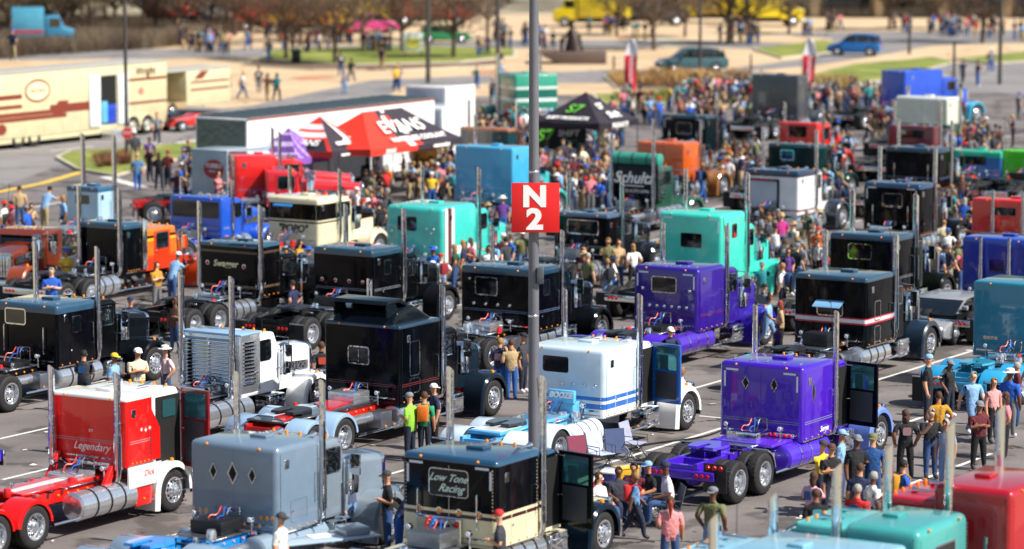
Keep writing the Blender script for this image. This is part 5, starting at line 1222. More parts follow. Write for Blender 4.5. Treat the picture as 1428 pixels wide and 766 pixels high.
for (x, y, sh, pa, hd, po, fc, lb) in (
    (338, 138, 'white', 'blue jeans', ('cap', 'tan'), 'walk', 10, 'person in white tee and jeans walking right of the cream trailer'),
    (318, 137, 'navy', 'maroon', ('hair', 'dark'), 'stand', 40, 'person in navy top with red bag near the cream trailer end'),
    (361, 130, 'charcoal', 'grey shorts', ('hair', 'dark'), 'stand', 90, 'leftmost of the three walkers on the tan plaza'),
    (373, 141, 'brown', 'khaki shorts', ('long', 'brown'), 'walk', 80, 'middle walker with brown top on the tan plaza'),
    (386, 141, 'teal', 'dark jeans', ('long', 'dark'), 'walk2', 70, 'rightmost of the three walkers on the tan plaza'),
    (219, 203, 'grey', 'dark jeans', ('hair', 'blond'), 'walk', -80, 'person in grey tee walking toward the round red sign'),
    (188, 232, 'charcoal', 'khaki shorts', ('cap', 'white'), 'bent', 120, 'person with arms raised just right of the round red sign'),
    (209, 242, 'purple', 'mustard', ('hair', 'dark'), 'walk', -90, 'person in purple top and mustard shorts on the grass island tip'),
    (192, 268, '4a7098', 'bright blue jeans', ('cap', 'tan'), 'walk2', 100, 'person in blue shirt and jeans left of the dark pair'),
    (222, 266, 'black', 'dark jeans', ('long', 'brown'), 'cross', 80, 'person in black top in the dark pair near the grass island'),
    (234, 262, 'maroon', 'dark jeans', ('hair', 'red'), 'phone', 60, 'person in maroon top with blue bag near the grass island'),
    (28, 318, 'tan', 'blue jeans', ('hair', 'brown'), 'stand', 100, 'person in tan shirt behind the rusty hood'),
    (62, 320, 'light blue', 'khaki shorts', ('hair', 'dark'), 'lean', 60, 'person in light blue shirt leaning behind the rusty hood'),
    (630, 398, 'c06878', 'bright blue jeans', ('hair', 'grey'), 'bent', 160, 'grey haired person in plaid shirt beside the turquoise truck'),
    (658, 400, 'pink', 'blue jeans', ('long', 'brown'), 'phone', 200, 'person in pink top beside the turquoise truck'),
    (598, 402, 'cream', 'blue jeans', ('hair', 'dark'), 'lean', -10, 'person in cream shirt leaning under the turquoise truck'),
    (712, 395, 'blue', 'dark jeans', ('hair', 'brown'), 'stand', 200, 'person in blue shirt left of the pole beneath the sign'),
    (848, 400, 'olive', 'blue jeans', ('long', 'blond'), 'phone', -90, 'person in olive top with fair hair near the black short sleeper'),
    (862, 402, 'tan', 'blue jeans', ('long', 'brown'), 'bent', -60, 'person in tan top near the black short sleeper'),
    (793, 256, 'charcoal', 'pale jeans', ('cap', 'olive'), 'cross', -20, 'person in charcoal shirt with folded arms before the black canopy'),
    (617, 272, 'blue', 'khaki shorts', ('hair', 'brown'), 'hips', -150, 'tall person in royal blue polo before the pale blue sleeper')):
    p = at(x, y); person(x, y, sh, pa, hd, po, fc, 1.02, lb, 'visitors standing apart from the crowds')

# the rest of the far crowd, past three hundred people: one joined mass per area
def low_person(p):
    def f():
        J = joints(**POSES[p]); bm = bmesh.new()
        for ch, r_, mi in ((('pelvis', 'waist', 'chest', 'neck0'), .9, 1), (('neck1', 'head0', 'head1', 'head2'), 1., 0), (('hipL', 'kneeL', 'ankL', 'toeL'), .95, 2), (('hipR', 'kneeR', 'ankR', 'toeR'), .95, 2), (('shL', 'elL'), .9, 1), (('shR', 'elR'), .9, 1), (('elL', 'wrL', 'palmL'), .9, 0), (('elR', 'wrR', 'palmR'), .9, 0)):
            bm_tube(bm, [J[k][0] for k in ch], [J[k][1] * r_ for k in ch], 6, mi=mi)
        c = J['head1'][0]; bm_lathe(bm, [(.112, -.02), (.108, .06), (.07, .11), (.001, .125)], 7, 'z', mi=3, centre=c)
        bmesh.ops.recalc_face_normals(bm, faces=bm.faces)
        me = bpy.data.meshes.new('tmp'); bm.to_mesh(me); bm.free()
        V = [v.co.copy() for v in me.vertices]; F = [(tuple(q.vertices), q.material_index) for q in me.polygons]; bpy.data.meshes.remove(me)
        return V, F
    return cached(('low', p), f)
def crowd_mass(poly, n, label, lo=.9, hi=1.06):
    tops = [CLOTH[k] for k in ('black', 'navy', 'grey', 'white', 'red', 'blue', 'light blue', 'maroon', 'pink', 'charcoal', 'tan', 'teal', 'olive', 'brown', 'black', 'navy', 'charcoal', 'black', 'navy', 'grey')]; legs = ['2e4a78', '1c2438', '131418', 'a08c66']; sk = SKINS[:4]; hr = ['1c1512', '4a3020', '86683c', '7c7870', '1c2548']
    ms = [mat('skin_' + c, c, .55) for c in sk] + [mat('cloth_' + c, c, .85, bump=(14, .7, .04, 4)) for c in tops] + [mat('denim_' + c, c, .85, bump=(16, .6, .03, 4)) for c in legs] + [mat('head_' + c, c, .8) for c in hr]
    V, F, MI = [], [], []; xs = [p[0] for p in poly]; ys = [p[1] for p in poly]; c = 0; tries = 0
    cen = [(R.uniform(min(xs), max(xs)), R.uniform(min(ys), max(ys))) for _ in range(max(3, n // 5))]
    while c < n and tries < n * 60:
        tries += 1; cx_, cy_ = R.choice(cen); x, y = cx_ + R.gauss(0, 11), cy_ + R.gauss(0, 2.6); ins = False
        for i in range(len(poly)):
            (x0, y0), (x1, y1) = poly[i - 1], poly[i]
            if (y0 > y) != (y1 > y) and x < (x1 - x0) * (y - y0) / (y1 - y0) + x0: ins = not ins
        p = at(x, y)
        if not ins or inside_foot(p) or any((p - q).length < .5 for q in PLACED): continue
        PLACED.append(p); c += 1
        v, f = low_person(R.choice(['stand', 'pocket', 'hips', 'phone', 'cross', 'walk', 'walk2', 'bent'])); a = R.uniform(0, 2 * pi); h = R.uniform(lo, hi); n0 = len(V)
        m4 = [R.randrange(4), 4 + R.randrange(len(tops)), 4 + len(tops) + R.randrange(4), 8 + len(tops) + R.randrange(5)]
        V += [(p.x + h * (q.x * cos(a) - q.y * sin(a)), p.y + h * (q.x * sin(a) + q.y * cos(a)), q.z * h) for q in v]
        for q, mi in f: F.append(tuple(n0 + t for t in q)); MI.append(m4[mi])
    me = bpy.data.meshes.new('distant_crowd'); me.from_pydata(V, [], F); me.polygons.foreach_set('material_index', MI)
    me.polygons.foreach_set('use_smooth', [True] * len(F))
    for _ in ms: me.materials.append(None)
    tag(link('distant_crowd', me, None, ms), label, 'crowd', None, 'stuff')
crowd_mass([(865, 138), (1050, 136), (1056, 178), (1000, 190), (865, 168)], 110, 'dense far crowd between the two feather flags')
crowd_mass([(1125, 140), (1245, 146), (1245, 200), (1140, 200)], 34, 'dense far crowd right of the tall grey sleeper')
crowd_mass([(1335, 135), (1450, 145), (1450, 260), (1345, 240)], 34, 'far crowd at the right edge beyond the green sleeper')
crowd_mass([(1100, 40), (1450, 36), (1450, 66), (1150, 66)], 55, 'scattered far crowd before the building')
crowd_mass([(230, 48), (420, 46), (560, 74), (240, 80)], 80, 'scattered far crowd among the top left trees')
crowd_mass([(600, 40), (1060, 40), (1060, 66), (600, 84)], 60, 'scattered walkers near the far plaza trees')
crowd_mass([(700, 182), (880, 175), (880, 255), (750, 270)], 66, 'packed crowd around the black canopy tent')
crowd_mass([(500, 190), (700, 186), (650, 300), (500, 290)], 85, 'packed crowd between the red tents and the turquoise truck')
crowd_mass([(1060, 205), (1190, 205), (1200, 300), (1150, 300)], 30, 'packed crowd among the dark trucks at centre right')
crowd_mass([(1285, 200), (1360, 200), (1365, 420), (1310, 420)], 34, 'packed crowd filling the right hand aisle')
crowd_mass([(1060, 320), (1160, 320), (1150, 400), (1060, 410)], 18, 'packed crowd between the aqua truck and the black ones')
crowd_mass([(890, 215), (1070, 215), (1065, 300), (930, 290)], 36, 'packed crowd behind the aqua truck and beside the script rack')
crowd_mass([(640, 250), (860, 250), (850, 300), (640, 330)], 30, 'packed crowd on both sides of the numbered pole')
crowd_mass([(455, 290), (540, 290), (540, 335), (460, 335)], 14, 'people packed round the cream truck nose')
crowd_mass([(180, 90), (330, 90), (330, 100), (300, 110)], 0, 'none') if False else None
# ---------------------------------------------------------------- trailers, tents, signs, poles
H0 = radians(58.2)
def oriented(name, label, cat, corner, z, ang=58.2, off=(0, 0), group=None):
    """empty whose local origin (+off) lies under the photographed point at height z"""
    a = radians(ang); p = at(corner[0], corner[1], z)
    e = empty(name, (p.x - cos(a) * off[0] + sin(a) * off[1], p.y - sin(a) * off[0] - cos(a) * off[1], 0), a); tag(e, label, cat, group); return e
def add_wheels(e, xs, w, r=.5, rim=None, sides=(-1,)):
    for x in xs:
        for s in (-1, 1): wheel(e, x, s * (w / 2 - .14), r=r, w=.27, side=s, dish=-1, rimmat=rim)
def _n(): pass
def panel_seams(body, x0, x1, y, z0, z1, n, m):
    for k in range(1, n):
        x = x0 + (x1 - x0) * k / n; link('panel_joint', rbox(x - .012, x + .012, y - .008, y + .002, z0, z1, 0), body, m)
# long cream race trailer (its right side shows); origin at rear right ground corner
LT = 18.5
t = oriented('race_trailer', 'long cream race trailer with brown stripes and open side door', 'trailer', (234, 184), 0, 58.2, (LT, 0)); FOOT.append((t.location.copy(), H0, 0, LT, -.2, 3.1))
CR, BRN = paint('d2c8a0'), mat('brown_decal', '7c3424', .5)
bd = link('body', rbox(0, LT, 0, 2.6, .55, 4.0, .06), t, CR)
link('roof', rbox(-.02, LT + .02, -.02, 2.62, 4.0, 4.08, .03), t, mat('trailer_roof', 'a8a49a', .6, var=(.8, 1.1)))
link('skirt', rbox(3, LT - .3, .05, 2.55, .3, .55, .02), t, CR)
panel_seams(bd, 0, LT, -.0, .6, 3.95, 12, mat('seam', 'b8ac7c', .6))
XR = lambda px: (at(px, 190).x - at(234, 184).x) / cos(H0) + LT          # along the side by photograph column
for z0, z1, x0, x1 in ((1.75, 1.88, 2.0, LT - 6.2), (1.98, 2.12, 8.2, LT - 6.2), (1.5, 1.62, 2.0, 9.6), (2.7, 2.85, 1.0, 5.9), (2.2, 2.3, 1.0, 5.9)):
    link('stripe', rbox(x0, x1, -.012, -.004, z0 - .05, z1 + .05, 0), bd, BRN)
for z0, z1 in ((3.05, 3.2), (1.75, 1.88)): link('stripe', rbox(LT - 4.0, LT - .1, -.012, -.004, z0, z1, 0), bd, BRN)
link('stripe_step', prism([(8.3, 1.5), (9.2, 1.5), (9.8, 2.35), (8.9, 2.35)], -.016, -.003, 0, 1), bd, BRN)
def oval(w, h, y0, y1):
    return prism([(w * cos(2 * pi * k / 20), h * sin(2 * pi * k / 20)) for k in range(20)], y0, y1)
lg = link('oval_logo', oval(1.05, .62, -.014, -.003), bd, BRN, loc=(7.2, 0, 3.0)); link('oval_inner', oval(.92, .5, -.02, -.014), lg, mat('pale_decal', 'ead8b0', .5))
text('lettering', 'RACING', .34, bd, (7.2, -.024, 3.0), SIDE_ROT, BRN)
text('lettering', 'Wright', .62, bd, (LT - 2.0, -.014, 3.55), SIDE_ROT, mat('dark_brown_ink', '4a2018', .5), .2, bold=.01)
link('round_decal', oval(.4, .3, -.014, -.003), bd, BRN, loc=(4.2, 0, 1.1))
link('heart_decal', oval(.25, .2, -.014, -.003), bd, mat('rose_decal', 'c87868', .5), loc=(LT - 2.4, 0, 2.45))
link('door_opening', rbox(LT - 6.0, LT - 4.6, -.02, .0, .8, 3.5, 0), bd, DARK)  # dark plate on the solid wall, painted as the shaded inside
link('open_door', rbox(LT - 4.5, LT - 3.6, -.1, -.02, .75, 3.55, .03), bd, paint('dfe4e8')); link('open_door', rbox(LT - 7.0, LT - 6.06, -.1, -.02, .75, 3.55, .03), bd, paint('dfe4e8'))
link('blue_cabinet', rbox(LT - 5.5, LT - 4.7, -.1, -.02, .85, 1.9, .02), bd, paint('1440b0')); link('blue_sign', rbox(LT - 6.0, LT - 5.5, -.12, -.02, .9, 2.1, .02), bd, paint('58a8c8'))
link('entry_steps', prism([(LT - 6.0, 0), (LT - 4.6, 0), (LT - 4.6, .5), (LT - 6.0, .5)], -.9, -.02, .02), t, ALU)
add_wheels(t, (5.6, 6.9), 0, .52); 
for w_ in [c for c in t.children if c.name.startswith('wheel')]: w_.location.y = .14 if w_.location.y < 0 else 2.4
for k, x in enumerate((LT - 3.2, LT - 1.9)):
    wheel(t, x, .1, r=.55, w=.3, side=-1, dish=-1)
    link('wheel_arch', m_fender(.66, .3, 0, 180, 0, .1), t, CR, loc=(x, -.08, .55))
person(12, 0, 'navy', 'khaki shorts', ('cap', 'blue'), 'hips', 60, 1.05, 'person in blue jacket standing on the cream trailer roof', None, z=4.08, world=at(18, 86, 4.08))
# second cream trailer with open side and a small red race car in front
t = oriented('race_trailer', 'cream open sided trailer with brown zigzag stripe behind the long one', 'trailer', (322, 156), 0, 58.2, (9, 0)); FOOT.append((t.location.copy(), H0, 0, 9, -.2, 2.8))
bd = link('body', rbox(4.6, 9, 0, 2.5, .6, 2.7, .06), t, CR); link('roof', rbox(0, 9, 0, 2.5, 2.7, 2.8, .03), t, mat('trailer_roof'))
link('rear_body', rbox(-.2, .6, 0, 2.5, .6, 2.7, .05), t, CR); link('back_wall', rbox(.6, 4.6, 2.3, 2.5, .6, 2.7, .02), t, mat('dull_green', '8c8a58', .7)); link('floor', rbox(.6, 4.6, 0, 2.5, .5, .9, .02), t, paint('b09468'))
for z0, z1 in ((1.5, 1.62), (1.95, 2.07)): link('stripe', rbox(5, 8.8, -.012, -.004, z0, z1, 0), bd, BRN)
link('stripe_step', prism([(5.3, 2.2), (6.2, 2.2), (6.8, 2.65), (6.0, 2.65)], -.016, -.003, 0, 1), bd, BRN)
for x in (2.0, 3.2): wheel(t, x, .1, r=.45, w=.27, side=-1, dish=-1)
e = oriented('race_car', 'small red low race car with black wheels beside the cream trailer', 'race car', (262, 182), 0, 40, (1.5, 0)); FOOT.append((e.location.copy(), radians(40), 0, 3.4, -1, 1))
link('body', prism([(0, .3), (.3, .7), (1.4, .8), (1.9, 1.0), (2.3, .72), (3.3, .5), (3.4, .3)], -.6, .6, .08, 3), e, paint('c82018'))
link('wing', prism([(.0, .95), (.7, 1.1), (.7, 1.14), (0, 1.0)], -.7, .7, .01, 1), e, paint('20242c'))
for x in (.5, 2.8):
    for s in (-1, 1): wheel(e, x, s * .8, r=.34, w=.3, side=s, dish=1)
# long white enclosed trailer
t = oriented('enclosed_trailer', 'long white enclosed trailer with dark roof behind the red tents', 'trailer', (345, 166), 3.9); LN = 15.2; FOOT.append((t.location.copy(), H0, 0, LN, 0, 2.6))
bd = link('body', band_body(0, LN, 0, 2.9, .6, 3.9, .04, ()), t, [paint('eceae8')])
link('roof', rbox(.05, LN - .05, .05, 2.85, 3.9, 3.95, .02), t, mat('dark_roof', '3c4a50', .7, var=(.8, 1.15), vscale=2))
for k in range(18): link('roof_rib', rbox(.4 + .84 * k, .46 + .84 * k, .1, 2.8, 3.95, 3.975, 0, 1), t, mat('roof_rib', '46565c', .7))
link('top_rail', rbox(0, LN, -.03, .0, 3.82, 3.9, .0), bd, mat('rail_red', '8a4438', .5)); link('mirrored_back', rbox(-.03, 0, .1, 2.8, .8, 3.8, .0), bd, mat('mirror_panel', '5c6c70', .18, .8, bump=(3, .6, .1, 3)))
for x in range(1, 15): link('rivet_strip', rbox(x - .012, x + .012, -.006, 0, .65, 3.8, 0), bd, mat('seam_white', 'cfcdca', .6))
for x in (9.2, 10.4): wheel(t, x, .12, r=.42, w=.27, side=-1, dish=-1)
# grey trailer with round red logo
t = oriented('enclosed_trailer', 'grey square backed trailer with red oval badge near the red truck', 'trailer', (317, 212), 2.6); FOOT.append((t.location.copy(), H0, 0, 8, 0, 2.1))
bd = link('body', band_body(0, 6.5, 0, 2.0, .5, 2.6, .05, ()), t, [paint('8ba0ae')]); link('roof', rbox(0, 6.5, 0, 2.0, 2.6, 2.65, .02), t, paint('aab8c0'))
lg = link('oval_badge', prism([(.55 * cos(2 * pi * k / 20), .42 * sin(2 * pi * k / 20)) for k in range(20)], -.02, 0, axis='x'), bd, mat('badge_red', 'a82030', .5), loc=(0, .75, 1.8))
text('lettering', 'TURBO', .27, lg, (-.025, 0, .14), BACK_ROT, WHITEP, bold=.005); text('lettering', 'FREIGHT', .14, lg, (-.025, 0, -.1), BACK_ROT, WHITEP)
link('badge_band', rbox(-.024, -.02, -.48, .48, -.03, .02, 0), lg, mat('badge_blue', '20305a', .5))
link('side_panel', rbox(.1, .9, -.01, 0, .6, 2.5, 0), bd, mat('plum', '7a3050', .5))
for x in (3.6, 4.6): wheel(t, x, .1, r=.36, w=.22, side=-1, dish=-1)
# white box trailers in the middle
for (c, z, w, h, ln, lb, pc) in (((622, 122), 3.3, 2.6, 3.3, 2.6, 'white box trailer with louvered grey back, the further of two', 'a8b0c0'), ((617, 151), 3.0, 2.4, 3.0, 2.6, 'white box trailer with plain grey back and red latch, the nearer of two', '9aa2b2')):
    t = oriented('box_trailer', lb, 'trailer', c, z, 58.2, (0, 0), 'white box trailers'); FOOT.append((t.location.copy(), H0, 0, 4.6, 0, w))
    bd = link('body', band_body(0, 2.9, 0, w, .5, h, .05, ()), t, [paint('ecebea')]); pn = link('back_door', rbox(-.03, 0, .12, w - .12, .65, h - .15, .01), bd, paint(pc))
    if 'louvered' in lb:
        for k in range(8): link('louver', rbox(-.05, -.03, .5, w - .6, 1.7 + .12 * k, 1.76 + .12 * k, 0), pn, mat('louver_grey', '6c7488', .5))  # slats a darker grey than the door panel
        for k in range(10): link('marker_light', disc(.03, .03, 'x', 8), bd, RED_L, loc=(-.01, .2 + k * .24, h - .1), rot=(0, 0, pi))
    else: link('latch', rbox(-.08, -.03, .55, .75, h - .9, h - .5, .02), pn, RED_L)
    for x in (1.3, 2.2): wheel(t, x, .1, r=.36, w=.22, side=-1, dish=-1)
# ---- canopy tents
def tent(label, near, size, hz, peak, roofs, val, ang=58.2, words=(), legm=None, ridge=0.):
    """near: photograph position of the eave corner nearest the camera (local -x, -y); sides 0..3 = -y, +x, +y, -x"""
    sx, sy = size[0] / 2, size[1] / 2; a_ = radians(ang); p = at(near[0], near[1], hz - .3)
    e = empty('canopy_tent', (p.x + cos(a_) * sx - sin(a_) * sy, p.y + sin(a_) * sx + cos(a_) * sy, 0), a_); tag(e, label, 'tent', 'canopy tents')
    cor = [(-sx, -sy), (sx, -sy), (sx, sy), (-sx, sy)]; apx = [(-ridge, 0), (ridge, 0), (ridge, 0), (-ridge, 0)]
    for i in range(4):
        a, b = cor[i], cor[(i + 1) % 4]; pa, pb = apx[i], apx[(i + 1) % 4]; bm = bmesh.new(); N = 14; rows = []
        for k in range(N + 1):
            t = k / N; zz = hz + (peak - hz) * (t ** 1.12); L = []
            for j in range(N + 1):
                u = j / N; bx, by = a[0] + (b[0] - a[0]) * u, a[1] + (b[1] - a[1]) * u; tx, ty = pa[0] + (pb[0] - pa[0]) * u, pa[1] + (pb[1] - pa[1]) * u
                L.append(bm.verts.new((bx + (tx - bx) * t, by + (ty - by) * t, zz - .07 * sin(pi * u) * (1 - t))))
            rows.append(L)
        rc = roofs[i]; rc = rc if isinstance(rc, tuple) else (rc, rc, lambda u, t: False)
        for k in range(N):
            for j in range(N):
                f = bm.faces.new((rows[k][j], rows[k][j + 1], rows[k + 1][j + 1], rows[k + 1][j])); f.material_index = int(rc[2]((j + .5) / N, (k + .5) / N))
        bmesh.ops.remove_doubles(bm, verts=bm.verts, dist=.001)
        cols = [rc[0], rc[1]] + list(rc[3:]); link('roof_panel', finish(bm, 'roof_panel', True, mats=len(cols)), e, [mat('canopy_' + c, c, .7, bump=(3, .4, .04, 2)) for c in cols])
        bm = bmesh.new(); top = []; bot = []
        for j in range(13):
            u = j / 12; x = a[0] + (b[0] - a[0]) * u; y = a[1] + (b[1] - a[1]) * u; w_ = 1 + .006 * sin(j * 2.1)
            top.append(bm.verts.new((x, y, hz - .07 * sin(pi * u)))); bot.append(bm.verts.new((x * 1.01 * w_, y * 1.01 * w_, hz - .32)))
        vc = val[i]; vc = vc if isinstance(vc, tuple) else (vc, vc, 0)
        for j in range(12): f = bm.faces.new((top[j], top[j + 1], bot[j + 1], bot[j])); f.material_index = int(j / 12 < vc[2])
        link('valance', finish(bm, 'valance', True, mats=2), e, [mat('canopy_' + c, c, .7, bump=(3, .4, .04, 2)) for c in vc[:2]])
    for x, y in cor: link('leg', tube([(x * .985, y * .985, 0), (x * .985, y * .985, hz - .05)], .03, 8), e, legm or GREYM)
    for (s_, size_, side, u, t, mm, sh) in words:                 # lettering lying on a roof panel or a valance
        a, b = Vector(cor[side] + (0,)), Vector(cor[(side + 1) % 4] + (0,)); d = (b - a).normalized()
        if t is None:
            n = Vector((d.y, -d.x, 0)); p = a + (b - a) * u + n * .07 + Vector((0, 0, hz - .19)); up = Vector((0, 0, 1))
        else:
            pa, pb = Vector(apx[side] + (0,)), Vector(apx[(side + 1) % 4] + (0,)); e0 = a + (b - a) * u; e1 = pa + (pb - pa) * u; p0 = e0 + (e1 - e0) * t
            mid = (a + b) / 2; am = (pa + pb) / 2; up = (Vector((0, 0, peak - hz)) + am - mid); up = (up - d * up.dot(d)).normalized(); n = d.cross(up); p = Vector((p0.x, p0.y, hz + (peak - hz) * (t ** 1.12))) + n * .1
        M = Matrix((d, up, d.cross(up))).transposed()
        text('lettering', s_, size_, e, p, M.to_euler(), mm, sh, bold=.012)
    return e
GRN = mat('logo_green', '6cc83c', .5)
tent('black canopy tent with green block logo in the middle of the crowd', (836, 181), (3.8, 3.8), 2.6, 3.95, ['241c28', '2a2230', '2a2230', '241c28'], ['1c1620'] * 4,
     words=(('S7', .85, 3, .5, .42, GRN, .2), ('SHIFT PRODUCTS', .3, 3, .5, .1, WHITEP, .1), ('S7', .6, 0, .3, .5, WHITEP, .2), ('Shift', .65, 0, .5, .2, WHITEP, .3), ('PRODUCTS', .3, 0, .5, None, WHITEP, .2)))
e = empty('banner_wall', at(780, 234), radians(0)); tag(e, 'black banner with green logo hanging below the black canopy', 'banner')
link('banner', rbox(-1.25, 1.35, -.02, .02, .9, 2.2, .005, 1), e, mat('banner_black', '14141c', .6)); text('lettering', 'S7', .8, e, (-.75, -.03, 1.6), SIDE_ROT, GRN, .2, bold=.02); text('lettering', 'SHIFT', .42, e, (.45, -.03, 1.72), SIDE_ROT, WHITEP, .15, bold=.01); text('lettering', 'PRODUCTS', .16, e, (.45, -.03, 1.35), SIDE_ROT, GRN)
for x in (-1.25, 1.35): link('post', tube([(x, .04, 0), (x, .04, 2.3)], .02, 6), e, GREYM)
RDC, BKC, WHC = 'd8301c', '2c2430', 'e8dcdc'
def ev(u, t):                                                     # red, then slanted white and dark bands, then black
    w = u + t * .12
    return 1 if w < .42 else (2 if .46 < w < .5 or (.58 < w < .62 and t > .35) else (1 if .53 < w < .57 else 0))
tent('large red and black canopy tent lettered EVANS in white', (517, 218), (7.6, 3.9), 2.5, 3.95, [(BKC, RDC, ev, WHC), BKC, BKC, RDC], [(BKC, RDC, .45), BKC, BKC, RDC], legm=mat('white_leg', 'e8e8ea', .4), ridge=1.6,
     words=(('EVANS', 1.15, 0, .5, .5, WHITEP, .25), ('WATERLESS COOLANT', .42, 0, .56, .14, WHITEP, .2), ('EVANS', .26, 0, .2, None, WHITEP, .2), ('evanscoolant', .26, 0, .75, None, WHITEP, .2), ('EVANS', .5, 3, .4, .22, WHITEP, .2)))
tent('red and black peaked canopy tent with white chevrons', (463, 221), (3.3, 3.6), 2.45, 3.85, [(BKC, RDC, lambda u, t: (1 if u > .75 else (2 if u > .66 else 0)), WHC), RDC, BKC, (RDC, WHC, lambda u, t: (1 if int(t * 9) in (4, 6) else (2 if t < .38 and .25 < u < .9 else 0)), BKC)], [(RDC, BKC, .6), RDC, BKC, RDC],
     words=(('EVANS', .5, 3, .55, .2, WHITEP, .1), ('coolant', .45, 0, .4, .2, WHITEP, .1), ('evanscoolant', .2, 0, .35, None, WHITEP, 0)))
tent('red canopy tent with thin white stripes behind the chevron tent', (438, 208), (3.0, 3.0), 2.45, 3.7, [(RDC, WHC, lambda u, t: int(t * 10) % 4 == 1)] * 4, [RDC] * 4)
tent('purple and white striped canopy tent left of the red ones', (414, 230), (2.5, 2.6), 2.2, 3.4, [('6a3c94', '9c84bc', lambda u, t: int((u + t * .5) * 9) % 3 == 1)] * 3 + [('6a3c94', 'c0b0d4', lambda u, t: int(t * 9) % 3 == 1)], ['8450a8'] * 4)
e = empty('folding_table', at(520, 262), .3); tag(e, 'dark folding table with goods under the red tent', 'table'); link('table_top', rbox(-.9, .9, -.38, .38, .72, .76, .01), e, paint('5a3c2c'))
for x in (-.8, .8):
    for y in (-.3, .3): link('leg', tube([(x, y, 0), (x, y, .72)], .02, 6), e, GREYM)
e = empty('orange_drum', at(590, 264), .4); tag(e, 'horizontal orange drum on a blue stand in the crowd', 'drum')
link('drum', cached('drum', lambda: (lambda bm: (bm_lathe(bm, [(.001, -.6), (.42, -.58), (.46, -.5), (.46, .5), (.42, .58), (.001, .6)], 20, 'x'), finish(bm, 'drum', True))[1])(bmesh.new())), e, paint('d88818'), loc=(0, 0, 1.75)); link('stand', rbox(-.65, .65, -.45, .45, 0, 1.3, .04), e, paint('2a6cb0'))
# ---- feather flags
def flag(c, label, h=4.3, lean=.0):
    e = empty('feather_flag', at(*c), radians(-8)); tag(e, label, 'flag', 'feather flags')
    link('pole', tube([(-.32, .02, 0), (-.32, .02, h * .7), (-.2, .02, h * .95), (.1, .02, h)], .02, 6), e, GREYM)
    P_ = [(-.3, .9), (.34, .9), (.42, 1.6), (.46, 2.6), (.48, 3.5), (.42, h - .25), (.15, h - .02), (-.12, h - .12), (-.27, h * .75)]
    def f(lo, hi):
        bm = bmesh.new(); N = 16; rows = []
        for k in range(N + 1):
            z = lo + (hi - lo) * k / N; t = (z - .9) / (h - .9); xl = -.3 + .28 * max(0, t - .72) / .28; xr = .36 + .16 * t - (.5 * max(0, t - .8) / .2) ** 1.6
            rows.append([bm.verts.new((xl + (xr - xl) * j / 5, .05 * sin(j * 1.1 + z * 1.6), z)) for j in range(6)])
        for k in range(N):
            for j in range(5): bm.faces.new((rows[k][j], rows[k][j + 1], rows[k + 1][j + 1], rows[k + 1][j]))
        return finish(bm, 'flag_cloth', True)
    link('flag_cloth', f(.9, 3.25), e, mat('flag_red', 'd41c3c', .6)); link('flag_top', f(3.25, h), e, mat('flag_white', 'e8e2e6', .6))
    text('lettering', 'Cummins', .55, e, (.06, -.1, 2.2), (pi / 2, -pi / 2 + .05, 0), WHITEP, .1)
    return e
flag((878, 150), 'red feather flag with white top left of the grey green car'); flag((1126, 150), 'red feather flag with white top right of the tall grey sleeper')
# ---- poles
def pole(c, top, w, label, m, ztop=None, name='light_pole', group='thin light poles', base=True):
    p = at(*c); sc = FPX / hypot(p.y, CAMH); h = ztop or (c[1] - top) / sc; e = empty(name, p); tag(e, label, 'pole', group); r = w / sc / 2
    link('shaft', tube([(0, 0, 0), (0, 0, h * .5), (0, 0, h)], [r * 1.1, r, r * .85], 14), e, m)
    if base: link('base', cached(('pb', round(r, 2)), lambda: (lambda bm: (bm_lathe(bm, [(.001, .5), (r * 1.8, .48), (r * 2.0, .4), (r * 2.0, 0)], 16, 'z'), finish(bm, 'base', True))[1])(bmesh.new())), e, KERBM)
    link('bolt_collar', rbox(-r * 1.6, r * 1.6, -r * 1.6, r * 1.6, .5, .54, .01, 1), e, GREYM)
    return e, h, r, p
POLEM = mat('pole_paint', '74747c', .4, .3, bump=(8, .1, .02, 3), var=(.88, 1.08), vscale=1.2)
e, h, r, p = pole((744, 690), -120, 14, 'thick grey light pole carrying the red N2 section sign', POLEM, 15.5, group='section marker')
zs = None
def zat(py, p):                                                   # height above p seen at photograph row py
    v = (383 - py) / FPX; th = math.atan(v) - PITCH; return CAMH + hypot(p.x, p.y) * math.tan(th) * 1.0
zt, zb_ = zat(254, p), zat(323, p); wS = 67 / (FPX / p.length)
sg = link('sign_panel', rbox(-wS / 2 + .04, wS / 2 + .04, -r - .1, -r - .06, zb_, zt, .01), e, mat('sign_red', 'e02020', .4))
link('letter', None, None) if False else None
text('lettering', 'N', .68, sg, (.02, -r - .105, zb_ + (zt - zb_) * .71), SIDE_ROT, WHITEP, 0, 1.1, bold=.035); text('lettering', '2', .68, sg, (.02, -r - .105, zb_ + (zt - zb_) * .25), SIDE_ROT, WHITEP, 0, 1.15, bold=.03)
link('conduit_box', rbox(r * .6, r + .12, -r - .06, -r + .12, 5.2, 5.6, .02), e, GREYM); link('weathered_decal', rpane(.16, .22, .004, .02), e, mat('faded_sticker', 'b8b4a4', .7), loc=(0, -r - .012, 6.6), rot=(0, 0, pi / 2))
for z in (4.4, 7.9): link('steel_band', cached(('bnd', round(r, 3)), lambda: (lambda bm: (bm_lathe(bm, [(r * 1.02, -.03), (r * 1.08, -.02), (r * 1.08, .02), (r * 1.02, .03)], 16, 'z'), finish(bm, 'band', True))[1])(bmesh.new())), e, ALU, loc=(0, 0, z))
for z in (zb_ + .12, zt - .12): link('clamp', rbox(-r - .02, r + .02, -r - .07, r + .03, z - .025, z + .025, .005, 1), e, ALU)
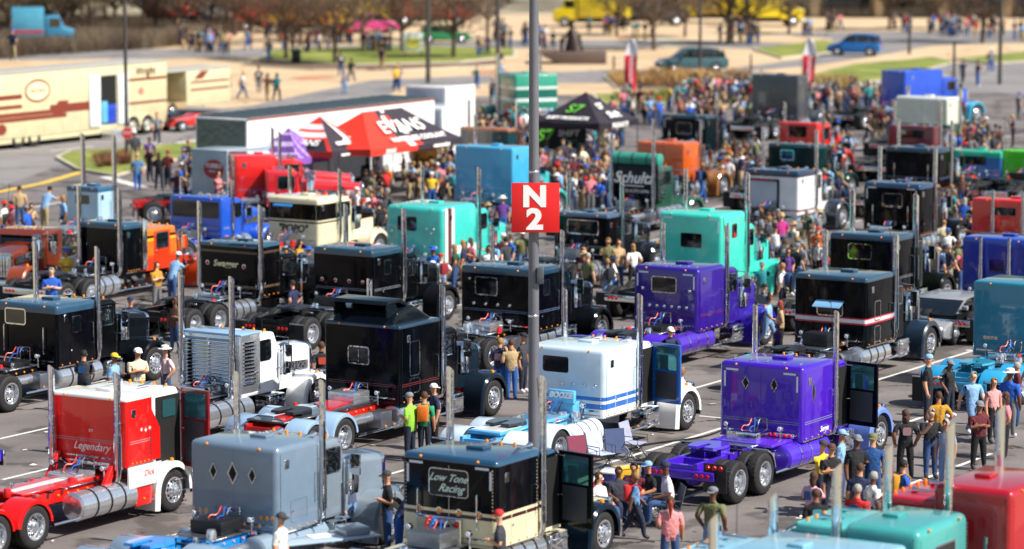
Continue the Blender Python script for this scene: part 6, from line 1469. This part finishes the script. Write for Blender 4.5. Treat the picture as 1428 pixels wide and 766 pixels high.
for (c, top, w, lb) in (((597, 116), -120, 6, 'dark thin light pole left of the yellow signboard pair'), ((694, 130), -120, 5, 'thin light pole left of the numbered pole'), ((1394, 118), -100, 5, 'thin light pole near the right edge'),
                        ((1330, 118), 60, 4, 'short thin post on the right hand road'), ((976, 104), -60, 4, 'thin pole standing in front of the grey green car'), ((1268, 76), 20, 4, 'thin post by the far road'), ((856, 103), 78, 3, 'short bollard post at the plaza edge'), ((1047, 103), 76, 3, 'short post right of the grey green car')):
    pole(c, top, w, lb, mat('dark_pole', '4c4846', .5, .3), base=False)
e, h, r, p = pole((177, 222), -60, 5, 'thin pole with round red sign at the grass island', mat('dark_pole'), base=False)
link('round_sign', prism([(.33 * cos(2 * pi * k / 24), .33 * sin(2 * pi * k / 24)) for k in range(24)], -.12, -.09), e, mat('sign_pale', 'e8d8d8', .5), loc=(.06, 0, 1.35))
link('sign_ring', oval(.3, .3, -.13, -.12), e, mat('sign_red2', 'c83038', .5), loc=(.06, 0, 1.35)); text('lettering', 'STOP', .2, e, (.06, -.14, 1.35), SIDE_ROT, WHITEP)
for c, top in (((79, 300), 228), ((143, 312), 226)):
    pass
# ---- signboard, bin, statue
e = empty('notice_board', at(576, 82), 0); tag(e, 'white notice board with yellow print on the lawn', 'sign')
link('board', rbox(-.75, .75, -.04, .04, .6, 2.0, .02), e, paint('dfe6e4')); link('print', rbox(-.5, .5, -.05, -.04, .8, 1.6, 0), e, mat('yellow_print', 'e0d860', .5))
for s in (-.65, .65): link('leg', tube([(s, .05, 0), (s, .05, .7)], .04, 6), e, GREYM)
e = empty('litter_bin', at(413, 89), 0); tag(e, 'dark litter bin at the lawn edge', 'bin'); link('body', prism([(.36 * cos(2 * pi * k / 16), .36 * sin(2 * pi * k / 16)) for k in range(16)], 0, .95, .03, 2, axis='z'), e, paint('20242a')); link('lid', prism([(.4 * cos(2 * pi * k / 16), .4 * sin(2 * pi * k / 16)) for k in range(16)], .95, 1.05, .03, 2, axis='z'), e, BLACK)
e = empty('statue', at(797, 88), 0); tag(e, 'dark bronze statue on a wide low plinth in the plaza', 'statue')
BRZ = mat('bronze', '3a2e28', .45, .5, var=(.7, 1.3)); link('plinth', prism([(-2.8, .9), (2.6, .9), (2.6, 0), (-1.0, 0)], -1.6, 1.6, .05, 2), e, mat('plinth_stone', '5c4c44', .7, var=(.8, 1.2)))
def sculpt():
    bm = bmesh.new()
    bm_tube(bm, [(.2, 0, .9), (.15, 0, 1.6), (.1, 0, 2.2), (.05, 0, 2.6)], [.75, .55, .42, .2], 12); bm_tube(bm, [(.05, 0, 2.5), (.03, 0, 2.95)], [.16, .13], 8); bm_lathe(bm, [(.001, -.18), (.13, -.12), (.17, 0), (.13, .12), (.001, .18)], 10, 'z', centre=(.03, 0, 3.1))
    bm_tube(bm, [(-.1, 0, 2.45), (-.5, 0, 2.0), (-.65, 0, 1.45)], [.13, .1, .07], 8); bm_tube(bm, [(.2, 0, 2.45), (.6, 0, 2.0), (.75, 0, 1.4)], [.13, .1, .07], 8)
    bm_tube(bm, [(-.75, 0, .9), (-.68, 0, 1.5), (-.6, 0, 2.1)], [.1, .06, .04], 8)
    return finish(bm, 'figure', True)
link('figure', sculpt(), e, BRZ)
# ---- cars
def car(label, c, ang, col_, L=4.9, W=1.9, Hh=1.7, cat='car'):
    a = radians(ang); e = empty('parked_car', at(*c), a); tag(e, label, cat, 'passenger cars'); s = L / 4.9; z = Hh / 1.7
    FOOT.append((e.location.copy(), a, -L / 2, L / 2, -1, 1))
    low = [(-2.45, .45), (-2.45, .95), (-2.35, 1.05), (1.0, 1.08), (2.1, .92), (2.42, .75), (2.45, .4), (2.0, .28), (-2.2, .28)]
    P1 = [(x * s, q * z) for x, q in low]
    link('body', prism(P1, -W / 2, W / 2, .09, 3), e, paint(col_, .25, .5))
    cab_ = [(-2.3, 1.0), (-2.05, 1.52), (-1.5, 1.68), (.1, 1.7), (.55, 1.6), (1.35, 1.04)]
    g = link('greenhouse', prism([(x * s, q * z) for x, q in cab_], -W / 2 + .14, W / 2 - .14, .07, 3), e, GLASS)
    link('roof', prism([(x * s, q * z + .02) for x, q in ((-2.0, 1.55), (-1.45, 1.68), (.1, 1.7), (.5, 1.62), (.4, 1.58), (0, 1.64), (-1.45, 1.62))], -W / 2 + .12, W / 2 - .12, .03, 2), e, paint(col_))
    for x0, x1 in ((-2.28, -2.02), (-1.45, -1.33), (-.35, -.25), (.55, 1.3)):
        for q in (-1, 1):
            tx = (x1 - x0) * .5
            link('pillar', prism([(x0 * s, 1.02 * z), (x0 * s + .09, 1.02 * z), (x0 * s + .09 + (.2 if x0 < -2 else -.02 if x0 < 0 else -.62), 1.62 * z), (x0 * s + (.2 if x0 < -2 else -.02 if x0 < 0 else -.62), 1.62 * z)] if x0 < .5 else [(1.22 * s, 1.03 * z), (1.32 * s, 1.03 * z), (.52 * s, 1.64 * z), (.42 * s, 1.64 * z)], q * (W / 2 - .12) - .03, q * (W / 2 - .12) + .03), e, paint(col_))
    for x in (-1.5 * s, 1.5 * s):
        for q in (-1, 1):
            wheel(e, x, q * (W / 2 - .1), r=.37, w=.24, side=q, dish=1)
            link('wheel_arch', m_fender(.44, .05, -8, 188, 0, .06), e, BLACK, loc=(x, q * (W / 2) - .012 * q - (.02 if q > 0 else 0), .37))
    for q in (-1, 1):
        link('headlight', rbox(2.2 * s, 2.44 * s, q * .68 - .2, q * .68 + .2, .68 * z, .82 * z, .04), e, WHT_L); link('tail_light', rbox(-2.47 * s, -2.38 * s, q * .72 - .15, q * .72 + .15, .85 * z, 1.0 * z, .03), e, RED_L)
        link('wing_mirror', rbox(.85 * s, 1.02 * s, q * (W / 2 + .08) - .1, q * (W / 2 + .08) + .1, 1.05, 1.2, .04), e, paint(col_)); link('door_handle', rbox(-.2, .0, q * (W / 2 + .005) - .015, q * (W / 2 + .005) + .015, .88 * z, .92 * z, .01, 1), e, CHROME)
    link('grille', rbox(2.4 * s, 2.47 * s, -.5, .5, .4 * z, .62 * z, .02), e, BLACK)
    return e
car('grey green sport utility car parked behind the flower beds', (964, 101), 192, '3c5a60', 5.1, 1.95, 1.75)
car('bright blue compact car parked on the grass verge', (1192, 78), 165, '1462a8', 4.2, 1.85, 1.7)
car('silver grey classic car nose behind the striped truck', (1318, 470), 240, '8a8c90', 4.9, 1.95, 1.35)
# ---- far colourful trucks (seen through trees)
def boxy(label, c, ang, cab_, body, L=7., Hh=3.2, stripe=None, cat='truck'):
    a = radians(ang); e = empty('delivery_truck', at(*c), a); tag(e, label, cat, 'trucks parked at the far edge of the plaza'); FOOT.append((e.location.copy(), a, -L / 2, L / 2, -1.3, 1.3))
    link('cargo_body', rbox(-L / 2, L / 2 - 2.4, -1.2, 1.2, .9, Hh, .08), e, paint(body)); link('cab', prism([(L / 2 - 2.3, .7), (L / 2 - 2.3, 2.7), (L / 2 - 1.2, 2.75), (L / 2 - .8, 1.8), (L / 2, 1.6), (L / 2, .6)], -1.05, 1.05, .1, 3), e, paint(cab_))
    for q in (-1, 1): link('side_window', rbox(L / 2 - 2.0, L / 2 - 1.1, q * 1.06 - .01, q * 1.06 + .01, 1.8, 2.5, .0), e, GLASS)
    link('windshield', prism([(L / 2 - .78, 1.85), (L / 2 - 1.15, 2.6), (L / 2 - 1.13, 2.62), (L / 2 - .75, 1.87)], -.9, .9, 0, 1), e, GLASS)
    link('chassis', rbox(-L / 2 + .1, L / 2 - .1, -.6, .6, .45, .9, .02), e, BLACK)
    if stripe: link('stripe', rbox(-L / 2 + .1, L / 2 - 2.5, -1.215, 1.215, 1.3, 1.6, 0), e, paint(stripe))
    for x in (-L / 2 + 1.2, L / 2 - 1.1):
        for q in (-1, 1): wheel(e, x, q * 1.0, r=.5, w=.28, side=q, dish=1)
    return e
boxy('yellow box truck behind the left bare trees', (452, 46), 185, 'e0c010', 'e8c818', 7.5, 3.0, 'c89010'); boxy('red flat fronted truck at the far left plaza', (378, 44), 5, 'c02818', 'c82c20', 7, 3.2)
boxy('bright yellow truck beyond the statue', (826, 38), 170, 'e6d010', 'e6d010', 7, 3.2); boxy('yellow truck far right of the bare trees', (1070, 37), 8, 'e6cc10', 'e6cc10', 6.5, 2.9)
boxy('dark grey truck beyond the plaza centre', (905, 36), 5, '3c4048', '2c3038', 7, 3.0); boxy('blue and teal stall truck at the top left', (60, 68), 10, '3a8cb0', '4a98b4', 5, 3.4, 'b04050')
boxy('red and white truck beyond the top left trees', (330, 40), 8, 'c83024', 'e0d8d0', 7, 3.0); boxy('orange yellow tractor truck behind the left lawn', (415, 47), 175, 'e0a818', 'd89020', 6, 2.8); boxy('yellow flatbed truck beyond the plaza centre right', (985, 32), 176, 'e8d010', 'c8a818', 6.5, 2.6); boxy('red fire truck like vehicle beyond the notice board', (600, 36), 8, 'b82820', 'b02820', 7.5, 3.0)
boxy('orange red box truck far left of the plaza', (250, 38), 6, 'd04820', 'c83820', 6.5, 2.9); boxy('yellow cab truck second from the left beyond the lawn', (500, 34), 8, 'e8c818', 'c83028', 6, 2.8)
car('magenta rounded old car behind the left bare trees', (521, 46), 20, 'b83a74', 4.4, 1.8, 1.75); car('dark red car at the top left plaza', (286, 46), 5, '6a2028', 4.5, 1.8, 1.6); car('green car behind the middle bare trees', (620, 60), 8, '2c7a48', 4.4, 1.8, 1.5)
# ---- building
bl = empty('building', at(1250, 25), radians(-3)); tag(bl, 'long low building with dark glass bays and tan columns', 'building'); WB_ = 62
link('wall', rbox(-14, WB_, 1.0, 14, 0, 11, .05), bl, mat('stone_wall', 'a08c70', .85, var=(.85, 1.1)))
link('roof', rbox(-15, WB_ + 1, .2, 15, 11, 11.6, .1), bl, mat('roof_trim', '6c6258', .8))
for k in range(12):
    x = -11 + k * 6.2; wf = link('window', rbox(x - 2.3, x + 2.3, .9, .99, .2, 6.0, 0), bl, GLASS)
    for j in (-1.5, 0, 1.5): link('mullion', rbox(x + j - .05, x + j + .05, .82, .9, .2, 6.0, 0), wf, BLACK)
    link('column', rbox(x + 2.7, x + 3.5, .1, 1.0, 0, 6.6, .05), bl, mat('column_stone', 'b8a484', .8))
link('canopy', rbox(-13, WB_ - 1, -2.5, 1, 6.6, 7.2, .05), bl, mat('roof_trim'))
# ---- plants
def branch(bm, p, d, L, r, depth, rnd, tips):
    n = 3; pts = [p]; rr = [r]
    for i in range(n):
        d = (d + Vector((rnd.uniform(-.18, .18), rnd.uniform(-.18, .18), rnd.uniform(-.05, .12)))).normalized(); pts.append(pts[-1] + d * L / n); rr.append(r * (1 - .35 * (i + 1) / n))
    bm_tube(bm, pts, rr, 6 if depth > 2 else (4 if depth > 1 else 3), caps=False)
    tips.append((pts[-1], d, depth))
    if depth <= 0: return
    for k in range(rnd.choice((2, 3, 3))):
        a = rnd.uniform(0, 2 * pi); t = rnd.uniform(.45, 1); i = min(n, int(t * n + .5)); side = Vector((cos(a), sin(a), rnd.uniform(-.1, .4)))
        branch(bm, pts[i], (d * .9 + side * .75).normalized(), L * rnd.uniform(.62, .8), rr[i] * .62, depth - 1, rnd, tips)
def tree_proto(seed, h=8.5, bud='6a5848', dens=11):
    rnd = random.Random(seed); bt = bmesh.new(); tips = []
    bm_tube(bt, [(0, 0, 0), (.05, .02, h * .15), (.0, .05, h * .3)], [.19, .16, .14], 10)
    bc = bmesh.new()
    for k in range(6):
        a = k * pi / 3 + rnd.uniform(-.4, .4); branch(bt, Vector((0, .04, h * rnd.uniform(.2, .3))), Vector((cos(a), sin(a), .75)).normalized(), h * .27, .1, 3, rnd, tips)
    for k in range(5):
        a = k * 1.257 + rnd.uniform(-.4, .4); branch(bt, Vector((0, .04, h * rnd.uniform(.2, .34))), Vector((cos(a), sin(a), .28)).normalized(), h * .22, .07, 3, rnd, tips)
    branch(bt, Vector((0, .05, h * .3)), Vector((0, 0, 1)), h * .3, .15, 4, rnd, tips)
    for p, d, dep in tips:
        for k in range(dens if dep < 2 else 3):
            a = Vector((rnd.gauss(0, 1), rnd.gauss(0, 1), rnd.gauss(.4, .8))).normalized(); q = p + a * rnd.uniform(.1, .95); w = Vector((-a.y, a.x, .1)).normalized() * .018
            e_ = q + a * rnd.uniform(.25, .6); bc.faces.new([bc.verts.new(v) for v in (q - w, q + w, e_)])
            s = rnd.uniform(.03, .09); u = Vector((rnd.gauss(0, 1), rnd.gauss(0, 1), rnd.gauss(0, 1))).normalized(); v2 = u.cross(a).normalized()
            bc.faces.new([bc.verts.new(v) for v in (e_ + u * s, e_ + v2 * s, e_ - u * s, e_ - v2 * s)])
    return finish(bt, 'trunk', True), finish(bc, 'crown', recalc=False)
PROT = [tree_proto(3), tree_proto(11), tree_proto(23, 8.)]
BARK = mat('bark', '5a4a3e', .9, var=(.6, 1.3), vscale=3); TW = [mat('twigs_brown', '6e5846', .9), mat('twigs_grey', '71655a', .9), mat('twigs_olive', '6c6240', .9)]
def tree(c, label, h=1., k=None, tw=0, group='bare spring trees round the plaza'):
    k = k if k is not None else R.randrange(3); e = empty('bare_tree', at(*c), R.uniform(0, 6)); tag(e, label, 'tree', group); e.scale = (h, h, h)
    link('trunk', PROT[k][0], e, BARK); link('crown', PROT[k][1], e, TW[tw]); return e
for (c, lb, h) in (((399, 84), 'bare tree on the lawn, the leftmost of its pair', .95), ((467, 90), 'bare tree on the lawn beside the yellow truck', 1.), ((561, 74), 'bare tree on the lawn left of the notice board', .9), ((632, 82), 'bare tree right of the notice board', .95), ((912, 70), 'bare tree left of the grey green car', 1.), ((1015, 62), 'bare tree behind the grey green car', 1.05), ((1043, 62), 'bare tree left of the yellow far right truck', 1.), ((1370, 60), 'bare tree near the top right corner', 1.), ((795, 14), 'bare tree beyond the bright yellow truck', .9), ((1300, 40), 'small bare tree before the building columns', .7)):
    tree(c, lb, h)
for i, (x, y) in enumerate(((350, 62), (430, 58), (505, 60), (600, 57), (680, 55), (860, 50), (955, 52), (1100, 48), (1240, 42))):
    tree((x, y), 'slender bare tree on the far plaza, ' + 'first second third fourth fifth sixth seventh eighth ninth'.split()[i] + ' from the left', R.uniform(.75, .95), None, i % 3, 'slender bare trees along the far plaza')
ORD = 'first second third fourth fifth sixth seventh eighth ninth tenth eleventh twelfth thirteenth fourteenth fifteenth sixteenth seventeenth eighteenth nineteenth twentieth'.split()
for i in range(20):
    x = -30 + i * 19 + R.uniform(-6, 6); y = 56 + R.uniform(-14, 8) - i * .5
    tree((x, y), f'{ORD[i]} bare tree from the left in the dense top left row', R.uniform(.8, 1.15), None, i % 3, 'dense row of bare trees at the top left')
for i in range(20):
    x = -20 + i * 74 + R.uniform(-20, 20); y = 6 + R.uniform(-12, 6)
    if 1080 < x: y = -30
    tree((x, y), f'{ORD[i]} bare tree from the left in the furthest row', R.uniform(1.0, 1.4), None, i % 3, 'furthest row of bare trees')
def tuft_bed(name, poly, n, cols, hgt, label):
    bm = bmesh.new(); P_ = [at(*p) for p in poly]; xs = [p.x for p in P_]; ys = [p.y for p in P_]; c = 0
    while c < n:
        x, y = R.uniform(min(xs), max(xs)), R.uniform(min(ys), max(ys)); ins = False
        for i in range(len(P_)):
            a, b = P_[i - 1], P_[i]
            if (a.y > y) != (b.y > y) and x < (b.x - a.x) * (y - a.y) / (b.y - a.y) + a.x: ins = not ins
        if not ins: continue
        c += 1; mi = R.randrange(len(cols)) if R.random() < .4 else int(abs(sin(x * .5) * 3)) % len(cols)
        for k in range(14):
            a = R.uniform(0, 2 * pi); h = hgt * R.uniform(.6, 1.2); d = Vector((cos(a), sin(a), 0)) * R.uniform(.1, .35 if hgt < 1 else 1.2); w = Vector((-sin(a), cos(a), 0)) * .025
            b0 = Vector((x, y, .09)) + d * .3; f = bm.faces.new([bm.verts.new(v) for v in (b0 - w, b0 + w, b0 + d + Vector((0, 0, h)))]); f.material_index = mi
    o = link(name, finish(bm, name, mats=len(cols), recalc=False), None, [mat('tuft_' + c_, c_, .9) for c_ in cols]); tag(o, label, 'grass', None, 'stuff')
tuft_bed('ornamental_grass', [(848, 110), (925, 106), (1046, 109), (1050, 119), (960, 124), (862, 121)], 420, ['b88c54', 'c8a468', '8a6840'], .7, 'tan dry grass tufts in the bed before the grey green car')
tuft_bed('ornamental_grass', [(1085, 119), (1190, 115), (1196, 121), (1178, 129), (1112, 131)], 260, ['b88c54', 'c8a468', '9a8850'], .7, 'tan dry grass tufts in the bed near the blue car')
tuft_bed('ornamental_grass', [(850, 136), (1040, 130), (1130, 135), (1160, 138), (1000, 145), (860, 144)], 300, ['8a8c40', 'a89850', '6c7830'], .5, 'green and tan tufts in the bed behind the crowd')
tuft_bed('ornamental_grass', [(130, 225), (175, 218), (180, 232), (140, 238)], 120, ['7c5038', '9a6848', '6c4c30'], .45, 'reddish brown shrubby tufts on the left grass island')
tuft_bed('brushwood', [(-30, 86), (60, 78), (200, 70), (300, 60), (345, 40), (-30, 34)], 4200, ['5c4a3c', '6c5a48', '7a6a54', '54483c', '8a7a66'], 1.3, 'brown brushwood undergrowth beneath the top left trees')
# ---- rusty vintage nose at the left edge
truck('rusty brown vintage semi truck facing the camera at the left edge', (62, 318), H=2.4, W=2.2, SL=0, CL=1.4, HL=1.6, heading=250, anchor=(1.4, 1.0, 2.4), cab='6e2c14', fend='8a3c1c', hood='6a2a12', frame='4a2010', stack=None, rear=True, tank=None, visor=True)
truck('violet fendered semi truck cut by the left edge', (-190, 548), H=2.85, W=2.35, SL=1.4, heading=58.2, bcol=('3a18a8',), cab='3a18a8', fend='4a24c0', stack=None)
# foreground deck under the frame edge: folding table with papers behind the lettered truck, hood of the next rig
e = empty('display_table', at(447, 772, .8) * Vector((1, 1, 0)).length_squared if False else at(450, 800), .5); tag(e, 'pale folding display table at the bottom edge', 'table')
link('table_top', rbox(-1.2, 1.2, -.5, .5, .78, .83, .02), e, paint('a8bccc')); link('papers', rbox(-.3, .2, -.2, .2, .835, .84, 0), e, WHITEP); link('box', rbox(.4, 1.0, -.35, .25, .835, 1.0, .03), e, paint('8a929c'))
for x in (-1.1, 1.1):
    for y in (-.4, .4): link('leg', tube([(x, y, 0), (x, y, .78)], .02, 6), e, GREYM)

def litter():
    bm = bmesh.new()
    for k in range(260):
        p = at(R.uniform(0, 1428), R.uniform(400, 760)); a = R.uniform(0, 3); w, h = R.uniform(.03, .12), R.uniform(.02, .09)
        vs = [bm.verts.new((p.x + x * cos(a) - y * sin(a), p.y + x * sin(a) + y * cos(a), .008 + R.uniform(0, .03))) for x, y in ((-w, -h), (w, -h), (w, h), (-w, h))]
        f = bm.faces.new(vs); f.material_index = k % 3
    return finish(bm, 'litter', mats=3, recalc=False)
tag(link('litter', litter(), None, [mat('paper_white', 'd8d4cc', .8), mat('leaf_brown', '6a4c30', .9), mat('card_grey', '8c8880', .9)]), 'scraps of paper and leaves scattered on the asphalt', 'litter', None, 'stuff')
def cable(pts, name, label, c):
    P = [at(*q) + Vector((0, 0, .03)) for q in pts]; out = []
    for i in range(len(P) - 1):
        for k in range(6): t = k / 6; q = P[i].lerp(P[i + 1], t); out.append(q + Vector((.12 * sin((i + t) * 4), .25 * sin((i + t) * 3.1), 0)))
    bm = bmesh.new(); bm_tube(bm, out + [P[-1]], .022, 6); tag(link(name, finish(bm, name, True), None, mat('cable_' + c, c, .5)), label, 'cable')
cable([(700, 640), (760, 655), (840, 640), (930, 618), (1010, 600)], 'power_cable', 'black power cable lying behind the folding chairs', '16161a')
cable([(1230, 470), (1290, 500), (1340, 540), (1400, 600)], 'power_cable', 'orange extension cable across the asphalt at the right', 'c85a18')
bpy.context.view_layer.update()
for _l in ():
    pass
